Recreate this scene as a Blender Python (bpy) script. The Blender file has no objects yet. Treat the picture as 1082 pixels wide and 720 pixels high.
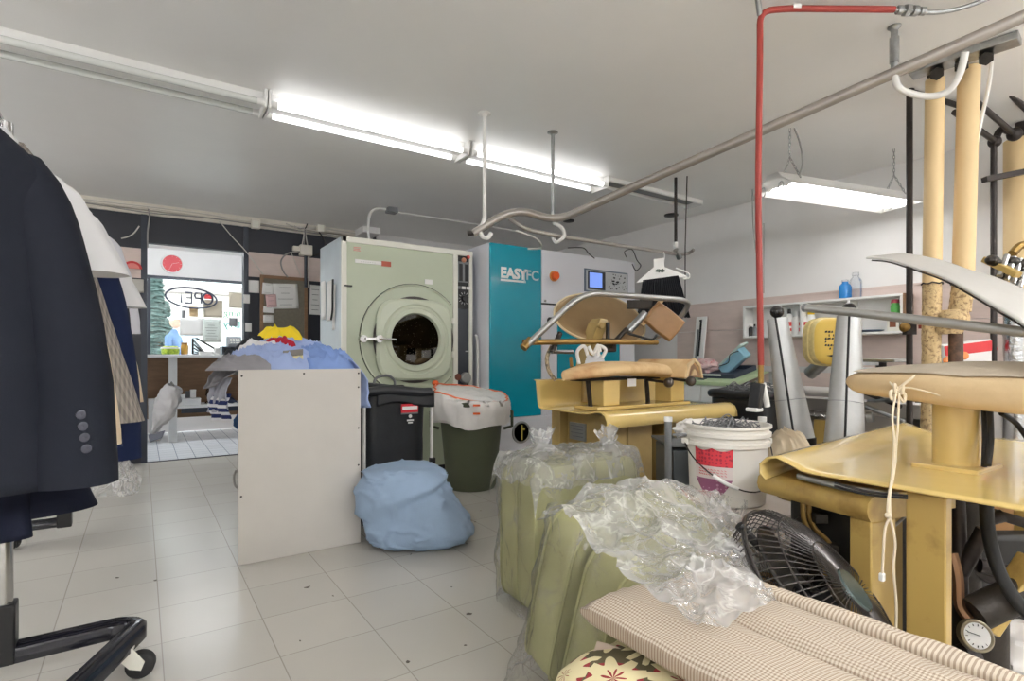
import bpy, math, random
from math import sin, cos, pi, radians, atan2, sqrt
from mathutils import Vector, Matrix, noise
S = bpy.context.scene
COL = S.collection
random.seed(7)
# ---------------------------------------------------------------- camera
F, CX, CY = 580.0, 541.0, 378.0
YAW = radians(34.06)
FW = Vector((sin(YAW), cos(YAW), 0)); RT = Vector((cos(YAW), -sin(YAW), 0)); EYE = Vector((0, 0, 1.0))
cd = bpy.data.cameras.new('camera'); cam = bpy.data.objects.new('camera', cd); COL.objects.link(cam)
cd.sensor_width = 36.0; cd.sensor_fit = 'HORIZONTAL'; cd.lens = F / 1082 * 36; cd.shift_y = (CY - 360) / 1082
cd.clip_start = 0.02
cam.location = EYE; cam.rotation_euler = (pi / 2, 0, -YAW)
S.camera = cam
S.view_settings.view_transform = 'Standard'; S.view_settings.look = 'None'; S.view_settings.gamma = 1.0
S.view_settings.use_curve_mapping = False
S.view_settings.exposure = 0.3

def ray(px, py): return FW + RT * ((px - CX) / F) + Vector((0, 0, (CY - py) / F))
def P(px, py, D): return EYE + ray(px, py) * D
def PX(px, py, x): d = ray(px, py); return EYE + d * (x / d.x)
def PY(px, py, y): d = ray(px, py); return EYE + d * (y / d.y)
def PZ(px, py, z): d = ray(px, py); return EYE + d * ((z - 1.0) / d.z)

# ---------------------------------------------------------------- mesh builder
def V(*a): return Vector(a if len(a) > 1 else a[0])
def basis(zaxis, xhint=None):
    z = V(zaxis).normalized()
    x = V(xhint) if xhint is not None else (V(0, 0, 1) if abs(z.z) < .9 else V(1, 0, 0))
    x = (x - z * x.dot(z)).normalized()
    y = z.cross(x)
    return Matrix((x, y, z)).transposed()
def frame(o, zaxis, xhint=None):
    m = basis(zaxis, xhint).to_4x4(); m.translation = V(o); return m
def RZ(a): return Matrix.Rotation(a, 3, 'Z')

class MB:
    def __init__(s): s.v = []; s.f = []; s.mi = []; s.cur = 0
    def add(s, vs, fs):
        b = len(s.v); s.v.extend(V(q) for q in vs)
        for f in fs: s.f.append([b + i for i in f]); s.mi.append(s.cur)
        return s
    def box(s, c, size, R=None):
        c = V(c); hx, hy, hz = [q / 2 for q in size]
        vs = [V(x, y, z) for z in (-hz, hz) for y in (-hy, hy) for x in (-hx, hx)]
        if R is not None: vs = [R @ q for q in vs]
        return s.add([q + c for q in vs], [(0, 2, 3, 1), (4, 5, 7, 6), (0, 1, 5, 4), (2, 6, 7, 3), (0, 4, 6, 2), (1, 3, 7, 5)])
    def bb(s, lo, hi):
        lo, hi = V(lo), V(hi); return s.box((lo + hi) / 2, hi - lo)
    def bar(s, a, b, w, h, up=None):
        a, b = V(a), V(b); R = basis(b - a, up)
        return s.box((a + b) / 2, (h, w, (b - a).length), R)
    def tube(s, pts, r, n=10, closed=False, cap=True):
        pts = [V(p) for p in pts]; m = len(pts); rs = r if isinstance(r, (list, tuple)) else [r] * m
        T = []
        for i in range(m):
            a = pts[(i - 1) % m] if (closed or i > 0) else pts[0]
            b = pts[(i + 1) % m] if (closed or i < m - 1) else pts[-1]
            T.append((b - a).normalized())
        x = V(0, 0, 1) if abs(T[0].z) < .9 else V(1, 0, 0)
        rings = []
        for i in range(m):
            x = (x - T[i] * x.dot(T[i])).normalized(); y = T[i].cross(x)
            rings.append([pts[i] + (x * cos(2 * pi * k / n) + y * sin(2 * pi * k / n)) * rs[i] for k in range(n)])
        return s.loft(rings, cap=cap and not closed, loop=closed)
    def cyl(s, a, b, r, r2=None, n=20): return s.tube([a, b], [r, r if r2 is None else r2], n)
    def loft(s, rings, cap=True, loop=False, close=True):
        n = len(rings[0]); m = len(rings); vs = [q for r in rings for q in r]; fs = []
        for i in range(m if loop else m - 1):
            j = (i + 1) % m
            for k in range(n if close else n - 1):
                l = (k + 1) % n
                fs.append((i * n + k, i * n + l, j * n + l, j * n + k))
        if cap and close: fs.append(tuple(range(n - 1, -1, -1))); fs.append(tuple((m - 1) * n + k for k in range(n)))
        return s.add(vs, fs)
    def lathe(s, prof, o=(0, 0, 0), axis=(0, 0, 1), n=28, xh=None, cap=True):
        M = frame(o, axis, xh)
        return s.loft([[M @ V(r * cos(2 * pi * k / n), r * sin(2 * pi * k / n), z) for k in range(n)] for r, z in prof], cap=cap)
    def prism(s, poly, h0, h1, M=None):
        M = M or Matrix.Identity(4); n = len(poly)
        vs = [M @ V(x, y, h0) for x, y in poly] + [M @ V(x, y, h1) for x, y in poly]
        fs = [tuple(range(n - 1, -1, -1)), tuple(range(n, 2 * n))] + [(i, (i + 1) % n, n + (i + 1) % n, n + i) for i in range(n)]
        return s.add(vs, fs)
    def ball(s, c, r, sc=(1, 1, 1), n=16, R=None):
        c = V(c); m = n // 2; rings = []
        for i in range(m + 1):
            t = pi * (i + .0001) / (m + .0002)
            ring = []
            for k in range(n):
                q = V(sin(t) * cos(2 * pi * k / n) * sc[0], sin(t) * sin(2 * pi * k / n) * sc[1], -cos(t) * sc[2]) * r
                ring.append(c + (R @ q if R is not None else q))
            rings.append(ring)
        return s.loft(rings)
    def grid(s, fn, nu, nv, cu=False):
        vs = [V(fn(i / nu, j / nv)) for j in range(nv + 1) for i in range(nu if cu else nu + 1)]
        w = nu if cu else nu + 1; fs = []
        for j in range(nv):
            for i in range(nu):
                i2 = (i + 1) % w
                fs.append((j * w + i, j * w + i2, (j + 1) * w + i2, (j + 1) * w + i))
        return s.add(vs, fs)
    def build(s, name, mat, parent=None, smooth=40, bevel=0, seg=2, solid=0, sub=0, origin=None, offset=-1):
        o0 = V(0, 0, 0)
        if parent is not None:
            p = parent
            while p is not None: o0 = o0 + p.location; p = p.parent
        elif origin is not None: o0 = V(origin)
        elif s.v:
            xs = [q.x for q in s.v]; ys = [q.y for q in s.v]
            o0 = V((min(xs) + max(xs)) / 2, (min(ys) + max(ys)) / 2, min(q.z for q in s.v))
        me = bpy.data.meshes.new(name); me.from_pydata([q - o0 for q in s.v], [], s.f)
        mats = mat if isinstance(mat, (list, tuple)) else [mat]
        for q in mats: me.materials.append(q)
        if len(mats) > 1: me.polygons.foreach_set('material_index', s.mi)
        me.update()
        if smooth:
            me.polygons.foreach_set('use_smooth', [True] * len(me.polygons))
            if smooth < 180: me.set_sharp_from_angle(angle=radians(smooth))
        o = bpy.data.objects.new(name, me); COL.objects.link(o)
        if parent is not None: o.parent = parent
        else: o.location = o0
        if solid:
            m = o.modifiers.new('thickness', 'SOLIDIFY'); m.thickness = solid; m.offset = offset
        if bevel:
            m = o.modifiers.new('bevel', 'BEVEL'); m.width = bevel; m.segments = seg; m.limit_method = 'ANGLE'; m.angle_limit = radians(35)
            if smooth: m.harden_normals = False
        if sub:
            m = o.modifiers.new('sub', 'SUBSURF'); m.levels = sub; m.render_levels = sub
        return o

def tag(o, label, cat, group=None):
    o['label'] = label; o['category'] = cat
    if group: o['group'] = group
    return o
def thing(name, label, cat, loc=(0, 0, 0), group=None):
    o = bpy.data.objects.new(name, None); COL.objects.link(o); o.location = V(loc); o.empty_display_size = .1
    return tag(o, label, cat, group)
def struct(name, mb, mat, parent=None, **k):
    o = mb.build(name, mat, parent, **k)
    if parent is None: o['kind'] = 'structure'
    return o
def dup(root, loc=None, rz=None, label=None, group=None):
    r = root.copy(); COL.objects.link(r)
    if loc is not None: r.location = V(loc)
    if rz is not None: r.rotation_euler.z = rz
    if label: r['label'] = label
    if group: r['group'] = group
    for ch in list(root.children):
        c = ch.copy(); COL.objects.link(c); c.parent = r
        for g in ch.children:
            d = g.copy(); COL.objects.link(d); d.parent = c
    return r
def spline(pts, k=6, closed=False):
    pts = [V(p) for p in pts]; out = []; n = len(pts)
    for i in range(n if closed else n - 1):
        if closed: p0, p1, p2, p3 = pts[i - 1], pts[i], pts[(i + 1) % n], pts[(i + 2) % n]
        else: p0, p1, p2, p3 = pts[max(i - 1, 0)], pts[i], pts[i + 1], pts[min(i + 2, n - 1)]
        for j in range(k):
            t = j / k
            out.append(.5 * ((2 * p1) + (p2 - p0) * t + (2 * p0 - 5 * p1 + 4 * p2 - p3) * t * t + (3 * p1 - p0 - 3 * p2 + p3) * t ** 3))
    if not closed: out.append(pts[-1])
    return out
def rounded(pts, r, k=5):
    """polyline with rounded corners"""
    pts = [V(p) for p in pts]; out = [pts[0]]
    for i in range(1, len(pts) - 1):
        a, b, c = pts[i - 1], pts[i], pts[i + 1]
        d = min(r, (a - b).length * .48, (c - b).length * .48)
        p, q = b + (a - b).normalized() * d, b + (c - b).normalized() * d
        for j in range(k + 1):
            t = j / k; out.append(p * (1 - t) ** 2 + b * 2 * t * (1 - t) + q * t * t)
    out.append(pts[-1]); return out
def fbm(p, sc=1, oct=3):
    v = 0; a = 1.0; q = V(p) * sc
    for _ in range(oct): v += a * noise.noise(q); q = q * 2.03 + V(7.1, 3.3, 1.7); a *= .5
    return v
def text_mb(string, size, M, extrude=.001, align='CENTER', bold=0):
    cu = bpy.data.curves.new('t', 'FONT'); cu.body = string; cu.size = size; cu.extrude = extrude; cu.align_x = align; cu.align_y = 'CENTER'
    cu.offset = bold
    cu.resolution_u = 3
    ob = bpy.data.objects.new('t', cu); COL.objects.link(ob)
    dg = bpy.context.evaluated_depsgraph_get(); dg.update()
    me = bpy.data.meshes.new_from_object(ob.evaluated_get(dg))
    mb = MB(); mb.add([M @ v.co for v in me.vertices], [tuple(p.vertices) for p in me.polygons])
    bpy.data.objects.remove(ob); bpy.data.curves.remove(cu); bpy.data.meshes.remove(me)
    return mb

# ---------------------------------------------------------------- materials
def lin(c):
    c = c / 255.0
    return c / 12.92 if c <= .04045 else ((c + .055) / 1.055) ** 2.4
def rgb(c): return (lin(c[0]), lin(c[1]), lin(c[2]), 1)
def newmat(name):
    m = bpy.data.materials.new(name); m.use_nodes = True; nt = m.node_tree
    b = nt.nodes['Principled BSDF']; return m, nt, b
def nd(nt, t, **k):
    n = nt.nodes.new(t)
    for a, v in k.items():
        if a.startswith('i_'): n.inputs[a[2:].replace('_', ' ')].default_value = v
        else: setattr(n, a, v)
    return n
def mat(name, c, rough=.5, metal=0, var=0.0, vscale=6, bump=0, bscale=60, c2=None, spec=.5, stretch=None, coat=0, contrast=(.35, .65)):
    m, nt, b = newmat(name); L = nt.links
    b.inputs['Base Color'].default_value = rgb(c); b.inputs['Roughness'].default_value = rough; b.inputs['Metallic'].default_value = metal
    b.inputs['Specular IOR Level'].default_value = spec
    if coat: b.inputs['Coat Weight'].default_value = coat
    if var or c2 or bump:
        tc = nd(nt, 'ShaderNodeTexCoord'); src = tc.outputs['Object']
        if stretch:
            mp = nd(nt, 'ShaderNodeMapping'); mp.inputs['Scale'].default_value = stretch; L.new(src, mp.inputs[0]); src = mp.outputs[0]
    if var or c2:
        n = nd(nt, 'ShaderNodeTexNoise', i_Scale=vscale, i_Detail=5.0, i_Roughness=.6); L.new(src, n.inputs['Vector'])
        cr = nd(nt, 'ShaderNodeValToRGB')
        cr.color_ramp.elements[0].position = contrast[0]; cr.color_ramp.elements[1].position = contrast[1]
        base = rgb(c)
        if c2: a, d = rgb(c2), base
        else: a = tuple(x * (1 - var) for x in base[:3]) + (1,); d = tuple(min(1, x * (1 + var * .6)) for x in base[:3]) + (1,)
        cr.color_ramp.elements[0].color = a; cr.color_ramp.elements[1].color = d
        L.new(n.outputs['Fac'], cr.inputs[0]); L.new(cr.outputs[0], b.inputs['Base Color'])
    if bump:
        n2 = nd(nt, 'ShaderNodeTexNoise', i_Scale=bscale, i_Detail=4.0); L.new(src, n2.inputs['Vector'])
        bp = nd(nt, 'ShaderNodeBump', i_Strength=bump, i_Distance=.01); L.new(n2.outputs['Fac'], bp.inputs['Height']); L.new(bp.outputs[0], b.inputs['Normal'])
    return m
def emat(name, c, s):
    m, nt, b = newmat(name); nt.nodes.remove(b)
    e = nd(nt, 'ShaderNodeEmission'); e.inputs[0].default_value = rgb(c); e.inputs[1].default_value = s
    nt.links.new(e.outputs[0], nt.nodes['Material Output'].inputs[0]); return m
def math_(nt, op, a, b=None):
    n = nd(nt, 'ShaderNodeMath', operation=op)
    for i, q in enumerate((a, b)):
        if q is None: continue
        if isinstance(q, (int, float)): n.inputs[i].default_value = q
        else: nt.links.new(q, n.inputs[i])
    return n.outputs[0]
def stripes(name, c1, c2, axis=0, freq=120, duty=.5, rough=.9, check=False, freq2=None, bump=.2):
    """woven stripes / checks from sine of object coordinates"""
    m, nt, b = newmat(name); L = nt.links
    tc = nd(nt, 'ShaderNodeTexCoord'); sp = nd(nt, 'ShaderNodeSeparateXYZ'); L.new(tc.outputs['UV'] if check == 'uv' else tc.outputs['Object'], sp.inputs[0])
    f = math_(nt, 'FRACT', math_(nt, 'MULTIPLY', sp.outputs[axis], freq)); t = math_(nt, 'GREATER_THAN', f, duty)
    if freq2:
        f2 = math_(nt, 'FRACT', math_(nt, 'MULTIPLY', sp.outputs[(axis + 1) % 2], freq2)); t2 = math_(nt, 'GREATER_THAN', f2, duty)
        t = math_(nt, 'MULTIPLY', math_(nt, 'ADD', t, t2), .5)
    mx = nd(nt, 'ShaderNodeMixRGB'); mx.inputs[1].default_value = rgb(c1); mx.inputs[2].default_value = rgb(c2)
    L.new(t, mx.inputs[0]); L.new(mx.outputs[0], b.inputs['Base Color']); b.inputs['Roughness'].default_value = rough
    return m
def plastic_film(name, milk=.16, tint=(250, 250, 250), bscale=14, shine=1.6, bstr=.9):
    m, nt, b = newmat(name); L = nt.links; nt.nodes.remove(b)
    tc = nd(nt, 'ShaderNodeTexCoord')
    n = nd(nt, 'ShaderNodeTexNoise', i_Scale=bscale, i_Detail=4.0, i_Distortion=1.2); L.new(tc.outputs['Object'], n.inputs['Vector'])
    v = nd(nt, 'ShaderNodeTexVoronoi', i_Scale=bscale * 1.3, feature='F1'); 
    L.new(n.outputs['Color'], v.inputs['Vector']) if False else L.new(tc.outputs['Object'], v.inputs['Vector'])
    hsum = math_(nt, 'ADD', n.outputs['Fac'], math_(nt, 'MULTIPLY', v.outputs['Distance'], .5))
    bp = nd(nt, 'ShaderNodeBump', i_Strength=bstr, i_Distance=.03); L.new(hsum, bp.inputs['Height'])
    tr = nd(nt, 'ShaderNodeBsdfTransparent'); tr.inputs[0].default_value = rgb(tint)
    gl = nd(nt, 'ShaderNodeBsdfGlossy'); gl.inputs['Roughness'].default_value = .16; L.new(bp.outputs[0], gl.inputs['Normal'])
    df = nd(nt, 'ShaderNodeBsdfDiffuse'); df.inputs[0].default_value = (.85, .85, .85, 1); L.new(bp.outputs[0], df.inputs['Normal'])
    fr = nd(nt, 'ShaderNodeFresnel', i_IOR=1.5); L.new(bp.outputs[0], fr.inputs['Normal'])
    m1 = nd(nt, 'ShaderNodeMixShader'); L.new(math_(nt, 'MINIMUM', math_(nt, 'MULTIPLY', fr.outputs[0], shine), .9), m1.inputs[0]); L.new(tr.outputs[0], m1.inputs[1]); L.new(gl.outputs[0], m1.inputs[2])
    n3 = nd(nt, 'ShaderNodeTexNoise', i_Scale=bscale * .6, i_Detail=3.0, i_Distortion=2.0); L.new(tc.outputs['Object'], n3.inputs['Vector'])
    mk = nd(nt, 'ShaderNodeMapRange', i_From_Min=.35, i_From_Max=.75, i_To_Min=milk * .35, i_To_Max=min(.9, milk * 2.4)); L.new(n3.outputs['Fac'], mk.inputs[0])
    m2 = nd(nt, 'ShaderNodeMixShader'); L.new(mk.outputs[0], m2.inputs[0]); L.new(m1.outputs[0], m2.inputs[1]); L.new(df.outputs[0], m2.inputs[2])
    L.new(m2.outputs[0], nt.nodes['Material Output'].inputs[0]); return m
def film(name, milk=.05, crease_glint=.35, bscale=14, shine=.8, bstr=.6, lines=9.0, lw=.07, ior=1.35):
    """thin clear plastic: mostly see-through, streaky highlights painted white along its creases, glossy"""
    m, nt, b = newmat(name); L = nt.links; nt.nodes.remove(b)
    tc = nd(nt, 'ShaderNodeTexCoord')
    n = nd(nt, 'ShaderNodeTexNoise', i_Scale=bscale, i_Detail=3.0, i_Distortion=.8); L.new(tc.outputs['Object'], n.inputs['Vector'])
    ad = nd(nt, 'ShaderNodeVectorMath', operation='MULTIPLY_ADD'); L.new(n.outputs['Color'], ad.inputs[0]); ad.inputs[1].default_value = (.09, .09, .09); L.new(tc.outputs['Object'], ad.inputs[2])
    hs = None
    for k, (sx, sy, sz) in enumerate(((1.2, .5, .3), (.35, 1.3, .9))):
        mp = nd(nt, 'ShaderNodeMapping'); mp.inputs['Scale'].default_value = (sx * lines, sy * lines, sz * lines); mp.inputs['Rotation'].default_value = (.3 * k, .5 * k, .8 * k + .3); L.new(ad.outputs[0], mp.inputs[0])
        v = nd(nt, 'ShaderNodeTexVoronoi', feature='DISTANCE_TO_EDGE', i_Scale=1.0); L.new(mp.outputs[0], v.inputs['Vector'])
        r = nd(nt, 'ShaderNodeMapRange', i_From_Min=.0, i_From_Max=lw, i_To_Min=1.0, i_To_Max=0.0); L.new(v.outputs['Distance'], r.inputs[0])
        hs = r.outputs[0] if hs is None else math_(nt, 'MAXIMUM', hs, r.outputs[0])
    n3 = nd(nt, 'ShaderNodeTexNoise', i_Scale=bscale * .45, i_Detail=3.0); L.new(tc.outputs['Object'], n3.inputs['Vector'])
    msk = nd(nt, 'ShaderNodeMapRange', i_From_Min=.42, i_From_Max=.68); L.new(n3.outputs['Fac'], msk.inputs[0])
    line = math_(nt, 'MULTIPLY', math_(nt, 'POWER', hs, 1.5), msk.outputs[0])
    bp = nd(nt, 'ShaderNodeBump', i_Strength=bstr, i_Distance=.02); L.new(math_(nt, 'ADD', n.outputs['Fac'], math_(nt, 'MULTIPLY', hs, .35)), bp.inputs['Height'])
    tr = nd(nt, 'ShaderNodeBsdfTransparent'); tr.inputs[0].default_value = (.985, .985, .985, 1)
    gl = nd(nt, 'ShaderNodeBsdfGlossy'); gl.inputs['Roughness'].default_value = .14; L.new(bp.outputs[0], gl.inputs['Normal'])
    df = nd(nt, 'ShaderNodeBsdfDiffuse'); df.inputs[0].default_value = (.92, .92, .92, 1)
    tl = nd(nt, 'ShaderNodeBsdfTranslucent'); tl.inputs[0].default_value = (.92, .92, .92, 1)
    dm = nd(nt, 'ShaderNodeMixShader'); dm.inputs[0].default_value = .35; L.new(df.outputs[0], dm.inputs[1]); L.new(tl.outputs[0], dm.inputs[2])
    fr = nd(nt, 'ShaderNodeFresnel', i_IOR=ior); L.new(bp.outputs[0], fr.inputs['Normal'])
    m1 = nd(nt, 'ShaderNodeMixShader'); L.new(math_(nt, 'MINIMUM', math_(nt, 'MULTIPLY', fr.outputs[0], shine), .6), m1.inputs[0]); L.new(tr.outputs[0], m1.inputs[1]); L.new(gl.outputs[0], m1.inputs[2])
    fac = math_(nt, 'MINIMUM', math_(nt, 'ADD', math_(nt, 'MULTIPLY', line, crease_glint), math_(nt, 'ADD', milk, math_(nt, 'MULTIPLY', msk.outputs[0], milk))), .9)  # crease highlights mixed in as white diffuse colour
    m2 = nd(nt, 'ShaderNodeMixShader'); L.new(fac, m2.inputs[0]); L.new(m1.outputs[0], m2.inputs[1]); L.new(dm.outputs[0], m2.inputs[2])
    L.new(m2.outputs[0], nt.nodes['Material Output'].inputs[0]); return m
def glass_mat(name, tint=(245, 250, 250), refl=1.0, rough=.02):
    m, nt, b = newmat(name); L = nt.links; nt.nodes.remove(b)
    tr = nd(nt, 'ShaderNodeBsdfTransparent'); tr.inputs[0].default_value = rgb(tint)
    gl = nd(nt, 'ShaderNodeBsdfGlossy'); gl.inputs['Roughness'].default_value = rough
    fr = nd(nt, 'ShaderNodeFresnel', i_IOR=1.45)
    m1 = nd(nt, 'ShaderNodeMixShader'); L.new(math_(nt, 'MULTIPLY', fr.outputs[0], refl), m1.inputs[0]); L.new(tr.outputs[0], m1.inputs[1]); L.new(gl.outputs[0], m1.inputs[2])
    L.new(m1.outputs[0], nt.nodes['Material Output'].inputs[0]); return m
def tile_mat(name, c, line, size, off=(0, 0), lw=.006, rough=.35, var=.05, bumpy=0, dirt=.0, rot=0, warp=0):
    m, nt, b = newmat(name); L = nt.links
    tc = nd(nt, 'ShaderNodeTexCoord'); mp = nd(nt, 'ShaderNodeMapping'); mp.inputs['Location'].default_value = (off[0], off[1], 0); L.new(tc.outputs['Object'], mp.inputs[0])
    br = nd(nt, 'ShaderNodeTexBrick', offset=0.0, squash=1.0, i_Scale=1.0, i_Mortar_Size=lw / 2, i_Mortar_Smooth=.1, i_Brick_Width=size, i_Row_Height=size)
    br.inputs['Color1'].default_value = rgb(c); br.inputs['Color2'].default_value = rgb(tuple(q * (1 - var) for q in c)); br.inputs['Mortar'].default_value = rgb(line)
    L.new(mp.outputs[0], br.inputs['Vector'])
    n = nd(nt, 'ShaderNodeTexNoise', i_Scale=1.1, i_Detail=3.0, i_Roughness=.5); L.new(tc.outputs['Object'], n.inputs['Vector'])
    cr = nd(nt, 'ShaderNodeValToRGB'); cr.color_ramp.elements[0].position = .25; cr.color_ramp.elements[1].position = .75
    cr.color_ramp.elements[0].color = (1 - dirt,) * 3 + (1,); cr.color_ramp.elements[1].color = (1, 1, 1, 1); L.new(n.outputs['Fac'], cr.inputs[0])
    mx = nd(nt, 'ShaderNodeMixRGB', blend_type='MULTIPLY'); mx.inputs[0].default_value = 1; L.new(br.outputs['Color'], mx.inputs[1]); L.new(cr.outputs[0], mx.inputs[2])
    # small dark scuffs
    v = nd(nt, 'ShaderNodeTexVoronoi', i_Scale=3.4); L.new(tc.outputs['Object'], v.inputs['Vector'])
    n4 = nd(nt, 'ShaderNodeTexNoise', i_Scale=30.0); L.new(tc.outputs['Object'], n4.inputs['Vector'])
    sc = math_(nt, 'LESS_THAN', math_(nt, 'ADD', v.outputs['Distance'], math_(nt, 'MULTIPLY', n4.outputs['Fac'], .08)), .055)
    mx2 = nd(nt, 'ShaderNodeMixRGB'); mx2.inputs[2].default_value = rgb((105, 98, 90)); L.new(math_(nt, 'MULTIPLY', sc, dirt * 1.6), mx2.inputs[0]); L.new(mx.outputs[0], mx2.inputs[1])
    L.new(mx2.outputs[0], b.inputs['Base Color'])
    b.inputs['Roughness'].default_value = rough
    return m
def floral_mat(name):
    m, nt, b = newmat(name); L = nt.links
    tc = nd(nt, 'ShaderNodeTexCoord'); mp = nd(nt, 'ShaderNodeMapping'); mp.inputs['Scale'].default_value = (9, 9, 0); L.new(tc.outputs['Object'], mp.inputs[0])
    v = nd(nt, 'ShaderNodeTexVoronoi', i_Scale=1.0, i_Randomness=.5); L.new(mp.outputs[0], v.inputs['Vector'])
    sb = nd(nt, 'ShaderNodeVectorMath', operation='SUBTRACT'); L.new(mp.outputs[0], sb.inputs[0]); L.new(v.outputs['Position'], sb.inputs[1])
    sp = nd(nt, 'ShaderNodeSeparateXYZ'); L.new(sb.outputs[0], sp.inputs[0])
    ang = math_(nt, 'ARCTAN2', sp.outputs[1], sp.outputs[0]); pet = math_(nt, 'SINE', math_(nt, 'MULTIPLY', ang, 9.0))
    rr = v.outputs['Distance']
    edge = math_(nt, 'ADD', math_(nt, 'MULTIPLY', pet, .17), .56)
    isp = math_(nt, 'MULTIPLY', math_(nt, 'LESS_THAN', rr, edge), math_(nt, 'GREATER_THAN', math_(nt, 'ADD', rr, math_(nt, 'MULTIPLY', pet, .12)), .12))
    isc = math_(nt, 'LESS_THAN', rr, .5)
    a = nd(nt, 'ShaderNodeMixRGB'); a.inputs[1].default_value = rgb((92, 84, 58)); a.inputs[2].default_value = rgb((150, 45, 50)); L.new(isc, a.inputs[0])
    c = nd(nt, 'ShaderNodeMixRGB'); c.inputs[2].default_value = rgb((228, 216, 172)); L.new(isp, c.inputs[0]); L.new(a.outputs[0], c.inputs[1])
    L.new(c.outputs[0], b.inputs['Base Color']); b.inputs['Roughness'].default_value = .9; return m

W_PAINT = mat('white_wall_paint', (236, 234, 232), .6, var=.03, vscale=2)
CEIL = mat('ceiling_paint', (241, 240, 238), .38, var=.02, vscale=1.5)
CHAR = mat('charcoal_wall_paint', (44, 46, 54), .55, var=.1, vscale=3)
FLOORM = tile_mat('vinyl_floor_tile', (203, 199, 190), (168, 162, 153), .325, (-.06, .0), .004, .27, .03, dirt=.1)
STILE = tile_mat('shop_floor_tile', (236, 240, 245), (150, 160, 172), .152, (0, 0), .007, .25, .03, dirt=.03)
PANEL = mat('pinkish_wall_board', (214, 196, 188), .6, var=.07, vscale=4, stretch=(1, 1, 4))
CREAMTRIM = mat('cream_cable_trunking', (222, 216, 204), .5, var=.06)
DARKTRIM = mat('dark_frame_paint', (48, 54, 66), .4)
BLACKM = mat('black_plastic', (24, 24, 26), .4)
BLACKR = mat('black_rubber', (30, 30, 31), .7)
WHITEM = mat('white_enamel', (232, 231, 228), .3, var=.02)
WHITEP = mat('white_plastic', (236, 235, 232), .4)
PAPER = mat('white_paper', (240, 239, 236), .8)
PINKPAPER = mat('pink_paper', (226, 190, 190), .8)
LAM = mat('white_laminate', (211, 206, 199), .35, var=.02)
CHROME = mat('chrome', (200, 200, 200), .18, 1)
STEEL = mat('brushed_steel', (176, 176, 174), .4, .85, var=.08, vscale=6)
FORMS = mat('dull_sheet_steel', (178, 179, 178), .5, .7, var=.1, vscale=5)
GALV = mat('galvanised_steel', (172, 174, 174), .35, 1, var=.22, vscale=14)
RAILM = mat('grey_rail_steel', (168, 162, 156), .38, .6, var=.08)
DPIPE = mat('dark_iron_pipe', (58, 52, 50), .5, .5, var=.25, vscale=20)
WPIPE = mat('white_painted_pipe', (226, 224, 220), .4)
IRON = mat('dark_cast_iron', (52, 46, 40), .55, .4, var=.35, vscale=14, bump=.2, bscale=40)
BRASSY = mat('dull_brass_pipe', (150, 120, 66), .4, .7, var=.2)
YEL = mat('mustard_enamel', (215, 187, 117), .18, var=.06, vscale=5, coat=.3)
YELD = mat('worn_mustard_enamel', (186, 157, 90), .28, c2=(150, 120, 64), vscale=7, contrast=(.28, .45))
OLIVEG = mat('olive_gold_enamel', (170, 145, 90), .34, var=.12, vscale=7)
HEADM = mat('tan_press_head', (146, 120, 84), .33, .3, var=.12, vscale=5)
PAD = mat('beige_press_pad', (208, 182, 142), .85, var=.08, vscale=7, bump=.12, bscale=90)
PADB = mat('scorched_press_pad', (222, 190, 142), .85, c2=(190, 142, 96), vscale=6, contrast=(.3, .55), bump=.12, bscale=90)
PADG = mat('worn_grey_beige_cloth', (190, 176, 156), .85, var=.07, vscale=6, bump=.15, bscale=70)
SAGE = mat('sage_enamel', (190, 198, 174), .35, var=.02)
SAGEL = mat('pale_sage_rim', (206, 212, 190), .32)
BONE = mat('bone_white_enamel', (230, 228, 216), .35)
BLUEG = mat('blue_grey_steel_side', (190, 200, 206), .4, var=.05)
TEAL = mat('teal_enamel', (0, 148, 170), .22, coat=.2)
LGREY = mat('light_grey_enamel', (226, 226, 232), .3)
GREYP = mat('grey_plastic', (120, 122, 124), .45)
DGREY = mat('dark_grey_plastic', (66, 70, 72), .45)
SLATE = mat('dark_slate_panel', (54, 58, 66), .35)
ORANGE = mat('orange_plastic', (226, 96, 34), .35)
RED = mat('red_rubber', (150, 52, 44), .5)
REDP = mat('red_print', (206, 52, 56), .55)
BLUEC = mat('pale_blue_cotton', (152, 174, 200), .9, var=.05, bump=.1, bscale=120)
OLIVE = mat('olive_green_plastic', (78, 82, 62), .45, var=.05)
SAGEC = mat('sage_green_cushion_cloth', (163, 161, 118), .88, var=.05, vscale=9, bump=.1, bscale=110)
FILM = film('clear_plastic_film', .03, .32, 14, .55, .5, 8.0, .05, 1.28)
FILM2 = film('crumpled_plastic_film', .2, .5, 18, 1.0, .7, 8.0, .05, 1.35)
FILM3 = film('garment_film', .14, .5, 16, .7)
LINER = mat('white_bin_liner', (238, 234, 230), .4, var=.04, bump=.4, bscale=22)
TUBE_ON = emat('lit_fluorescent_tube', (252, 252, 252), 4.0)
FILL_REAR = emat('added_rear_fill_tube', (250, 251, 253), 108.0)  # strong emission for the fill lights added behind the viewer
FILL_SHOP = emat('added_shop_fill_tube', (246, 250, 255), 36.0)  # emission for the fill lights added unseen in the shop front
TUBE_HANG = emat('hanging_fluorescent_tube', (252, 252, 252), 14.0)
TUBE_OFF = mat('unlit_tube_glass', (214, 216, 212), .2)
BEIGEPIPE = mat('cream_pipe_insulation', (226, 198, 150), .6, var=.06, vscale=3, stretch=(1, 1, .3))
ROUGHLAG = mat('cracked_pipe_lagging', (204, 178, 134), .9, c2=(150, 124, 92), vscale=60, bump=.9, bscale=60, contrast=(.38, .5))
CORK = mat('grey_cork', (128, 122, 108), .9, var=.1, vscale=40)
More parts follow.
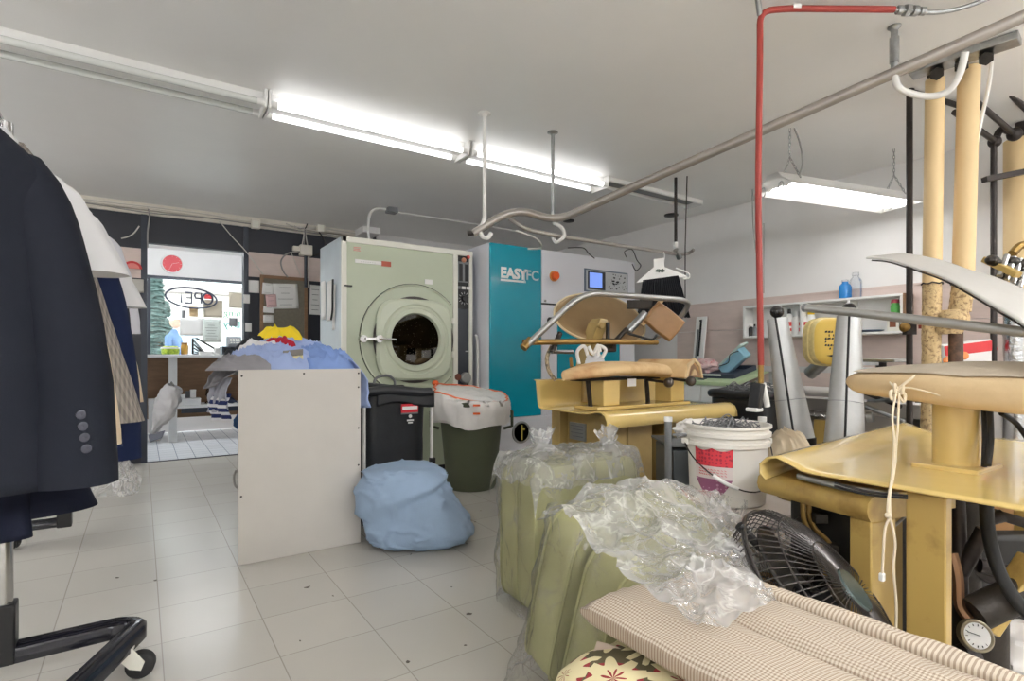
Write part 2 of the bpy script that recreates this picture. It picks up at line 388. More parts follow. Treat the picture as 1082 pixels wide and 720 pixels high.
WOODB = mat('brown_wood', (140, 108, 80), .6, var=.15, vscale=5, stretch=(1, 1, 6))
CARD = mat('brown_cardboard', (186, 146, 102), .8, var=.05)
STRING = mat('cotton_string', (222, 208, 182), .9)
# ================================================================ SETTING
YW, XW, HC = 6.27, 4.71, 2.455
XL, YR = -2.4, -3.6
struct('floor', MB().bb((XL, YR, -.1), (XW, YW, 0)), FLOORM, smooth=0, origin=(0, 0, 0))
struct('ceiling', MB().bb((XL - .1, YR - .1, HC), (XW + .1, YW + .08, HC + .1)), CEIL, smooth=0)
struct('wall_right', MB().bb((XW, YR, 0), (XW + .1, YW + .1, HC)), W_PAINT, smooth=0)
struct('wall_left', MB().bb((XL - .1, YR, 0), (XL, YW, HC)), W_PAINT, smooth=0)
struct('wall_rear', MB().bb((XL, YR - .1, 0), (XW, YR, HC)), W_PAINT, smooth=0)
OX0, OX1, OZ = .05, .88, 2.095
wb = MB(); wb.bb((XL, YW, 0), (OX0, YW + .08, HC)); wb.bb((OX1, YW, 0), (2.3, YW + .08, HC)); wb.bb((OX0, YW, OZ), (OX1, YW + .08, HC))
struct('wall_back', wb, CHAR, smooth=0)
struct('wall_back_machine', MB().bb((2.3, YW - .02, 0), (XW, YW + .08, HC)), W_PAINT, smooth=0)
# wainscot boards on the right wall
for z0, z1 in ((0, .42), (.424, 1.262), (1.266, 1.53)):
    struct('trim_1', MB().bb((XW - .014, .2, z0), (XW, 3.83, z1)), PANEL, smooth=0)
struct('trim_2', MB().bb((XW - .02, .2, 1.53), (XW, 3.83, 1.545)), PANEL, smooth=0)
# boards on the back wall beside the opening
struct('trim_3', MB().bb((.90, YW - .012, 1.845), (1.66, YW, 2.10)), PANEL, smooth=0)
struct('trim_4', MB().bb((1.69, YW - .012, 1.845), (2.28, YW, 2.10)), PANEL, smooth=0)
struct('trim_5', MB().bb((-.75, YW - .012, 1.75), (.0, YW, 2.03)), PANEL, smooth=0)
struct('trim_6', MB().bb((OX0 - .05, YW - .02, 0), (OX0, YW + .1, HC - .1)), DARKTRIM, smooth=0)
struct('trim_7', MB().bb((OX1, YW - .02, 0), (OX1 + .045, YW + .1, HC - .1)), DARKTRIM, smooth=0)
struct('trim_8', MB().bb((-.1, YW - .02, 0), (1.2, YW + .01, .006)), mat('dark_threshold', (52, 52, 58), .5), smooth=0)
# cable trunking along the top of the back wall
tk = MB(); tk.bb((XL, YW - .05, HC - .06), (2.25, YW, HC)); tk.bb((XL, YW - .03, HC - .10), (2.25, YW, HC - .065))
struct('trim_9', tk, CREAMTRIM, smooth=0, bevel=.004)
struct('trim_10', MB().bb((1.66, YW - .03, 1.1), (1.69, YW, 2.2)), DARKTRIM, smooth=0)

# ---------------------------------------------------------------- back wall cables and boxes
random.seed(3)
def cable(name, pts, r, m, label, k=8, n=6, grp=None):
    return tag(MB().tube(spline(pts, k), r, n).build(name, m), label, 'cable', grp)
WCAB = mat('grey_white_cable', (206, 202, 194), .5)
GCAB = mat('grey_cable', (150, 148, 144), .5)
Y1 = YW - .06
for k in range(3):
    pts = [V(-1.2 + .42 * i, Y1 - .006 - .006 * k, HC - .035 - .022 * k + random.uniform(-.014, .014)) for i in range(9)]
    cable('trunking_cable', pts, .006, [WCAB, CREAMTRIM, GCAB][k], ['topmost', 'middle', 'lowest'][k] + ' of three long cables strung along the top of the dark back wall')
cable('wall_cable', [PY(374 - 250, 0, Y1)*0 + PY(232, 234, Y1), PY(245, 250, Y1), PY(260, 266, Y1), PY(278, 290, Y1)], .005, WCAB, 'thin pale cable slanting down across the dark wall past the doorway corner')
cable('door_cable', [PY(156, 218, Y1), PY(158, 228, Y1), PY(156, 245, Y1), PY(156, 262, Y1)], .007, GCAB, 'grey cable dropping to the post at the doorway edge')
cable('loose_cable', [PY(128, 252, Y1), PY(136, 250, Y1), PY(142, 246, Y1), PY(147, 239, Y1)], .006, WCAB, 'short loose white cable end sticking out above the hung clothes')
b = thing('junction_box', 'grey junction box with conduit stub above the cork board', 'junction box', PY(323, 268, YW), None)
c0 = PY(323, 265, YW - .05)
MB().box(c0, (.13, .08, .115)).build('box_body', CREAMTRIM, b, bevel=.008)
MB().box(c0 + V(-.1, 0, .01), (.07, .06, .05)).build('side_box', CREAMTRIM, b, bevel=.006)
MB().cyl(c0 + V(0, 0, -.05), c0 + V(0, .0, -.4), .016).build('conduit_stub', DARKTRIM, b)
MB().tube([c0 + V(.03, 0, -.05), c0 + V(.03, 0, -.4)], .008).build('drop_wire', WCAB, b)
for q, (px, py) in enumerate(((270, 237), (339, 241))):
    j = thing('outlet_box', ['small square cream box under the trunking, above the doorway corner', 'cream square box hung on the trunking beside the big dryer'][q], 'junction box', PY(px, py, YW))
    MB().box(PY(px, py, YW - .09), (.085, .05, .095)).build('box_body', CREAMTRIM, j, bevel=.006)
    MB().box(PY(px, py, YW - .118), (.06, .006, .07)).build('cover_plate', BONE, j, bevel=.002)
hub = PY(321, 243, YW - .07)
for i, (px, py) in enumerate(((302, 236), (311, 239), (325, 236), (334, 240))):
    cable('bundle_cable', [PY(px, py, YW - .08), (PY(px, py, YW - .09) + hub) / 2 + V(0, -.02, -.01), hub + V(.006 * i, 0, 0), PY(319 + i * 2, 260, YW - .07)], .006,
          [WCAB, GCAB, DPIPE, WCAB][i], ['grey-white cable curving leftmost into the bundle over the junction box', 'second cable of the bundle over the junction box, plain grey', 'dark cable dropping straight into the grey junction box', 'pale cable coming down from the cream box beside the dryer'][i])
cable('loop_cable', [PY(318, 266, YW - .07), PY(304, 268, YW - .08), PY(297, 276, YW - .08), PY(299, 286, YW - .07), PY(304, 293, YW - .05)], .008, GCAB, 'thick grey cable looping from the junction box down to the cork board')
cable('hanging_cable', [PY(337, 245, YW - .09), PY(343, 255, YW - .09), PY(342, 264, YW - .09), PY(333, 270, YW - .08), PY(326, 267, YW - .08)], .007, DPIPE, 'dark cable sagging between the cream box and the junction box')
cable('stray_cable', [PY(308, 268, YW - .03), PY(313, 280, YW - .03), PY(318, 292, YW - .03)], .004, WCAB, 'thin stray cable slanting over the pinkish board above the cork board')

# cork board
cb0, cb1 = V(1.035, 0, 1.12), V(1.515, 0, 1.87)
k = thing('cork_board', 'grey cork notice board in a brown wood frame on the dark wall', 'notice board', (1.27, YW, 1.12))
MB().bb((cb0.x, YW - .02, cb0.z), (cb1.x, YW - .001, cb1.z)).build('board', CORK, k)
fr = MB(); w = .035
fr.bb((cb0.x, YW - .03, cb0.z), (cb0.x + w, YW - .001, cb1.z)); fr.bb((cb1.x - w, YW - .03, cb0.z), (cb1.x, YW - .001, cb1.z))
fr.bb((cb0.x, YW - .031, cb1.z - w), (cb1.x, YW - .001, cb1.z)); fr.bb((cb0.x, YW - .031, cb0.z), (cb1.x, YW - .001, cb0.z + w))
fr.build('frame', WOODB, k, bevel=.003)
INK = mat('black_ink', (40, 40, 42), .8)
def paper(name, px0, py0, px1, py1, y, m, label, tilt=0, lines=0, seed=0, grp=None):
    a, c = PY(px0, py0, y), PY(px1, py1, y)
    mid = (a + c) / 2; w, h = abs(c.x - a.x), abs(a.z - c.z); R = Matrix.Rotation(tilt, 3, 'Y')
    o = tag(MB().grid(lambda u, v: mid + R @ V((u - .5) * w, -.004 - .006 * sin(u * 2.6 + seed) * v, (v - .5) * h), 6, 6).build(name, m, solid=.0006), label, 'paper', grp)
    if lines:
        l = MB()
        for i in range(lines):
            q = mid + R @ V(-.02 * w, -.011, h * (.34 - .68 * i / max(1, lines - 1))); ww = w * (.35 + .4 * ((i * 37 + seed) % 10) / 10)
            l.box(q, (ww, .001, h * .012), R)
        l.build('print', INK, o)
    return o
paper('pinned_sheet', 289, 299, 315, 327, YW - .028, PAPER, 'large white printed sheet pinned on the grey cork board', -.06, 4, 3)
paper('pinned_note', 277, 299, 289, 312, YW - .026, PAPER, 'small white note at the top corner of the cork board', .05, 2, 1)
paper('pinned_note', 281, 311, 292, 325, YW - .03, PINKPAPER, 'small pink note overlapping the white notes on the cork board', -.1, 3, 5)
paper('pinned_note', 278, 324, 290, 331, YW - .026, PAPER, 'narrow white slip under the pink note on the cork board', .03, 1, 2)
paper('pinned_note', 278, 333, 289, 341, YW - .026, PAPER, 'lowest white slip on the cork board, above the yellow garment', -.02, 2, 2)
paper('wall_sheet', 262, 296, 274, 310, YW - .004, PAPER, 'white sheet on the wall between the doorway post and the cork board')
paper('wall_sheet', 327, 301, 339, 333, YW - .006, PAPER, 'long white sheet hung between the cork board and the big dryer', .02, 5, 8)
for q, (px, py) in enumerate(((260.5, 316), (262.5, 346))):
    s = thing('switch_plate', ['upper white switch plate on the dark post of the doorway', 'lower white switch plate by the doorway, under the other'][q], 'switch', PY(px, py, YW - .02))
    MB().box(PY(px, py, YW - .026), (.06, .01, .09)).build('plate', WHITEP, s, bevel=.003)
    MB().box(PY(px, py, YW - .034), (.012, .012, .025)).build('toggle', WHITEP, s, bevel=.002)
# red round box items on left beige board (seen between clothes and door post)
sb = thing('red_sign', 'half-round red sign at the foot of the pinkish board left of the doorway', 'sign', PY(141, 284, YW - .02))
sq = PY(140, 284, YW - .014)
MB().prism([(.075 * cos(a), .07 * sin(a)) for a in [pi * i / 16 for i in range(17)]], 0, .01, frame(sq, (0, -1, 0), (1, 0, 0))).build('half_disc', REDP, sb)
MB().prism([(.055 * cos(a), .05 * sin(a)) for a in [pi * i / 16 for i in range(17)]], .01, .013, frame(sq, (0, -1, 0), (1, 0, 0))).build('inner_mark', mat('pale_red_print', (226, 130, 124), .6), sb)
bx = tag(MB().box(PY(141, 302, YW - .05), (.16, .09, .12)).build('wall_box', mat('grey_card_box', (190, 186, 178), .7), bevel=.006), 'grey box fixed low under the half-round red sign by the doorway', 'box')

# ================================================================ SHOP FRONT
YF = 8.65
SX0, SX1 = -1.6, 2.6
struct('shop_floor', MB().bb((SX0, YW + .0, -.1), (SX1, YF, -.002)), STILE, smooth=0, origin=(0, 0, 0))
struct('ceiling_shop', MB().bb((SX0, YW + .08, HC - .01), (SX1, YF + .1, HC + .1)), CEIL, smooth=0)
struct('wall_shop_left', MB().bb((SX0 - .08, YW + .08, 0), (SX0, YF + .1, HC)), W_PAINT, smooth=0)
struct('wall_shop_right', MB().bb((SX1, YW + .08, 0), (SX1 + .08, YF + .1, HC)), W_PAINT, smooth=0)
wf = MB(); wf.bb((SX0, YF, 2.085), (SX1, YF + .1, HC)); wf.bb((SX0, YF, 0), (SX1, YF + .1, .82))
struct('wall_front', wf, W_PAINT, smooth=0)
wn = MB()
wn.bb((SX0, YF - .02, 2.05), (SX1, YF + .06, 2.085)); wn.bb((SX0, YF - .02, .82), (SX1, YF + .06, .86))
for x in (SX0 + .02, .07, SX1 - .05): wn.bb((x, YF - .015, .86), (x + .035, YF + .05, 2.05))
wnd = struct('window_1', wn, DARKTRIM, smooth=0)
MB().bb((SX0, YF + .01, .86), (SX1, YF + .016, 2.05)).build('glass_pane', glass_mat('shop_window_glass'), wnd, smooth=0)
# clock
ck = thing('wall_clock', 'round red wall clock with white rim above the shop window', 'clock', PY(182, 279, YF - .01))
cc = PY(182, 279, YF - .002)
MB().lathe([(.001, 0), (.128, 0), (.134, .012), (.128, .03), (.116, .03), (.112, .02), (.001, .02)], cc, (0, -1, 0), n=40, cap=False).build('rim', WHITEP, ck)
MB().lathe([(.001, .0205), (.112, .0205)], cc, (0, -1, 0), n=40, cap=False).build('dial', mat('clock_red', (212, 78, 84), .5), ck)
hd = MB(); pc = cc + V(0, -.024, 0)
hd.bar(pc, pc + V(.075, 0, .02), .008, .002); hd.build('hour_hand', WHITEP, ck)
MB().bar(pc, pc + V(-.04, 0, -.09), .006, .002).build('minute_hand', WHITEP, ck)
tk = MB()
for i in range(12):
    a = i * pi / 6; tk.bar(pc + V(sin(a) * .09, .001, cos(a) * .09), pc + V(sin(a) * .104, .001, cos(a) * .104), .007, .002)
tk.build('hour_marks', WHITEP, ck)
# counter
YC = 7.56
ct = thing('service_counter', 'white shop counter with brown back panel and a low shelf', 'counter', (.6, YC, 0))
MB().bb((-.9, YC, 1.0), (2.3, YC + .5, 1.035)).build('worktop', WHITEM, ct, bevel=.004)
MB().bb((.27, YC + .02, 0), (.355, YC + .09, 1.0)).build('post', WHITEM, ct, bevel=.003)
MB().bb((2.2, YC + .02, 0), (2.28, YC + .09, 1.0)).build('post', WHITEM, ct, bevel=.003)
MB().bb((.36, YC + .03, .395), (2.2, YC + .45, .43)).build('shelf', WHITEM, ct, bevel=.003)
MB().bb((-.9, YC + .45, .25), (2.3, YC + .47, 1.0)).build('back_panel', WOODB, ct)
MB().bb((.40, YC + .1, .33), (2.2, YC + .12, .39)).build('under_rail', DARKTRIM, ct)
def at(px, z, y, py=None): q = PY(px, 378, y); return V(q.x, y, z)
CTZ = 1.037
g = thing('candy_tub', 'clear yellow-green tub of sweets on the shop counter', 'tub', at(180, CTZ, 7.7))
q = at(180, CTZ, 7.72)
MB().lathe([(.001, 0), (.085, 0), (.095, .03), (.095, .075), (.07, .1), (.001, .1)], q).build('tub_body', mat('lime_yellow_sweets', (196, 214, 70), .5, c2=(110, 150, 40), vscale=30), g)
MB().lathe([(.097, .066), (.099, .07), (.099, .082), (.097, .086)], q).build('rim', WHITEP, g)
g = thing('amber_jar', 'amber jar with dark bands standing beside the sweets on the counter', 'jar', at(195, CTZ, 7.7))
q = at(195, CTZ, 7.72)
MB().lathe([(.001, 0), (.036, 0), (.04, .02), (.04, .1), (.03, .12), (.001, .12)], q).build('jar_body', mat('amber_glass', (190, 146, 70), .2), g)
MB().lathe([(.032, .118), (.034, .12), (.034, .142), (.001, .145)], q).build('lid', mat('amber_lid', (150, 110, 60), .4), g)
# wire file organiser: slanted racks
fo = thing('file_sorter', 'black wire file sorter with slanting dividers on the counter', 'file sorter', at(216, CTZ, 7.7))
x0 = at(204, 0, 7.72).x; x1 = at(228, 0, 7.72).x
m = MB(); B0 = V(x0, 7.7, CTZ)
for yy in (0, .16):
    m.tube([B0 + V(0, yy, .01), B0 + V(0, yy, .20), B0 + V(.04, yy, .20), B0 + V(x1 - x0, yy, .07), B0 + V(x1 - x0, yy, .01), B0 + V(0, yy, .01)], .006, 6)
m.build('end_frames', BLACKM, fo)
m = MB()
for i in range(4):
    a = B0 + V(.01, 0, .17 - .045 * i); c = B0 + V(.13 - .018 * i, 0, .02)
    m.tube([a, c], .005, 6); m.tube([a + V(0, .16, 0), c + V(0, .16, 0)], .005, 6); m.tube([a, a + V(0, .16, 0)], .004, 6)
m.build('dividers', BLACKM, fo)
m = MB(); m.bb((x0 + .01, 7.71, CTZ), (x1 - .02, 7.85, CTZ + .006)); m.build('base_tray', BLACKM, fo)
tag(MB().bb((at(226, 0, 7.62).x - .16, 7.59, CTZ), (at(226, 0, 7.62).x, 7.68, CTZ + .035)).build('paper_stack', PAPER, bevel=.002), 'low stack of white papers in front of the wire file sorter', 'paper stack')
cu_ = thing('white_mug', 'small white mug on the counter beside the file sorter', 'mug', at(229, CTZ, 7.65))
q = at(229.5, CTZ, 7.65)
MB().lathe([(.03, 0), (.033, .005), (.035, .08), (.031, .08), (.029, .01), (.001, .008)], q, cap=False).build('cup', WHITEP, cu_)
MB().tube([q + V(-.033 - .02 * sin(t * pi / 6), 0, .015 + .05 * t / 6) for t in range(7)], .005, 6).build('handle', WHITEP, cu_)
cr = thing('cash_drawer', 'low black cash drawer at the doorway end of the counter', 'cash drawer', at(246, CTZ, 7.7))
x0, x1 = at(234, 0, 7.7).x, at(262, 0, 7.7).x
MB().bb((x0, 7.62, CTZ), (x1, 7.95, CTZ + .10)).build('drawer_case', SLATE, cr, bevel=.006)
MB().bb((x0 + .02, 7.612, CTZ + .02), (x1 - .02, 7.62, CTZ + .08)).build('drawer_front', BLACKM, cr, bevel=.002)
tm = thing('card_terminal', 'grey register with sloping keypad on top of the black cash drawer', 'register', at(248, CTZ + .10, 7.75))
x0, x1 = at(241, 0, 7.7).x, at(256, 0, 7.7).x
MB().prism([(0, 0), (.18, 0), (.18, .13), (.1, .13), (0, .03)], x0, x1, Matrix(((0, 0, 1, 0), (1, 0, 0, 7.7), (0, 1, 0, CTZ + .10), (0, 0, 0, 1)))).build('register_body', GREYP, tm, bevel=.004)
kk = MB()
for i in range(4):
    for j in range(3): kk.box(V(x0 + .04 + .03 * i, 7.72 + .022 * j, CTZ + .10 + .05 + .022 * j), (.02, .016, .01))
kk.build('keys', BONE, tm)
# shelf items
SZ = .432
def lowbox(px, y, w, d, h, m, name, label, cat='box', z=SZ):
    q = at(px, z, y); t = thing(name, label, cat, q)
    MB().bb(q - V(w / 2, d / 2, 0), q + V(w / 2, d / 2, h)).build('carton', m, t, bevel=.004)
    MB().bb(q - V(w / 2 + .002, d / 2 + .002, -h * .86), q + V(w / 2 + .002, d / 2 + .002, h * 1.01)).build('lid', m, t, bevel=.002); return t
lowbox(200, 7.7, .23, .2, .075, WHITEP, 'white_tray_box', 'wide low white box on the shelf under the counter')
lowbox(204, 7.7, .06, .06, .10, WHITEP, 'white_carton', 'small white carton standing on the wide white box', z=SZ + .078)
lowbox(193, 7.62, .05, .05, .05, WHITEP, 'small_white_carton', 'tiny white carton beside the counter post', z=SZ + .078)
lowbox(199, 7.75, .07, .05, .08, GREYP, 'grey_carton', 'small grey carton behind the white cartons on the shelf', z=SZ + .078)
v = thing('clear_vase', 'clear stemmed glass jar on the shelf under the counter', 'glass jar', at(221, SZ, 7.75))
MB().lathe([(.05, 0), (.05, .01), (.02, .03), (.015, .06), (.04, .1), (.03, .17), (.015, .2), (.001, .21)], at(221, SZ, 7.75)).build('bowl', glass_mat('smoky_glass', (205, 195, 188), 1.5), v)
MB().ball(at(221, SZ + .225, 7.75), .015).build('stopper', glass_mat('stopper_glass', (190, 180, 170), 1.5), v)
lowbox(163, 7.9, .12, .1, .5, WHITEP, 'white_roll_box', 'tall white box standing on the floor behind the hung clothes, beyond the doorway', z=.42 - .42)
tag(MB().grid(lambda u, v: at(236, SZ + .002, 7.72) + V((u - .5) * .3, (v - .5) * .25, .09 * sin(u * pi) ** .6 * sin(v * pi) ** .6 + .015 * fbm((u, v, 0), 6)), 18, 14).build('folded_cloth', mat('dark_navy_cloth', (38, 44, 66), .9)), 'dark navy folded cloth on the shelf under the counter', 'cloth')

# neon sign in the window (seen from behind: lettering reversed)
ns = thing('open_sign', 'dark unlit oval tube sign hung in the shop window, lettering reversed', 'sign', PY(205, 322, YF - .08))
sc = PY(202.5, 315, YF - .08)
NE = mat('dark_neon_tube', (58, 62, 82), .4)
MB().tube([sc + V(.30 * cos(a), 0, .135 * sin(a) - .02 * cos(a)) for a in [2 * pi * i / 40 for i in range(40)]], .011, 8, closed=True).build('oval_tube', NE, ns)
def stroke(pts, nm): MB().tube([sc + V(-x, .0, z) for x, z in pts], .012, 6).build(nm, NE, ns)
stroke([(-.19 + .06 * cos(a), .075 * sin(a)) for a in [i * 2 * pi / 16 for i in range(17)]], 'letter_o')
stroke([(-.115, -.07), (-.115, .07), (-.05, .07), (-.035, .035), (-.05, .0), (-.115, 0)], 'letter_p')
stroke([(.075, .07), (0, .07), (0, 0), (.06, 0), (0, 0), (0, -.07), (.075, -.07)], 'letter_e')
stroke([(.12, -.07), (.12, .07), (.21, -.07), (.21, .07)], 'letter_n')
m = MB(); m.tube([sc + V(-.12, 0, .12), sc + V(0, 0, .27), sc + V(.14, 0, .11)], .003, 5); m.build('hanging_wire', GCAB, ns)
MB().box(sc + V(.2, .012, .03), (.1, .02, .06)).build('transformer', REDP, ns, bevel=.005)
# window lettering (faces the street, so it is reversed from inside)
Ml = Matrix(((-1, 0, 0, PY(237, 331, YF).x), (0, 0, -1, YF + .008), (0, 1, 0, PY(237, 331, YF).z), (0, 0, 0, 1)))
GRN = mat('green_window_lettering', (70, 150, 110), .5)
Ml2 = Ml.copy(); Ml2.translation.x = PY(236, 331, YF).x
o = text_mb('Cleaning', .14, Ml2, .002, 'RIGHT').build('window_lettering', GRN); tag(o, 'green reversed word lettering across the shop window glass', 'lettering')
Ml3 = Ml.copy(); Ml3.translation = V(PY(236, 343, YF).x, YF + .008, PY(236, 343, YF).z)
o = text_mb('Dry', .14, Ml3, .002, 'RIGHT').build('window_lettering', GRN); tag(o, 'second line of green reversed lettering, under the first on the window', 'lettering')
TAN = mat('tan_paper', (200, 190, 170), .8)
paper('window_poster', 215, 317, 235, 336, YF - .02, TAN, 'tan poster stuck on the shop window beside the oval sign')
paper('window_poster', 242, 309, 257, 326, YF - .02, TAN, 'tan poster on the shop window nearest the doorway post')
paper('window_card', 200, 324, 209, 335, YF - .02, mat('brown_card_print', (196, 168, 130), .8), 'small brown card on the window under the oval sign')
paper('window_card', 192, 328, 196, 336, YF - .02, GREYP, 'tiny dark card on the window left of the brown one')
paper('window_sheet', 190, 336, 214, 355, YF - .02, PAPER, 'white sheet on the window above the wire file sorter')
paper('window_sheet', 214, 337, 233, 362, YF - .02, mat('pale_print', (214, 222, 216), .8), 'pale price list on the window behind the file sorter', 0, 7, 4)
paper('window_sheet', 242, 336, 251, 345, YF - .02, GREYP, 'square grey card on the window under the green lettering')

# ================================================================ STREET
struct('pavement', MB().bb((-14, YF + .1, -.2), (20, 40, -.05)), mat('pale_pavement', (206, 204, 200), .8, var=.05), smooth=0)
fb = thing('street_building', 'pale building with dark windows across the street', 'building', (1, 22, 0))
MB().bb((-8, 22, -.05), (14, 26, 3.2)).build('wall', mat('pale_render', (226, 220, 212), .8), fb)
for x in (-4.5, -2.2, .4, 2.4, 5): 
    w_ = MB().bb((x, 21.95, .8), (x + 1.3, 22, 2.3)).build('window', BLUEG, fb)
    MB().bb((x + .62, 21.93, .8), (x + .68, 21.96, 2.3)).build('mullion', WHITEP, w_)
MB().bb((-8.1, 21.6, 3.2), (14.1, 26, 3.5)).build('roof_edge', mat('roof_trim', (170, 160, 156), .7), fb)
LEAF = mat('blue_green_needles', (104, 122, 116), .9, c2=(72, 94, 88), vscale=9)
BARK = mat('bark', (96, 78, 64), .9)
def conifer(x, y, h, r, seed, label):
    t = thing('conifer_tree', label, 'tree', (x, y, -.05), None)
    MB().tube([(x, y, -.05), (x, y, h * .9)], [.16, .03], 8).build('trunk', BARK, t)
    rnd = random.Random(seed); m = MB()
    for i in range(420):
        f = rnd.random() ** .8; z = .5 + f * (h - .5); rr = r * (1 - f) + .08; a = rnd.random() * 6.28
        d = V(cos(a), sin(a), -.25); o_ = V(x, y, z); s = V(-sin(a), cos(a), 0)
        e = o_ + d * rr * rnd.uniform(.7, 1.05); w = .10 + .14 * (1 - f)
        m.add([o_, (o_ + e) / 2 + s * w, e, (o_ + e) / 2 - s * w, (o_ + e) / 2 + V(0, 0, .07)], [(0, 1, 4), (1, 2, 4), (2, 3, 4), (3, 0, 4)])
    m.build('needles', LEAF, t, smooth=0)
q = PY(165, 378, 14.5); conifer(q.x, 14.5, 3.4, .33, 1, 'tall narrow blue-green conifer seen through the shop window edge')
q = PY(175, 378, 15.5); conifer(q.x, 15.5, 2.3, .3, 2, 'lower blue-green conifer beside the taller one, behind the passer-by')

# passer-by
def person(loc, face, label):
    t = thing('person', label, 'person', loc)
    SK = mat('skin', (214, 170, 146), .6); JK = mat('blue_jacket', (96, 124, 164), .8); PT = mat('dark_trousers', (62, 66, 78), .8); CP = mat('grey_cap', (190, 196, 206), .7)
    R = RZ(face)
    def skin(name, joints, edges, m, sub=2):
        me = bpy.data.meshes.new(name); me.from_pydata([R @ V(j[0]) for j in joints], edges, []); me.materials.append(m)
        o = bpy.data.objects.new(name, me); COL.objects.link(o); o.parent = t
        o.modifiers.new('skin', 'SKIN'); s = o.modifiers.new('sub', 'SUBSURF'); s.levels = s.render_levels = sub
        for i, j in enumerate(joints): me.skin_vertices[0].data[i].radius = j[1] if isinstance(j[1], tuple) else (j[1], j[1])
        me.skin_vertices[0].data[0].use_root = True
        for p in me.polygons: p.use_smooth = True
        o.modifiers['skin'].use_smooth_shade = True
        return o
    # local: +x = facing, y = left, z up
    J = [((0, 0, .95), (.12, .15)), ((0, 0, 1.12), (.115, .14)), ((.01, 0, 1.32), (.12, .17)), ((.01, 0, 1.44), (.07, .09)), ((.03, 0, 1.54), .05),
         ((.0, .19, 1.40), .06), ((.03, .25, 1.14), .047), ((.2, .22, .98), .038), ((0, -.19, 1.40), .06), ((.03, -.25, 1.14), .047), ((.2, -.2, .98), .038),
         ((.01, .1, .88), .085), ((.06, .1, .48), .06), ((0, .11, .1), .042), ((.14, .12, .04), .035), ((-.01, -.1, .88), .085), ((-.02, -.1, .48), .06), ((-.12, -.11, .1), .042), ((.02, -.12, .04), .035)]
    E = [(0, 1), (1, 2), (2, 3), (3, 4), (2, 5), (5, 6), (6, 7), (2, 8), (8, 9), (9, 10), (0, 11), (11, 12), (12, 13), (13, 14), (0, 15), (15, 16), (16, 17), (17, 18)]
    skin('body', J, E, JK)
    # trousers follow the legs
    skin('trousers', [((0, 0, .93), (.13, .16)), ((.01, .1, .86), .095), ((.06, .1, .48), .072), ((0, .11, .12), .055), ((-.01, -.1, .86), .095), ((-.02, -.1, .48), .072), ((-.12, -.11, .12), .055)],
         [(0, 1), (1, 2), (2, 3), (0, 4), (4, 5), (5, 6)], PT)
    h = MB(); c = V(.04, 0, 1.66)
    def headf(u, v):
        a = 2 * pi * u; th = pi * v; x = sin(th) * cos(a); y = sin(th) * sin(a); z = -cos(th)
        q = V(x * .095, y * .075, z * .118)
        if x > .2:
            q.x += .02 * math.exp(-((y / .22) ** 2 + ((z + .02) / .16) ** 2))     # nose
            q.x -= .006 * math.exp(-(((abs(y) - .38) / .18) ** 2 + ((z - .1) / .12) ** 2))  # eye sockets
            q.x += .006 * math.exp(-((y / .35) ** 2 + ((z + .42) / .09) ** 2))   # lips
        if z < -.3: q.x += .012 * (-z - .3)
        return R @ (c + q) + V(loc)
    h.grid(headf, 32, 24, cu=True); h.build('head', SK, t, smooth=180)
    for s in (-1, 1):
        MB().ball(V(loc) + R @ (c + V(-.005, s * .077, -.005)), .02, (1, .5, 1.5)).build('ear', SK, t)
        m = MB(); hp = V(loc) + R @ V(.2, .22 if s > 0 else -.2, .98)
        m.ball(hp + R @ V(.05, 0, -.01), .04, (1.2, .55, .8))
        for kf in range(4):
            a0 = hp + R @ V(.085, -.024 + .016 * kf, -.005); ln = (.06, .07, .066, .052)[kf]
            m.tube([a0, a0 + R @ V(ln * .5, 0, -.008), a0 + R @ V(ln * .8, 0, -.03)], [.009, .008, .006], 6)
        a0 = hp + R @ V(.04, -s * .03, .0); m.tube([a0, a0 + R @ V(.03, -s * .015, -.01), a0 + R @ V(.05, -s * .012, -.02)], [.01, .009, .007], 6)
        m.build('hand', SK, t)
    m = MB(); m.grid(lambda u, v: V(loc) + R @ (c + V(.101 * sin(pi / 2 * v) * cos(2 * pi * u), .082 * sin(pi / 2 * v) * sin(2 * pi * u), .035 + .095 * cos(pi / 2 * v))), 20, 8, cu=True)
    m.build('cap', CP, t, smooth=180)
    m = MB(); m.grid(lambda u, v: V(loc) + R @ (c + V(.085 + .08 * v, (u - .5) * .14 * (1 - .35 * v * v), .042 - .02 * v)), 8, 5); m.build('cap_peak', CP, t, solid=.006)
    return t
q = PY(183, 378, 10.9)
person((q.x, 10.9, -.05), radians(-25), 'person in a grey cap and blue jacket walking past outside the shop window')
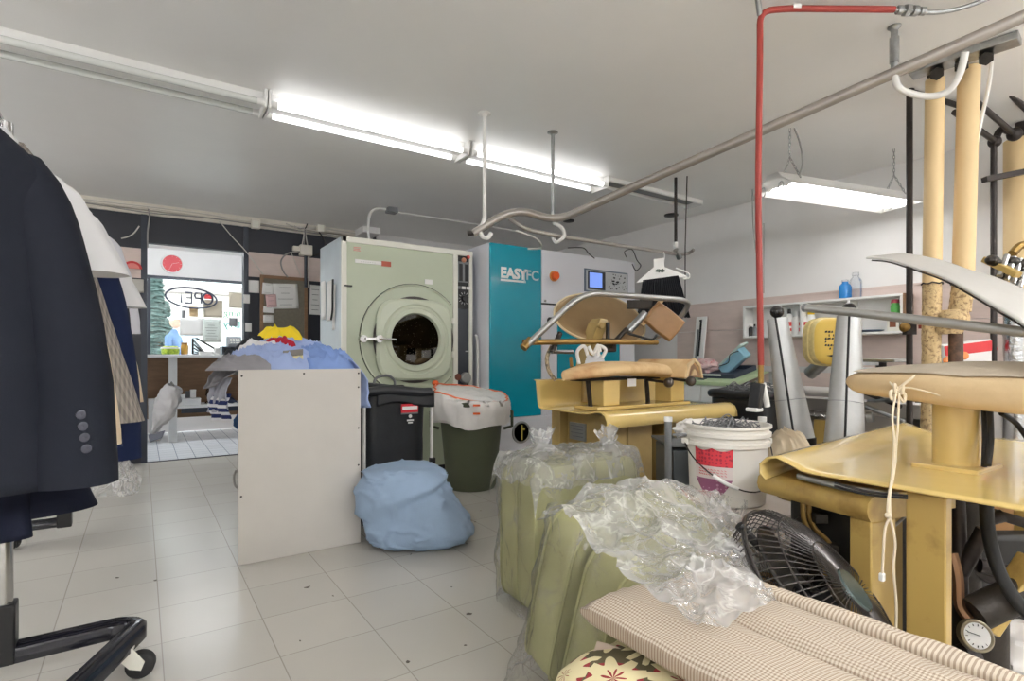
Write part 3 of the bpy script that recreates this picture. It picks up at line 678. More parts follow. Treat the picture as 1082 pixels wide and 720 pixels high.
# ================================================================ CEILING LIGHTS AND RAILS
def strip_light(x0, x1, y, lit, label, name='fluorescent_fixture', tubes=2, z=HC):
    t = thing(name, label, 'ceiling light', ((x0 + x1) / 2, y, z - .09), None)
    M = Matrix(((0, 0, 1, 0), (1, 0, 0, y), (0, 1, 0, z), (0, 0, 0, 1)))
    MB().prism([(-.055, 0), (-.055, -.025), (-.035, -.06), (.035, -.06), (.055, -.025), (.055, 0)], x0 + .012, x1 - .012, M).build('housing', WHITEM, t)
    for x in (x0, x1 - .016):
        MB().prism([(-.11, 0), (-.11, -.035), (-.09, -.095), (.09, -.095), (.11, -.035), (.11, 0)], x, x + .016, M).build('end_plate', WHITEM, t, bevel=.003)
    for yy in ([-.078, .078] if tubes == 2 else []):
        tb = MB().cyl((x0 + .05, y + yy, z - .066), (x1 - .05, y + yy, z - .066), .017, n=14).build('tube', TUBE_ON if lit else TUBE_OFF, t)
        m = MB()
        for a, bq in ((x0 + .016, x0 + .05), (x1 - .05, x1 - .016)): m.cyl((a, y + yy, z - .066), (bq, y + yy, z - .066), .018, n=14)
        m.build('tube_cap', WHITEP, tb)
    return t
LY = 3.31
strip_light(-.72, .57, LY, False, 'unlit white strip light nearest the hung clothes, first in the ceiling row')
strip_light(-2.05, -.76, LY, False, 'unlit white strip light at the far end of the ceiling row over the clothes rail')
strip_light(.575, 1.83, LY, True, 'lit twin-tube strip light, first of the two lit ones from the clothes')
strip_light(1.845, 3.11, LY, True, 'lit twin-tube strip light nearest the overhead steel rail')
ch = thing('empty_light_channel', 'empty white light channel without tubes at the end of the lit strip lights', 'ceiling channel', (3.7, LY, HC - .05))
for yy in (-.085, .085):
    MB().bb((3.12, LY + yy - .012, HC - .035), (4.3, LY + yy + .012, HC)).build('side_rail', WHITEM, ch, bevel=.003)
MB().bb((4.28, LY - .1, HC - .05), (4.3, LY + .1, HC)).build('end_plate', WHITEM, ch, bevel=.003)
MB().bb((3.12, LY - .07, HC - .008), (4.28, LY + .07, HC)).build('back_plate', GREYP, ch)
# fill lamps added out of view to even out the brightness
def hung_batten(x, y, label, z=2.12, ln=1.22, along=0, tm=None):
    t = thing('added_fill_light', label, 'hanging light', (x, y, z))
    d = V(cos(along), sin(along), 0); a, b = V(x, y, z) - d * ln / 2, V(x, y, z) + d * ln / 2
    MB().bar(a, b, .04, .05).build('batten', WHITEM, t, bevel=.004)
    for s in (-.05, .05):
        o = V(-d.y, d.x, 0) * s
        MB().cyl(a + d * .03 + o, b - d * .03 + o, .018, n=14).build('tube', tm or FILL_REAR, t)
    for q in (a + d * .15, b - d * .15): MB().cyl(q, V(q.x, q.y, HC), .004, n=6).build('hanger_wire', GALV, t)
hung_batten(-1.2, -1.2, 'added unseen fill light behind the viewer, on the clothes side')
hung_batten(1.2, -1.2, 'added unseen fill light behind the viewer, in mid room')
hung_batten(3.5, -1.2, 'added unseen fill light behind the viewer, by the long white wall')
FILL_SIDE = emat('added_side_fill_tube', (250, 251, 253), 34.0)  # emission for the fill lights added out of view beyond the rack
hung_batten(-1.75, 2.9, 'added unseen fill light beyond the clothes rack, nearer the viewer', tm=FILL_SIDE, along=pi / 2)
hung_batten(-1.75, 5.0, 'added unseen fill light beyond the clothes rack, nearer the dark wall', tm=FILL_SIDE, along=pi / 2)
hung_batten(.8, 7.4, 'added unseen fill light in the shop front, above its opening', 2.33, tm=FILL_SHOP)
hung_batten(-.7, 7.5, 'added unseen fill light in the shop front, past the hung clothes', 2.33, tm=FILL_SHOP)

# hanging shop light
A = V(3.27, 1.93, 2.1); B = V(4.43, 1.66, 2.1)
hl = thing('hanging_light', 'lit twin-tube shop light with white reflector hung on chains', 'hanging light', (A + B) / 2)
ax = (B - A).normalized(); sd = V(0, 0, 1).cross(ax)
Mh = Matrix((sd, V(0, 0, 1), ax)).transposed().to_4x4(); Mh.translation = A; Ln = (B - A).length
MB().prism([(-.15, -.045), (-.06, .02), (-.04, .05), (.04, .05), (.06, .02), (.15, -.045), (.147, -.048), (.056, .01), (-.056, .01), (-.147, -.048)], 0, Ln, Mh).build('reflector', WHITEM, hl, smooth=30)
for s in (0, Ln - .012):
    MB().prism([(-.15, -.045), (-.06, .02), (-.04, .05), (.04, .05), (.06, .02), (.15, -.045)], s, s + .012, Mh).build('end_plate', WHITEM, hl)
for s in (-.065, .065):
    tb = MB().cyl(Mh @ V(s, -.022, .05), Mh @ V(s, -.022, Ln - .05), .019, n=14).build('tube', TUBE_HANG, hl)
    m = MB(); m.cyl(Mh @ V(s, -.022, .012), Mh @ V(s, -.022, .05), .02, n=12); m.cyl(Mh @ V(s, -.022, Ln - .05), Mh @ V(s, -.022, Ln - .012), .02, n=12); m.build('tube_cap', WHITEP, tb)
def chain(a, b, m, n=None, r=.0022):
    a, b = V(a), V(b); L_ = (b - a).length; n = n or max(3, int(L_ / .022)); d = (b - a) / n; R = basis(d)
    for i in range(n):
        c = a + d * (i + .5); ln = d.length * .72; pts = []
        for k in range(10):
            t = 2 * pi * k / 10; u, w = cos(t) * .006, sin(t) * ln
            pts.append(c + (R @ (V(u, 0, w) if i % 2 else V(0, u, w))))
        m.tube(pts, r, 5, closed=True)
for f, nm in ((.12, 0), (.93, 1)):
    top = A + ax * (Ln * f); top = V(top.x, top.y, HC); mid = V(top.x, top.y, 2.27)
    m = MB(); chain(top, mid, m); chain(mid, Mh @ V(-.08, .02, Ln * f), m); chain(mid, Mh @ V(.08, .02, Ln * f), m)
    m.build('chain', GALV, hl)
m = MB()
for s in (-.07, .07): m.tube([Mh @ V(s + .02 * cos(t), -.05 + .03 * sin(t), -.006) for t in [2 * pi * i / 12 for i in range(12)]], .004, 5, closed=True)
m.build('end_hook', GALV, hl)
m = MB(); q = V(A.x + .16, A.y - .05, HC); m.tube(spline([q, q + V(.03, -.02, -.1), q + V(.06, -.02, -.22), q + V(.04, .0, -.31)], 5), .005, 6); m.build('power_cord', GCAB, hl)

# ---------------------------------------------------------------- overhead slick rails
rA = P(588, 233, 3.53); rB = P(945, 77, 2.41); rEnd = rB + (rB - rA) * .75
sr = thing('garment_rail', 'long thick grey steel garment rail rising overhead across the room', 'rail', (rA + rB) / 2)
low = [P(500, 246, 3.30), P(508, 242, 3.30), P(528, 229, 3.3), P(545, 221, 3.33), P(560, 224, 3.42), P(582, 234, 3.52)]
MB().tube(rounded([P(500, 247, 3.27), P(543, 220, 3.30), P(588, 234, 3.53), rA + (rB - rA) * .3, rEnd], .14, 6), .0245, 14).build('rail_tube', RAILM, sr)
MB().cyl(P(494, 247, 3.27), P(502, 246, 3.27), .015).build('end_stub', DPIPE, sr)
def hook(pts, r, m, nm): MB().tube(spline(pts, 6), r, 10).build(nm, m, sr)
c = P(512, 119, 3.27)
MB().cyl(V(c.x, c.y, HC), V(c.x, c.y, 1.83), .012).build('drop_rod', WPIPE, sr)
MB().lathe([(.04, 0), (.04, -.006), (.02, -.012), (.014, -.02)], V(c.x, c.y, HC)).build('ceiling_flange', WPIPE, sr)
q = V(c.x, c.y, 1.83)
hook([q, q + RT * -.01 + V(0, 0, -.03), q + RT * -.025 + V(0, 0, -.07), q + RT * -.012 + V(0, 0, -.11), q + RT * .02 + V(0, 0, -.115), q + RT * .04 + V(0, 0, -.085)], .014, WPIPE, 'hook')
c = P(584, 140, 3.54)
MB().cyl(V(c.x, c.y, HC), V(c.x, c.y, 1.90), .011).build('drop_rod', GALV, sr)
MB().lathe([(.035, 0), (.035, -.006), (.018, -.012), (.012, -.02)], V(c.x, c.y, HC)).build('ceiling_flange', GALV, sr)
# near support: rod + big J bracket
c = P(945, 30, 2.41)
MB().cyl(V(c.x, c.y, HC), P(945, 72, 2.41), .014).build('drop_rod', GALV, sr)
MB().cyl(V(c.x, c.y, HC - .05), V(c.x, c.y, HC - .16), .019).build('rod_sleeve', GALV, sr)
MB().lathe([(.026, 0), (.026, -.006), (.018, -.012), (.014, -.02)], V(c.x, c.y, HC)).build('ceiling_flange', GALV, sr)
hook([P(945, 72, 2.41), P(948, 90, 2.40), P(960, 98, 2.4), P(982, 102, 2.38), P(1002, 96, 2.34), P(1014, 78, 2.3), P(1020, 55, 2.26)], .014, WPIPE, 'hook')

s2 = thing('branch_rail', 'thin grey garment rail hung behind the press, over the blue machine', 'rail', P(650, 262, 3.8))
MB().tube(rounded([P(538, 231, 3.45), P(556, 243, 3.45), P(592, 250, 3.52), P(717, 269, 4.44), P(728, 268, 4.47), P(733, 264, 4.42)], .08, 5), .0135, 12).build('rail_tube', RAILM, s2)
c = P(714, 188, 4.44)
MB().cyl(V(c.x, c.y, HC), P(714, 257, 4.44), .012).build('drop_rod', DPIPE, s2)
MB().cyl(P(714, 256, 4.44), P(714, 262, 4.44), .017).build('rod_cap', WPIPE, s2)
MB().cyl(P(714, 264, 4.40), P(718, 273, 4.44), .022).build('rail_collar', GALV, s2)
MB().tube(spline([P(585, 236, 3.53), P(594, 241, 3.5), P(596, 250, 3.5), P(588, 256, 3.52), P(584, 251, 3.55)], 5), .012, 10).build('hook', WPIPE, s2)
m = MB(); q = P(726, 150, 4.4)
tag(MB().tube([V(q.x, q.y, HC), P(724, 262, 4.44), P(724, 336, 4.44)], .0045, 6).build('hanging_wire', DPIPE), 'thin dark wire hanging straight down by the end of the thin rail', 'wire')
# ceiling conduit run
cn = thing('ceiling_conduit', 'pale conduit with a small box running along the ceiling above the big dryer', 'conduit', PZ(415, 220, HC))
def CP_(px, py, dz=-.02): q = PZ(px, py, HC); return V(q.x, q.y, HC + dz)
MB().tube([CP_(418, 222), CP_(470, 230), CP_(520, 238), CP_(548, 243)], .009, 8).build('pipe', WPIPE, cn)
MB().box(CP_(414, 220, -.025), (.1, .1, .05)).build('box', GREYP, cn, bevel=.004)
q = CP_(399, 218); MB().tube(spline([CP_(408, 219), q, q + V(-.06, .03, -.05), q + V(-.08, .04, -.18), q + V(-.07, .03, -.33)], 6), .012, 8).build('bend', WPIPE, cn)
MB().box(PY(388, 235, YW - .18), (.2, .3, .3)).build('beam_box', W_PAINT)['kind'] = 'structure'
bpy.data.objects['beam_box'].name = 'trim_11'
for px, py in ((885 / 3.86 + 480, 492 / 3.86 + 100),):
    q = CP_(px + 0, 227, 0)
    v_ = tag(MB().lathe([(.07, 0), (.07, -.012), (.03, -.02), (.001, -.02)], q).build('ceiling_rose', BLACKM), 'round black fitting on the ceiling under the empty light channel', 'ceiling fitting')
q = CP_(601, 233, 0)
tag(MB().lathe([(.06, 0), (.06, -.012), (.03, -.02), (.001, -.02)], q).build('ceiling_rose', BLACKM), 'round black ceiling fitting above the blue machine, by the rail bend', 'ceiling fitting')

# ---------------------------------------------------------------- red air hose with blow gun
hz = HC - .04
h0 = P(803, 14, 2.24)
hose = thing('air_hose', 'red air hose dropping from the ceiling with a blow gun at its end', 'hose', V(h0.x, h0.y, 1))
run = rounded([P(945, 10, 2.24), P(830, 9, 2.24), P(803, 12, 2.24), P(803, 60, 2.24), P(801, 200, 2.24), P(804, 386, 2.24)], .12, 6)
MB().tube(run, .0125, 10).build('hose_tube', RED, hose)
MB().tube(rounded([P(945, 10, 2.24), P(990, 14, 2.24), P(1020, 8, 2.22), P(1050, -4, 2.2)], .1, 5), .009, 8).build('feed_pipe', GALV, hose)
m = MB()
for i in range(4): m.cyl(P(948 + i * 8, 10.5 + i * .4, 2.24), P(953 + i * 8, 10.8 + i * .4, 2.24), (.017, .024, .02, .016)[i], n=6 if i == 1 else 12)
m.build('coupling', GALV, hose)
MB().tube([P(803, 16, 2.24), P(800, -6, 2.2)], .011, 8).build('ceiling_stub', GALV, hose)
MB().cyl(P(837, 8, 2.24), P(845, 8, 2.24), .0145).build('tape', WHITEP, hose)
MB().cyl(P(804, 386, 2.24), P(804, 405, 2.24), .011).build('swivel', BRASSY, hose)
g = MB(); g.bar(P(801, 405, 2.24), P(797, 432, 2.24), .05, .03); g.build('gun_grip', BLACKM, hose, bevel=.006)
g = MB(); g.tube([P(806, 405, 2.24), P(811, 430, 2.24)], .012, 8); g.build('trigger', WHITEP, hose)
MB().box(P(797, 433, 2.24), (.05, .05, .016)).build('gun_foot', WHITEP, hose, bevel=.004)
m = tag(MB().tube(spline([P(795, 200, 4.4), P(796, 240, 4.4), P(800, 275, 4.4), P(801, 300, 4.4)], 5), .005, 6).build('wall_wire', GCAB), 'thin grey wire hanging on the white wall behind the red hose', 'wire')
m = tag(MB().tube([P(807, 236, 4.6), P(807, 310, 4.6)], .004, 6).build('pull_cord', GCAB), 'second thin cord beside the red hose, on the wall side', 'wire')

# ---------------------------------------------------------------- pipes on the right
def vpipe(name, px, ytop, ybot, D, r, m, label, cat='pipe', n=16):
    a, b = P(px, ytop, D), P(px, ybot, D)
    return MB().cyl(V(a.x, a.y, b.z), a, r, n=n), V(a.x, a.y, 0)
t = thing('iron_riser', 'tall dark iron pipe with a red-handled valve, next to the cream pipes', 'pipe', P(961, 460, 2.98))
a = P(961, 96, 2.98)
MB().cyl(V(a.x, a.y, 0), a, .0155).build('pipe', DPIPE, t)
MB().ball(a, .024).build('elbow', DPIPE, t)
MB().tube([a, a + V(.25, -.05, .0), a + V(.5, -.12, -.02)], .015, 10).build('branch', DPIPE, t)
v = P(961, 346, 2.98)
vb = MB().cyl(v - V(0, 0, .04), v + V(0, 0, .04), .034, n=8).build('valve_body', DPIPE, t)
MB().ball(v + RT * -.02, .03).build('valve_bonnet', BRASSY, vb)
MB().bar(v + RT * .02 - FW * .05, v + RT * .16 - FW * .05, .024, .02).build('valve_handle', mat('red_handle', (150, 62, 48), .5), vb)
# two lagged pipes
def lagged(px0, px1, ytop, ysplit, ybot, D, r, label):
    t = thing('lagged_pipe', label, 'pipe', P(px1, ybot, D))
    a, b, c = P(px0, ytop, D), P(px0 + (px1 - px0) * .65, ysplit, D), P(px1, ybot, D)
    MB().tube([a, b], r, 20).build('insulation', BEIGEPIPE, t)
    m = MB(); n = 14
    m.grid(lambda u, v: (b + (c - b) * v) + V(cos(2 * pi * u), sin(2 * pi * u), 0) * (r * 1.0 + .003 * fbm((cos(u * 6.28), sin(u * 6.28), v * 6), 2.2)), 22, 26, cu=True)
    m.build('cracked_lagging', ROUGHLAG, t, smooth=180)
    if px0 < 1000: MB().cyl(V(c.x, c.y, 0), c, r * .5).build('lower_pipe', DPIPE, t)
    MB().cyl(a, V(a.x, a.y, HC - .05), r * .45).build('neck', DPIPE, t); MB().cyl(a + V(0, 0, .02), a + V(0, 0, .05), r * .8).build('collar', IRON, t)
    MB().tube([b + V(cos(k * .35) * r * 1.06, sin(k * .35) * r * 1.06, .004 * sin(k * 2)) for k in range(18)], .004, 5, closed=True).build('tie_wire', DPIPE, t)
    return t
lagged(988, 983, 84, 300, 470, 2.785, .041, 'cream lagged pipe with cracked lower half, behind the near press')
t = lagged(1024, 1014, 72, 300, 330, 2.74, .046, 'second cream lagged pipe, ending in a cracked elbow and valve')
q = P(1008, 332, 2.74)
m = MB(); m.grid(lambda u, v: q + V(0, 0, .02 - .12 * v) + RT * (-.03 * v) + V(cos(2 * pi * u), sin(2 * pi * u), 0) * (.05 + .025 * sin(v * pi) + .012 * fbm((cos(u * 6.28), sin(u * 6.28), v * 3), 2.5)), 20, 10, cu=True)
m.build('elbow_lagging', ROUGHLAG, t, smooth=180)
rq = P(1010, 345, 2.74); MB().cyl(rq, V(rq.x, rq.y, 0), .03).build('rusty_pipe', mat('rusty_pipe', (112, 84, 66), .8, c2=(60, 48, 42), vscale=25), t)
MB().bar(P(1012, 345, 2.68), P(1045, 345, 2.66), .024, .012).build('valve_lever', GREYP, t, bevel=.004)
# ceiling strut channel with pipes
st = thing('strut_channel', 'galvanised strut channel on the ceiling carrying the pipes', 'bracket', PZ(1010, 60, HC))
a, bq = PZ(962, 78, HC - .02), PZ(1078, 40, HC - .02)
MB().bar(a, bq, .1, .035, V(0, 0, 1)).build('channel', GALV, st, bevel=.004)
for i in range(3): MB().cyl(PZ(990 + i * 26, 78 - i * 8, HC - .04), PZ(990 + i * 26, 78 - i * 8, HC - .08), .03, n=6).build('pipe_clamp', IRON, st)
hp = thing('overhead_pipes', 'group of dark iron pipes running from the strut across the ceiling to the wall', 'pipes', PZ(1040, 120, HC))
for (x0, y0, x1, y1) in ((990, 105, 1052, 150), (1005, 85, 1072, 142), (1042, 74, 1100, 131)):
    d0, d1 = 2.75, 3.5
    MB().tube([P(x0 + (x1 - x0) * .3, y0 + (y1 - y0) * .3, d0 + .25), P(x1, y1, 3.3)], .016, 10).build('pipe', DPIPE, hp)
MB().ball(P(1051, 150, 3.3), .035).build('elbow', DPIPE, hp); MB().ball(P(1072, 142, 3.3), .04).build('elbow', DPIPE, hp)
MB().tube(spline([P(1051, 150, 3.3), P(1058, 137, 3.3), P(1072, 142, 3.3)], 5), .02, 8).build('bend', DPIPE, hp)
rq = P(1050, 150, 3.3); MB().cyl(rq, V(rq.x, rq.y, 0), .016).build('drop_pipe', DPIPE, hp)
MB().bar(P(1040, 190, 3.25), P(1090, 180, 3.25), .04, .03).build('wall_bracket', DPIPE, hp)
t = thing('corner_pipe', 'thick cream lagged pipe at the picture edge beside the wall bracket', 'pipe', P(1078, 300, 3.4))
MB().cyl(P(1079, 310, 3.4), P(1079, 148, 3.4), .085).build('insulation', BEIGEPIPE, t); MB().cyl(P(1079, 146, 3.4), P(1079, 138, 3.4), .06).build('collar', IRON, t)
rq = P(1079, 138, 3.4); MB().cyl(rq, V(rq.x, rq.y, HC), .03).build('neck', DPIPE, t)
rq = P(1079, 300, 3.4); MB().cyl(rq + V(0, 0, -.02), V(XW, rq.y, rq.z - .02), .06).build('wall_stub', BEIGEPIPE, t)
tag(MB().tube(spline([P(1048, 65, 2.7), P(1044, 95, 2.72), P(1036, 130, 2.75), P(1028, 170, 2.8)], 5), .009, 8).build('white_conduit', WPIPE), 'thin white conduit slanting down behind the second cream pipe', 'conduit')
# foil duct behind
fd = MB(); q0, q1 = P(1074, 330, 3.3), P(1074, 480, 3.3); q1 = V(q0.x, q0.y, 0)
fd.grid(lambda u, v: q0 + (q1 - q0) * v + V(cos(2 * pi * u), sin(2 * pi * u), 0) * (.06 + .008 * fbm((cos(u * 6.28) * 2, sin(u * 6.28) * 2, v * 9), 2)), 18, 30, cu=True)
tag(fd.build('foil_duct', mat('crinkled_foil', (200, 202, 204), .25, 1, bump=.5, bscale=40), smooth=180), 'crinkled silver foil duct beyond the near press, by the wall', 'duct')
# ================================================================ BIG SAGE DRYER
DY = 4.23
dr = thing('tumble_dryer', 'big sage green industrial dryer with round glass door', 'dryer', (1.86, DY + .35, 0))
dx0, dx1, dzt = 1.28, 2.44, 1.94
px1 = 2.245     # right end of the front panel
MB().bb((dx0, DY + .02, .08), (dx1, DY + .62, dzt)).build('cabinet', BLUEG, dr, bevel=.006)
m = MB(); m.bb((dx0, DY, .08), (dx0 + .04, DY + .03, dzt)); m.bb((dx0, DY, dzt - .045), (dx1, DY + .03, dzt)); m.bb((px1, DY - .004, .08), (px1 + .045, DY + .03, dzt - .045)); m.bb((dx1 - .035, DY, .08), (dx1, DY + .03, dzt - .045))
m.build('front_frame', BONE, dr, bevel=.004)
MB().bb((dx0 + .04, DY + .012, .08), (px1, DY + .03, dzt - .045)).build('front_panel', SAGE, dr)
MB().bb((dx0 + .02, DY + .03, 0), (dx1 - .02, DY + .6, .08)).build('plinth', BLACKM, dr)
dc = V(1.885, DY + .012, 1.147)
arc = [radians(42 + 276 * i / 60) for i in range(61)]
def arcring(prof): return [[dc + V(r * cos(a), -z, r * sin(a)) for a in arc] for r, z in prof]
m = MB(); m.loft(arcring([(.447, 0), (.447, .006), (.46, .01), (.46, 0)]), cap=False, close=False); m.build('drum_ring', SAGEL, dr)
m = MB(); m.loft(arcring([(.4605, 0), (.4605, .003), (.467, .003), (.467, 0)]), cap=False, close=False); m.build('ring_shadow_gap', mat('dark_seam', (72, 76, 66), .7), dr)
# door
def sq_ring(n, a, p):
    out = []
    for i in range(n):
        t = 2 * pi * i / n; c, s = cos(t), sin(t)
        r = a / ((abs(c) ** p + abs(s) ** p) ** (1 / p)); out.append((r * c, r * s))
    return out
N = 64
def ringpts(fnr, y): return [dc + V(x, -y, z) for x, z in fnr]
R_ = lambda r: [(r * cos(2 * pi * i / N), r * sin(2 * pi * i / N)) for i in range(N)]
dm = MB()
dm.loft([ringpts(sq_ring(N, .335, 4.2), 0.012), ringpts(sq_ring(N, .335, 4.2), .03), ringpts(sq_ring(N, .318, 4.2), .05), ringpts(R_(.295), .052), ringpts(R_(.285), .042), ringpts(R_(.265), .04), ringpts(R_(.255), .055), ringpts(R_(.222), .055), ringpts(R_(.214), .04), ringpts(R_(.21), .02)], cap=False)
door = dm.build('door', SAGEL, dr, smooth=35)
DG = mat('dark_drum', (58, 53, 48), .4)
MB().lathe([(.21, -.0), (.21, .004), (.001, .004)], dc + V(0, -.024, 0), (0, -1, 0), n=48).build('door_glass', glass_mat('dark_door_glass', (170, 164, 152), 2.0), door)
# drum inside seen through the glass
m = MB(); m.lathe([(.36, -.005), (.001, -.005)], dc + V(0, -.02, 0), (0, -1, 0), n=40, cap=False); m.build('drum_face', DG, dr)
m = MB()
for i in range(3):
    a = i * 2 * pi / 3 + .9; m.prism([(-.03, 0), (0, .035), (.03, 0)], 0, .2, frame(dc + V(.2 * cos(a), -.021, .2 * sin(a)), (-cos(a), 0, -sin(a)), (-sin(a), 0, cos(a))))
m.build('drum_ribs', mat('dim_drum_rib', (92, 86, 78), .45), dr)
m = MB(); rnd = random.Random(3)
for i in range(70): a = rnd.random() * 6.28; r = .2 * sqrt(rnd.random()); m.lathe([(.001, 0), (.004, 0), (.004, .001), (.001, .001)], dc + V(r * cos(a), -.0245, r * sin(a)), (0, -1, 0), n=6)
m.build('drum_perforations', mat('drum_hole', (120, 114, 104), .4, .5), dr)
# latch and hinges
lt = MB().cyl(dc + V(-.445, -.0, 0), dc + V(-.445, -.05, 0), .03).build('latch_post', CHROME, dr)
m = MB(); m.bar(dc + V(-.43, -.05, 0), dc + V(-.3, -.075, 0), .03, .02); m.cyl(dc + V(-.33, -.05, 0), dc + V(-.33, -.085, 0), .03); m.tube([dc + V(-.33, -.085, 0), dc + V(-.2, -.1, -.004)], [.012, .008]); m.build('latch_handle', CHROME, lt)
for s in (-.12, .17):
    m = MB(); m.cyl(dc + V(.345, -.03, s - .02), dc + V(.345, -.03, s + .02), .016); m.box(dc + V(.36, -.02, s), (.04, .02, .05)); m.build('hinge', BONE, door)
# labels
pl = MB().bb((1.385, DY + .006, 1.742), (1.60, DY + .013, 1.77)).build('name_plate', WHITEP, dr)
MB().bb((1.60, DY + .006, 1.735), (1.68, DY + .013, 1.775)).build('brand_tab', mat('red_brown_tab', (180, 86, 66), .5), dr)
MT = lambda x, y, z: Matrix(((1, 0, 0, x), (0, 0, -1, y), (0, 1, 0, z), (0, 0, 0, 1)))
text_mb('- - - - - - -', .03, MT(1.49, DY + .0055, 1.756), .0004).build('plate_print', GREYP, pl)
MB().bb((1.98, DY + .008, 1.62), (2.05, DY + .013, 1.66)).build('sticker', WHITEP, dr)
MB().bb((1.30, DY - .004, 1.55), (1.36, DY + .013, 1.562)).build('key_slot', BLACKM, dr)
m = MB()
for i in range(3): m.bb((1.375, DY + .008, 1.835 + .012 * i), (1.43 - .008 * (i % 2), DY + .013, 1.841 + .012 * i))
m.build('red_stamp', mat('faded_red_stamp', (220, 150, 140), .7), dr)
# control strip
MB().bb((px1 + .045, DY + .018, .08), (dx1 - .035, DY + .03, dzt - .045)).build('control_strip', SLATE, dr)
MB().bb((px1 + .05, DY + .008, 1.43), (dx1 - .04, DY + .02, dzt - .05)).build('dial_panel', BLACKM, dr)
cxm = (px1 + dx1 + .01) / 2
m = MB(); m.bb((cxm - .055, DY + .0, 1.66), (cxm + .055, DY + .01, 1.84)); m.build('gauge_window', GREYP, dr)
m = MB(); m.bb((cxm - .045, DY - .003, 1.67), (cxm - .012, DY + .004, 1.82)); m.bb((cxm + .012, DY - .003, 1.67), (cxm + .045, DY + .004, 1.82)); m.build('gauge_slots', BLACKM, dr)
MB().ball(V(cxm + .0, DY - .003, 1.855), .022).build('pilot_lamp', mat('amber_lamp', (214, 150, 120), .3), dr)
MB().ball(V(cxm + .045, DY - .003, 1.885), .018).build('pilot_lamp', mat('red_lamp', (190, 70, 60), .3), dr)
for i in range(3): MB().bb((cxm - .065 + .048 * i, DY - .002, 1.60), (cxm - .03 + .048 * i, DY + .008, 1.625)).build('indicator_tag', WHITEP if i else GREYP, dr)
dl = MB().lathe([(.001, 0), (.03, 0), (.026, .02), (.001, .02)], V(cxm + .01, DY + .008, 1.52), (0, -1, 0)).build('timer_dial', BLACKM, dr)
m = MB()
for i in range(12): a = i * pi / 6; o_ = V(cxm + .01, DY + .007, 1.52); m.bar(o_ + V(sin(a) * .04, 0, cos(a) * .04), o_ + V(sin(a) * .056, 0, cos(a) * .056), .006, .002)
m.build('dial_marks', WHITEP, dl)
MB().bb((dx1 - .07, DY + .0, 1.05), (dx1 - .04, DY + .012, 1.06)).build('strip_mark', WHITEP, dr)
MB().lathe([(.001, 0), (.05, 0), (.05, .03), (.04, .04), (.001, .04)], V(cxm + .02, DY + .018, .82), (0, -1, 0)).build('drain_knob', STEEL, dr)
MB().lathe([(.001, 0), (.03, 0), (.03, .03), (.001, .03)], V(cxm - .06, DY + .018, .83), (0, -1, 0)).build('drain_plug', mat('copper_fitting', (150, 96, 80), .4, .7), dr)
m = MB().tube(spline([V(dx1 + .012, DY - .015, 1.20), V(dx1 + .03, DY - .02, 1.17), V(dx1 + .04, DY - .02, 1.05), V(dx1 + .04, DY - .02, .7)], 6), .012, 10)
tag(m.build('white_hose', WPIPE), 'white hose hanging in the gap between the sage dryer and blue machine', 'hose')
MB().bb((dx1 - .0, DY + .03, .1), (dx1 + .0, DY + .05, .2)) if False else None
# papers and tags stuck to the dryer side (hang on the side wall)
def sidepaper(name, y0, z0, y1, z1, m_, label, skew=0):
    f = lambda u, v: V(dx0 - .006 - .02 * sin(u * 3) * v * .5, y0 + (y1 - y0) * u + skew * (1 - v), z0 + (z1 - z0) * v)
    return tag(MB().grid(f, 5, 6).build(name, m_, solid=.0006), label, 'paper')
sidepaper('hung_sheet', 4.62, 1.30, 4.46, 1.62, PAPER, 'white sheet hung on the grey side of the big dryer', .02)
sidepaper('hung_ticket', 4.44, 1.22, 4.37, 1.58, PAPER, 'narrow pointed white ticket hung nearest the dryer front edge', .03)
sidepaper('hung_ticket', 4.80, 1.32, 4.66, 1.64, PAPER, 'white sheet hung farthest back on the dryer side', .0)
m = MB()
m.tube(spline([V(dx0 - .02, 4.40, 1.62), V(dx0 - .025, 4.39, 1.5), V(dx0 - .02, 4.41, 1.38), V(dx0 - .025, 4.43, 1.30)], 5), .008, 6)
tag(m.build('hung_cable', BLACKM), 'short black cable end hanging on the dryer side in front of the tickets', 'cable')

# ================================================================ BLUE DRY-CLEANING MACHINE
EY = 4.045; ex0, ex1, ezt = 2.50, 4.28, 2.0
em = thing('dry_cleaning_machine', 'tall teal and white dry cleaning machine with a control screen', 'machine', (3.4, EY + .45, 0))
MB().bb((ex0, EY + .01, .13), (ex1, EY + .9, ezt)).build('cabinet', LGREY, em, bevel=.006)
MB().bb((ex0 + .02, EY + .03, 0), (ex1 - .02, EY + .88, .13)).build('plinth', BLACKM, em)
MB().bb((ex0, EY - .012, .47), (3.053, EY + .012, ezt - .003)).build('teal_door', TEAL, em, bevel=.006)
MB().bb((ex0, EY - .004, .13), (3.36, EY + .012, .462)).build('lower_panel', LGREY, em, bevel=.004)
up = MB().bb((3.06, EY - .008, 1.505), (ex1, EY + .012, ezt - .003)).build('control_panel', LGREY, em, bevel=.005)
MB().bb((3.055, EY - .002, 1.49), (ex1, EY + .008, 1.505)).build('panel_gap', BLACKM, em)
MB().bb((3.06, EY - .006, .47), (3.245, EY + .012, 1.49)).build('white_strip', LGREY, em, bevel=.004)
MB().bb((3.25, EY - .008, .5), (4.06, EY + .012, 1.485)).build('teal_panel', TEAL, em, bevel=.005)
MB().bb((4.065, EY - .006, .47), (ex1, EY + .012, 1.49)).build('white_strip', LGREY, em, bevel=.004)
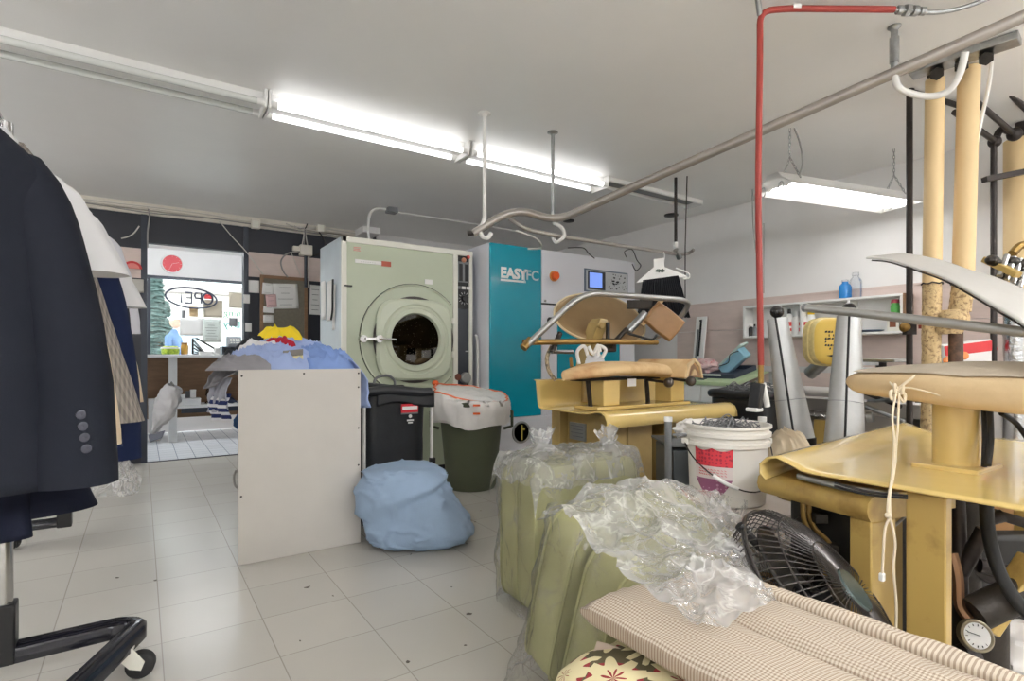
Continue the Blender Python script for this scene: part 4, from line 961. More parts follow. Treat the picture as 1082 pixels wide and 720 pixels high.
# display
MB().bb((3.575, EY - .016, 1.645), (4.17, EY - .006, 1.872)).build('display_frame', mat('blue_grey_frame', (112, 124, 140), .4), up, bevel=.004)
MB().bb((3.595, EY - .02, 1.66), (4.15, EY - .014, 1.857)).build('keypad_plate', mat('silver_keypad', (196, 198, 200), .4), up)
MB().bb((3.615, EY - .023, 1.67), (3.845, EY - .018, 1.85)).build('screen_bezel', SLATE, up)
MB().bb((3.635, EY - .026, 1.69), (3.80, EY - .022, 1.835)).build('screen', emat('blue_screen', (130, 160, 240), .9), up)
m = MB(); rnd = random.Random(4)
for i in range(34):
    x = 3.88 + rnd.random() * .25; z = 1.675 + rnd.random() * .165; s = rnd.uniform(.006, .014); m.bb((x, EY - .023, z), (x + s, EY - .018, z + s * .8))
for i in range(9): x = 3.94 + rnd.random() * .07; z = 1.73 + rnd.random() * .07; m.bb((x, EY - .024, z), (x + .025, EY - .018, z + .012))
m.build('keypad_marks', BLACKM, up)
kn = MB().lathe([(.001, 0), (.05, 0), (.05, .01), (.001, .01)], V(3.2, EY - .008, 1.762), (0, -1, 0)).build('switch_plate', mat('amber_plate', (226, 160, 80), .4), up)
m = MB(); m.lathe([(.001, 0), (.04, 0), (.036, .035), (.001, .04)], V(3.2, EY - .018, 1.762), (0, -1, 0)); m.bar(V(3.2, EY - .058, 1.73), V(3.2, EY - .058, 1.795), .016, .02); m.build('orange_knob', ORANGE, up)
MB().lathe([(.001, 0), (.032, 0), (.028, .02), (.001, .022)], V(3.155, EY - .006, 1.345), (0, -1, 0)).build('door_lock', BLACKM, em)
MB().lathe([(.001, 0), (.012, 0), (.01, .008), (.001, .008)], V(3.1, EY - .008, 1.525), (0, -1, 0)).build('panel_screw', GREYP, em)
# lettering
lg = text_mb('EASY', .125, MT(2.605, EY - .0135, 1.742), .0015, 'LEFT', .006)
lg2 = text_mb('|FC', .125, MT(2.845, EY - .0135, 1.742), .0015, 'LEFT', .002)
lg.build('lettering', WHITEP, em, smooth=0)
lg2.build('lettering', mat('worn_silver_letters', (190, 205, 210), .4), em, smooth=0)
MB().bb((2.605, EY - .015, 1.672), (2.875, EY - .0125, 1.69)).build('lettering_glint', WHITEP, em)  # white bar painted for the bright highlight under the letters
# porthole
pc = V(2.83, EY - .004, .328)
MB().lathe([(.082, 0), (.082, .012), (.095, .014), (.1, .006), (.1, 0)], pc, (0, -1, 0), n=36, cap=False).build('porthole_rim', STEEL, em)
MB().lathe([(.082, .003), (.001, .003)], pc, (0, -1, 0), n=36).build('porthole_dark', BLACKM, em)
m = MB(); m.box(pc + V(.0, -.012, .0), (.012, .012, .13)); m.box(pc + V(.015, -.014, .03), (.03, .012, .02)); m.build('porthole_valve', mat('yellow_valve', (196, 180, 90), .4), em)
# cables on top of the machine
for i, (pts, r) in enumerate((([(546, 244, 4.4), (566, 252, 4.55), (572, 262, 4.7), (558, 263, 4.8)], .009), ([(600, 262, 5.2), (616, 262, 5.3), (622, 268, 5.3), (628, 273, 5.2)], .005), ([(662, 272, 5.6), (660, 266, 5.6), (668, 264, 5.6), (673, 275, 5.6), (677, 281, 5.7), (672, 286, 5.6), (668, 279, 5.6)], .005))):
    cable('machine_cable', [P(*p) for p in pts], r, [WCAB, DPIPE, BLACKM][i], ['pale cable drooping onto the top of the teal machine', 'dark cable arching over the top of the teal machine', 'black cable looped at the top corner of the machine, by the hanger'][i])

# ================================================================ WHITE SORTING TABLE AND CLOTHES
tx0, tx1, ty0, tz = .3875, .985, 2.918, .94
tb = thing('sorting_table', 'white laminate table with a full end panel, heaped with clothes', 'table', ((tx0 + tx1) / 2, ty0 + .4, 0))
MB().bb((tx0, ty0, 0), (tx1, ty0 + .018, tz)).build('end_panel', LAM, tb, bevel=.002)
MB().bb((tx0 + .01, ty0 + .018, tz - .03), (tx1 - .01, ty0 + .75, tz - .005)).build('tabletop', LAM, tb, bevel=.002)
MB().bb((tx0 + .2, ty0 + .018, 0), (tx0 + .22, ty0 + .7, tz - .03)).build('inner_panel', LAM, tb)
MB().bb((tx1 - .03, ty0 + .018, 0), (tx1 - .012, ty0 + .7, tz - .03)).build('inner_panel', LAM, tb)
m = MB()
for x, z in ((tx0 + .015, tz - .03), (.69, tz - .022), (tx1 - .012, tz - .025), (tx1 - .012, tz - .1), (tx1 - .012, .62), (tx1 - .012, .42), (tx0 + .012, .33)): m.lathe([(.001, 0), (.005, 0), (.003, .002), (.001, .002)], V(x, ty0, z), (0, -1, 0), n=10)
m.build('screws', DPIPE, tb)

def heap(name, c, r, h, m_, label, seed=0, amp=.022, fold=3.5, rot=0, p=.75, wob=.22, cat='garment', grp=None, nu=96, nv=40, solid=.004, dirn=0.0, under=.0):
    """a crumpled garment lying on something: a dome whose skirt meets the support, creased along one direction"""
    c = V(c); R = RZ(rot)
    def fn(u, v):
        a = 2 * pi * u; rr = v
        wobb = 1 + wob * fbm((cos(a) * .9 + seed, sin(a) * .9, seed * 1.7), 1.1, 3)
        x, y = cos(a) * rr * r[0] * wobb, sin(a) * rr * r[1] * wobb
        z = h * (max(0, 1 - rr ** 2.6)) ** p
        w = fbm((x * 3 + seed, y * 3, seed), 1.6, 2) * 1.4
        f = sin((x * cos(dirn) + y * sin(dirn)) * fold * 9 + w * 4.5)
        cr = amp * (1 - abs(f)) ** 2 * 1.5 + amp * .8 * fbm((x * 7, y * 7, seed + 3), 1, 3) + amp * .55 * (1 - abs(sin((x * 40 - y * 24) * .5 + 5 * fbm((x * 6, y * 6, seed), 1.2, 2)))) ** 3
        z += cr * (1 - rr ** 6) * (.35 + .65 * (1 - rr * .4))
        if rr > .98: z = -under
        return c + R @ V(x, y, z)
    o = MB().grid(fn, nu, nv, cu=True).build(name, m_, smooth=180)
    return tag(o, label, cat, grp)
SHIRT = mat('sky_blue_shirting', (166, 184, 226), .88, var=.04); SHIRT2 = mat('mid_blue_shirting', (134, 162, 218), .88, var=.05); LAVG = mat('lavender_grey_cloth', (170, 166, 176), .9)
GARY = mat('grey_shirting', (150, 148, 152), .9); BLKC = mat('black_cloth', (30, 32, 38), .92); REDC = mat('crimson_cloth', (176, 26, 48), .88); YELC = mat('yellow_cloth', (244, 214, 40), .85); WHC = mat('white_cloth', (232, 232, 234), .9); NAVC = mat('navy_cloth', (34, 46, 92), .9)
gz = tz - .004
heap('blue_shirt', (.60, 3.16, gz), (.28, .20), .10, SHIRT, 'sky blue shirt crumpled at the front of the heap, over the grey one', 1, .026, 3, dirn=1.1)
heap('blue_shirt', (.83, 3.18, gz), (.21, .22), .10, SHIRT2, 'deeper blue shirt crumpled at the dryer side of the heap', 4, .028, 4, dirn=.5)
heap('grey_shirt', (.45, 3.08, gz), (.19, .14), .06, GARY, 'grey shirt rolled at the front corner of the heap, near the doorway', 7, .018, 3, dirn=1.2)
heap('blue_shirt', (.72, 3.4, gz), (.30, .20), .155, SHIRT, 'sky blue shirt buried mid-heap under the red and black garments', 9, .022, 3, dirn=2)
heap('black_trousers', (.66, 3.5, gz + .09), (.25, .14), .10, BLKC, 'black garment spread near the top of the heap under the yellow one', 11, .014, 2, dirn=.3)
heap('black_sweater', (.46, 3.40, gz), (.13, .16), .10, BLKC, 'black garment sagging toward the doorway end of the heap', 13, .018, 2)
heap('red_garment', (.655, 3.33, gz + .125), (.085, .055), .05, REDC, 'small crimson garment peeping out between the blue and black ones', 15, .012, 3, wob=.4)
heap('yellow_garment', (.68, 3.46, gz + .165), (.125, .08), .075, YELC, 'bright yellow garment on the very top of the heap', 17, .016, 2.5, wob=.3, dirn=.4)
heap('white_shirt', (.55, 3.28, gz + .09), (.12, .07), .06, WHC, 'white garment tucked beside the crimson one in the heap', 19, .014, 3)
# garments hanging over the ends
def drape(name, pts_top, pts_bot, m_, label, seed=0, amp=.012, nfold=3, bulge=.03, normal=(0, -1, 0)):
    a0, a1 = V(pts_top[0]), V(pts_top[1]); b0, b1 = V(pts_bot[0]), V(pts_bot[1]); nrm = V(normal)
    def fn(u, v):
        p = (a0 + (a1 - a0) * u) * (1 - v) + (b0 + (b1 - b0) * u) * v
        return p + nrm * (bulge * sin(pi * min(1, v * 1.2)) + amp * sin(u * nfold * 2 * pi + seed) * (.3 + v) + .008 * fbm((u * 4, v * 4, seed), 1.5))
    return tag(MB().grid(fn, 26, 20).build(name, m_, smooth=180, solid=.006, offset=0), label, 'garment')
drape('hanging_sleeve', (V(.955, 3.02, tz + .05), V(1.0, 3.24, tz + .05)), (V(1.045, 3.0, .72), V(1.06, 3.26, .70)), SHIRT, 'sky blue shirt sleeve hanging over the dryer side of the white table', 2, .02, 2, .04, (1, -.3, 0))
drape('hanging_tail', (V(.46, 2.99, tz + .03), V(.34, 3.2, tz + .02)), (V(.30, 3.05, .86), V(.27, 3.2, .84)), GARY, 'grey shirt tail folded over the doorway end of the table', 1, .015, 2, .02, (-.6, -.6, 0))
drape('hanging_shirt', (V(.37, 3.0, .90), V(.32, 3.2, .90)), (V(.345, 3.02, .73), V(.29, 3.2, .72)), mat('pale_grey_cloth', (186, 188, 200), .9), 'pale grey shirt hanging below the grey tail at the table end', 3, .014, 3, .02, (-.8, -.4, 0))
drape('striped_shirt', (V(.365, 3.01, .82), V(.31, 3.2, .82)), (V(.36, 3.02, .69), V(.29, 3.2, .68)), stripes('navy_white_stripe', (236, 236, 240), (40, 52, 104), 2, 28, .45), 'navy and white striped shirt hanging lowest at the table end', 5, .01, 2, .03, (-.8, -.5, 0))
hs = [PY(250, 452, 3.3), PY(252, 437, 3.3)]
drape('blue_cuff', (PY(251, 438, 3.2), PY(256, 434, 3.25)), (PY(246, 450, 3.2), PY(256, 456, 3.25)), mat('denim_blue_cloth', (60, 100, 150), .9), 'dark blue cuff poking out behind the white end panel', 5, .004, 1, .01, (-.8, -.5, 0))
cl = thing('care_ticket', 'grey and cream cloth label lying on the blue shirts', 'label', (.62, 3.12, 1.03))
for i, m_ in enumerate((mat('taupe_cloth', (142, 136, 128), .9), mat('cream_cloth', (224, 214, 168), .9))):
    MB().grid(lambda u, v: PY(299 + 21 * u, 371 + 6 * i + 6.5 * v - 2 * u, 3.045), 3, 3).build(['upper_half', 'lower_half'][i], m_, cl, solid=.004)
tag(MB().tube(spline([P(250, 497, 2.7), P(247, 503, 2.7), P(248, 512, 2.7), P(251, 516, 2.7)], 5), .006, 6).build('loose_wire', GCAB), 'loose grey wire loop beside the white end panel near the floor', 'wire')
# spray bottle + small stack behind the heap
sp = thing('spray_bottle', 'small bottle with an orange cap behind the heap, by the dryer side', 'bottle', P(333, 362, 3.62))
q = V(.935, 3.575, .937); sp.location = q
MB().lathe([(.001, 0), (.022, 0), (.022, .085), (.012, .12), (.001, .12)], q).build('bottle_body', mat('pale_pink_plastic', (226, 190, 180), .4), sp)
MB().lathe([(.001, 0), (.013, 0), (.012, .03), (.001, .03)], q + V(0, 0, .12)).build('cap', ORANGE, sp)
heap('white_towel', (.88, 3.5, gz), (.12, .13), .12, WHC, 'white cloth at the back of the heap beside the dryer', 23, .015, 3)

# ---------------------------------------------------------------- black laundry hamper
hx0, hx1, hy0, hy1, hz0, hz1 = 1.10, 1.53, 3.2, 3.62, .06, .80
hm = thing('laundry_hamper', 'black canvas laundry hamper on a tube frame with a red label', 'hamper', ((hx0 + hx1) / 2, 3.4, 0))
def hb(u, v):
    a = 2 * pi * u; c, s = cos(a), sin(a); n = 5
    r = 1 / ((abs(c) ** n + abs(s) ** n) ** (1 / n)); k = 1 - .05 * sin(v * pi) + .012 * fbm((c * 2, s * 2, v * 4), 2)
    return V((hx0 + hx1) / 2 + c * r * (hx1 - hx0) / 2 * k, (hy0 + hy1) / 2 + s * r * (hy1 - hy0) / 2 * k, hz0 + .05 + (hz1 - hz0 - .05) * v)
BAGM = mat('black_vinyl', (32, 34, 38), .38, var=.15, bump=.25, bscale=14)
MB().grid(hb, 60, 16, cu=True).build('bag', BAGM, hm, smooth=180, solid=.004)
MB().bb((hx0 + .02, hy0 + .02, hz0 + .045), (hx1 - .02, hy1 - .02, hz0 + .06)).build('bag_floor', BAGM, hm)
rl = MB()
for y in (hy0, hy1): rl.tube(spline([V(hx0 + .0 + (hx1 - hx0) * t, y + (.01 if y > 3.4 else -.012), hz1 - .01 + .012 * sin(t * 5)) for t in [i / 8 for i in range(9)]], 3), .03, 10)
for x in (hx0, hx1): rl.tube([V(x, hy0, hz1 - .03), V(x, hy1, hz1 - .03)], .02, 10)
rl.build('rolled_rim', BAGM, hm)
# drooping flap of the rim
MB().grid(lambda u, v: V(hx0 + .07 + (hx1 - hx0 - .05) * u, hy0 - .02 - .006 * sin(u * 9), hz1 - .01 - (.085 - .02 * sin(u * 5)) * v), 20, 6).build('rim_flap', BAGM, hm, smooth=180, solid=.003)
fm = MB()
for x, y in ((hx0, hy0), (hx1 + .012, hy0), (hx0, hy1), (hx1 + .012, hy1)): fm.tube([V(x, y, .05), V(x, y, hz1 - .03)], .011, 8)
for y in (hy0, hy1): fm.tube([V(hx0, y, .1), V(hx1, y, .1)], .011, 8)
for x in (hx0, hx1): fm.tube([V(x, hy0, .1), V(x, hy1, .1)], .011, 8)
fm.tube([V(hx0 - .09, hy0 - .01, hz1 - .012), V(hx0 + .08, hy0 - .012, hz1 - .002)], .017, 8)
fm.build('frame', WPIPE, hm)
MB().tube(spline([V(hx1 - .22, hy1, hz1), V(hx1 - .2, hy1 + .0, hz1 + .06), V(hx1 - .12, hy1, hz1 + .075), V(hx1 - .07, hy1, hz1 + .04), V(hx1 - .07, hy1, hz1 - .01)], 5), .009, 8).build('handle', GREYP, hm)
MB().box((hx1 + .016, hy0, .33), (.035, .035, .06)).build('frame_joint', BLACKM, hm, bevel=.005)
for x, y in ((hx0, hy0), (hx1, hy0), (hx0, hy1), (hx1, hy1)): MB().cyl((x - .012, y, .03), (x + .012, y, .03), .03).build('caster', BLACKR, hm)
lb = MB().box((1.385, hy0 - .016, .685), (.115, .006, .055), RZ(0)).build('label', mat('red_label', (206, 36, 52), .4), hm, bevel=.004)
MB().bb((1.335, hy0 - .021, .677), (1.435, hy0 - .0185, .697)).build('label_band', WHITEP, lb)
MB().bb((1.328, hy0 - .017, .648), (1.442, hy0 - .012, .657)).build('label_foot', GREYP, lb)
m = MB(); m.lathe([(.001, 0), (.011, 0), (.011, .001), (.001, .001)], V(1.388, hy0 - .017, .635), (0, -1, 0)); m.box((1.388, hy0 - .018, .61), (.045, .002, .01)); m.box((1.388, hy0 - .018, .595), (.03, .002, .008)); m.build('care_symbol', WHITEP, lb)

# ---------------------------------------------------------------- pale blue laundry bag on the floor
def lbag(u, v):
    a = 2 * pi * u; t = pi * v; s = max(1e-4, sin(t)) ** .5; z = -cos(t)
    c_, s_ = cos(a), sin(a); n = 3.2; r = 1 / ((abs(c_) ** n + abs(s_) ** n) ** (1 / n))
    zz = .21 + .21 * (1 if z > 0 else -1) * abs(z) ** .62
    X, Y = c_ * r * s, s_ * r * s; k = max(0, 1 - zz / .42)
    x, y = X * .225, Y * .185
    x += (.17 * k ** 1.1 * max(0, X) ** 1.5) - .035 * (1 - k) * max(0, X) - .03 * (1 - k) + .012
    zz -= .05 * (1 - k) * max(0, X) ** 2 + .035 * max(0, -X) ** 2 * (1 - k)
    w = fbm((x * 5, y * 5, zz * 5), 1.2, 3)
    f1 = 1 - abs(sin((zz * 30 + x * 8 + y * 5) * .5 + w * 2.6)); f2 = 1 - abs(sin((x * 26 - zz * 18) * .5 + w * 3 + 1))
    d = .016 * f1 ** 4 + .013 * f2 ** 5 + .006 * fbm((x * 6, y * 6, zz * 6), 1, 2)
    L_ = zz - (.275 + x * .42 - .02)                   # edge of the folded-over flap
    d += .036 / (1 + math.exp(-L_ * 160)) - .014 * math.exp(-(L_ / .012) ** 2)
    d *= min(1, sin(t) * 3)
    return LB + RT * (x + c_ * d) + FW * (y + s_ * d) + V(0, 0, max(.002, zz + .35 * d * (zz > .2)))
LB = P(430, 583, 2.83); LB.z = 0; LB = LB + FW * .10 - RT * .01
tag(MB().grid(lbag, 110, 70, cu=True).build('laundry_bag', BLUEC, smooth=180), 'stuffed pale blue cloth laundry bag slumped on the floor by the white panel', 'laundry bag')

# ---------------------------------------------------------------- olive bin with white liner
BC = P(498, 500, 4.25); BC.z = 0
bn = thing('trash_bin', 'round olive green plastic bin beside the black hamper', 'bin', BC)
MB().lathe([(.001, .0), (.178, 0), (.19, .02), (.245, .60), (.25, .60), (.262, .635), (.275, .64), (.278, .67), (.262, .675), (.250, .66), (.235, .6), (.17, .03), (.001, .03)], BC, n=48).build('bin_body', OLIVE, bn, smooth=50)
for s in (-1, 1):
    h_ = BC + RT * s * .27
    MB().tube([h_ + V(0, 0, .60) + RT * s * .0, h_ + RT * s * .045 + V(0, 0, .58), h_ + RT * s * .045 + V(0, 0, .47), h_ + RT * s * -.02 + V(0, 0, .45)], .012, 8).build('handle', OLIVE, bn)
ln = thing('bin_liner', 'white plastic liner bag with orange drawstring over the olive bin', 'bin liner', BC + V(0, 0, .4))
def liner(u, v):
    a = 2 * pi * u; c_, s_ = cos(a), sin(a); n = 2 + 1.6 * min(1, v * 2); r = 1 / ((abs(c_) ** n + abs(s_) ** n) ** (1 / n))
    zs = [.50, .58, .66, .72, .735, .74]; rs = [.292, .295, .296, .285, .18, .001]
    f = v * 5; i = min(4, int(f)); t = f - i
    z = zs[i] + (zs[i + 1] - zs[i]) * t; rr = rs[i] + (rs[i + 1] - rs[i]) * t
    wl = .012 * fbm((c_ * 3, s_ * 3, z * 6), 1.6, 3) + .007 * sin(a * 17 + z * 20) * (v < .65)
    if v < .05: z += .02 * sin(a * 2 + 1) + .012 * sin(a * 5)
    if v > .5: z += -.05 * c_ * rr / .28 + .035 * s_ * rr / .28 + .014 * fbm((c_ * rr * 9, s_ * rr * 9, 2), 1.3)
    else: z += (-.03 * c_) * v
    return BC + RT * (c_ * r * rr * 1.0 + c_ * wl) + FW * (s_ * r * rr * .93 + s_ * wl) + V(0, 0, z)
MB().grid(liner, 72, 30, cu=True).build('bag', LINER, ln, smooth=180)
dst = [liner(u, .62) + V(0, 0, .006) for u in [i / 40 for i in range(41)]]
MB().tube(dst, .0065, 6).build('drawstring', mat('orange_string', (236, 130, 92), .6), ln)
m = MB(); qf = BC - FW * .292 + RT * .06
m.box(qf + V(0, 0, .655) - FW * .004, (.05, .008, .014), RZ(-YAW)); m.box(qf + V(0, 0, .595) - FW * .004, (.05, .008, .014), RZ(-YAW)); m.build('drawstring_loop', ORANGE, ln)
MB().ball(liner(.47, .62) + V(0, 0, .015), .028, (1, 1, .8)).build('drawstring_end', ORANGE, ln)

# ================================================================ CLOTHES RACK
RX = -.37
rk = thing('garment_rack', 'rolling garment rack with chrome post and black base with casters', 'rack', (RX, 2.48, 0))
MB().tube([V(RX + .02, 1.25, 1.70), V(RX + .02, 3.9, 1.70)], .016, 12).build('hang_rail', CHROME, rk)
for y, nm in ((2.2, 0), (3.8, 1)):
    MB().cyl(V(RX + .03, y, .25), V(RX + .03, y, 1.70), .024, n=16).build('post', CHROME, rk)
    MB().bb((RX - .002, y - .032, .09), (RX + .062, y + .032, .27)).build('post_socket', BLACKM, rk, bevel=.006)
base = rounded([V(-.70, 1.88, .118), V(-.66, 2.2, .118), V(RX, 2.2, .118), V(-.06, 2.21, .118), V(-.005, 2.17, .118), V(-.15, 1.85, .118)], .075, 7)
BGL = mat('gloss_black_tube', (26, 26, 34), .14)
m = MB()
def flatbar(pts, w, h):
    rings = []
    for i, p in enumerate(pts):
        d = (pts[min(i + 1, len(pts) - 1)] - pts[max(i - 1, 0)]).normalized(); s = V(0, 0, 1).cross(d)
        rings.append([p + s * a + V(0, 0, b) for a, b in ((w, -h), (w, h * .6), (w * .6, h), (-w * .6, h), (-w, h * .6), (-w, -h))])
    m.loft(rings)
flatbar(base, .03, .026); m.build('base_frame', BGL, rk, smooth=50)
m = MB(); flatbar([V(-1.1, 3.8, .118), V(-.31, 3.8, .118)], .025, .022); m.build('base_frame', BGL, rk, smooth=50)
def caster(c, a):
    c = V(c); R = RZ(a)
    t = MB().cyl(c + V(0, 0, .07), c + V(0, 0, .1), .017).build('caster_stem', CHROME, rk)
    m = MB()
    for s in (-1, 1):
        m.prism([(-.03, .06), (.03, .06), (.06, .015), (.05, -.01), (.02, .0)], s * .024 - .002, s * .024 + .002, Matrix.Translation(c) @ (R @ Matrix(((1, 0, 0), (0, 0, -1), (0, 1, 0)))).to_4x4())
    m.box(c + V(0, 0, .06), (.06, .052, .006), R); m.build('fork', BONE, t)
    w0 = c + R @ V(.045, 0, 0)
    MB().cyl(w0 + R @ V(0, -.018, 0), w0 + R @ V(0, .018, 0), .04, n=28).build('wheel', BLACKR, t, bevel=.006)
caster((-.045, 2.08, .042), radians(-10)); caster((-.14, 1.88, .042), radians(120)); caster((-.69, 1.95, .042), radians(120)); caster((-1.05, 3.8, .042), .5); caster((-.52, 3.8, .042), 2.6)

def wire_hanger(t, w=.11, m_=CHROME, r=.0025, hookup=.085):
    m = MB()
    m.tube(spline([V(0, 0, -.0), V(0, 0, .03), V(.0, 0, .045), V(.018, 0, .065), V(.012, 0, .088), V(-.012, 0, .085), V(-.018, 0, .07)], 4), r, 6)
    m.tube([V(0, 0, 0), V(-w, 0, -.085), V(w, 0, -.085), V(0, 0, 0)], r, 6)
    m.build('hanger', m_, t)
def body_loft(rows, seed, wr=.008, n=44, fold=0, lean=0):
    """rows: (z, halfwidth, halfdepth, xshift)"""
    rings = []
    for z, hw, hd, xs in rows:
        ring = []
        for k in range(n):
            a = 2 * pi * k / n; c_, s_ = cos(a), sin(a)
            x = hw * (1 if c_ > 0 else -1) * abs(c_) ** .75; y = hd * (1 if s_ > 0 else -1) * abs(s_) ** .85
            q = fbm((x * 6 + seed, z * 3, y * 6), 1, 3); f = sin(x * 26 + seed) * fold * max(0, min(1, -z * 2.2 - .2))
            ring.append(V(x + xs, y * (1 + f) + wr * q, z + lean * y))
        rings.append(ring)
    return rings
def resample(rows, k=5):
    out = spline([V(r[1], r[2], r[0]) for r in rows], k); sh = spline([V(r[3], 0, 0) for r in rows], k)
    return [(p.z, p.x, p.y, q.x) for p, q in zip(out, sh)]
def sleeve(m, side, top, bot, r0, r1, depth=1.0, seed=0, n=26, k=16, bend=.02):
    rings = []
    for i in range(k + 1):
        t = i / k; c = V(top) * (1 - t) + V(bot) * t; c.x += side * bend * sin(pi * t); r = r0 + (r1 - r0) * t ** .8
        if t < .12: r *= .55 + .45 * (t / .12) ** .5
        ring = []
        for j in range(n):
            a = 2 * pi * j / n; w = 1 + .06 * fbm((cos(a) * 2 + seed, t * 5, sin(a) * 2), 1.3, 2)
            ring.append(c + V(cos(a) * r * w, sin(a) * r * depth * w - .015 * t, (.02 if False else 0)))
        rings.append(ring)
    m.loft(rings)
def garment(name, label, y, m_, rows, sleeves, rz=0, x=RX, z=1.60, hang=True, collar=None, cat='garment', seed=0, fold=0, extras=None, wr=.008):
    t = thing(name, label, cat, (0, 0, 0), None)
    MB().loft(body_loft(resample(rows), seed, wr, fold=fold)).build('body', m_, t, smooth=180)
    for s in sleeves:
        mm = MB(); sleeve(mm, s[0], *s[1:]); mm.build('sleeve', m_, t, smooth=60)
    if collar: 
        cm = MB(); cm.loft([[V(cos(a) * .075, sin(a) * .05 - .005, -.035 + .01 * sin(a)) for a in [2 * pi * k / 24 for k in range(24)]], [V(cos(a) * .065, sin(a) * .05, .03 + .018 * sin(a)) for a in [2 * pi * k / 24 for k in range(24)]], [V(cos(a) * .09, sin(a) * .066, -.005 + .012 * sin(a)) for a in [2 * pi * k / 24 for k in range(24)]]], cap=False)
        cm.build('collar', collar, t, smooth=60)
    if hang: wire_hanger(t)
    if extras: extras(t)
    t.location = (x, y, z); t.rotation_euler.z = rz
    return t
NAVS = mat('navy_wool_suiting', (28, 31, 40), .85, var=.06, bump=.06, bscale=300, spec=.2)
NAVS2 = mat('dark_navy_suiting', (20, 24, 40), .85, var=.05, spec=.2)
BLUNAV = mat('blue_navy_wool', (26, 36, 66), .85, var=.06, spec=.2)
HOUND = stripes('beige_houndstooth', (160, 152, 143), (118, 112, 107), 0, 90, .5, freq2=90)
CREAMC = mat('cream_wool', (226, 206, 176), .9, var=.05)
JROWS = [(.0, .045, .045, 0), (-.06, .075, .06, 0), (-.105, .11, .075, 0), (-.155, .16, .095, 0), (-.20, .193, .105, 0), (-.24, .20, .105, 0), (-.45, .19, .10, 0), (-.68, .205, .105, 0), (-.885, .225, .10, 0)]
def jbuttons(t):
    for i in range(4):
        q = V(.262 - .003 * i, -.079 - .0003 * i, -.80 + .025 * i)
        MB().lathe([(.001, 0), (.010, 0), (.010, .004), (.006, .005), (.001, .004)], q, (.35, -1, 0), n=14).build('cuff_button', mat('horn_button', (62, 64, 74), .2), t)
g = garment('suit_jacket', 'dark navy suit jacket hanging nearest, with four cuff buttons', 1.60, NAVS, JROWS,
    [(1, (.145, -.005, -.16), (.240, -.0, -.885), .062, .08, .95, 1, 26, 16, .026), (-1, (-.17, -.005, -.16), (-.235, -.0, -.88), .07, .075, .95, 2)], x=-.362, collar=NAVS2, seed=1, extras=jbuttons)
heap('_x', (0, 0, 0), (.1, .1), .1, BLKC, 'x') if False else None
g = garment('folded_trousers', 'dark navy trousers hanging lower under the nearest jacket', 1.66, NAVS2, [(-.4, .13, .03, .02), (-.6, .15, .04, .02), (-.9, .155, .045, .02), (-1.01, .16, .04, .02)], [], x=-.385, hang=False, seed=4)
g = garment('suit_jacket', 'second navy jacket with a lower hem, right behind the nearest one', 1.74, NAVS2, [(a, b, c * .9, d) for a, b, c, d in JROWS[:-1]] + [(-.97, .25, .09, .06)],
    [(1, (.15, 0, -.12), (.20, 0, -.8), .07, .07, .9, 5), (-1, (-.17, 0, -.12), (-.2, 0, -.8), .07, .07, .9, 6)], x=-.40, seed=6)
SR = [(.0, .05, .045, 0), (-.03, .09, .06, 0), (-.075, .16, .08, 0), (-.12, .195, .085, 0), (-.3, .20, .085, 0), (-.6, .205, .08, 0), (-.8, .21, .075, 0)]
g = garment('white_shirt', 'crisp white short-sleeved top with flared sleeve behind the navy jackets', 1.96, WHC, SR,
    [(1, (.14, 0, -.09), (.245, -.01, -.345), .06, .088, .95, 8, 26, 16, 0), (-1, (-.14, 0, -.09), (-.24, 0, -.345), .06, .09, .95, 9)], x=-.36, z=1.58, collar=WHC, seed=8)
g = garment('cream_coat', 'long cream coat showing as a narrow strip between navy and houndstooth', 2.05, CREAMC, [(-.12, .08, .05, 0), (-.2, .16, .07, 0), (-.5, .19, .07, 0), (-.83, .235, .06, .05)],
    [(1, (.13, 0, -.2), (.255, 0, -.86), .05, .05, .9, 10)], x=-.352, seed=10)
g = garment('houndstooth_blazer', 'beige houndstooth blazer, its sleeve hanging in front of the navy blazer', 2.14, HOUND, [(0, .05, .045, 0), (-.03, .09, .06, 0), (-.11, .175, .085, 0), (-.4, .19, .085, 0), (-.78, .21, .08, .02)],
    [(1, (.12, 0, -.13), (.292, -.02, -.80), .055, .068, .9, 11, 26, 16, 0), (-1, (-.16, 0, -.13), (-.25, 0, -.8), .07, .065, .9, 12)], x=-.35, collar=HOUND, seed=12)
g = garment('navy_blazer', 'blue-navy blazer hanging past the houndstooth one', 2.29, BLUNAV, [(0, .05, .045, 0), (-.03, .09, .06, 0), (-.11, .19, .09, 0), (-.4, .20, .09, 0), (-.84, .23, .085, .03)],
    [(1, (.19, 0, -.13), (.295, -.01, -.90), .07, .068, .9, 13, 26, 16, .03), (-1, (-.17, 0, -.13), (-.25, 0, -.8), .07, .065, .9, 14)], x=-.36, z=1.56, collar=BLUNAV, seed=14)
g = garment('black_jacket', 'black jacket showing as a dark strip between two white shirts', 2.48, mat('soft_black_wool', (38, 40, 46), .85), SR[:-1], [(1, (.165, 0, -.12), (.25, 0, -.72), .07, .06, .9, 15), (-1, (-.165, 0, -.12), (-.25, 0, -.72), .07, .06, .9, 16)], x=-.36, z=1.62, seed=16)
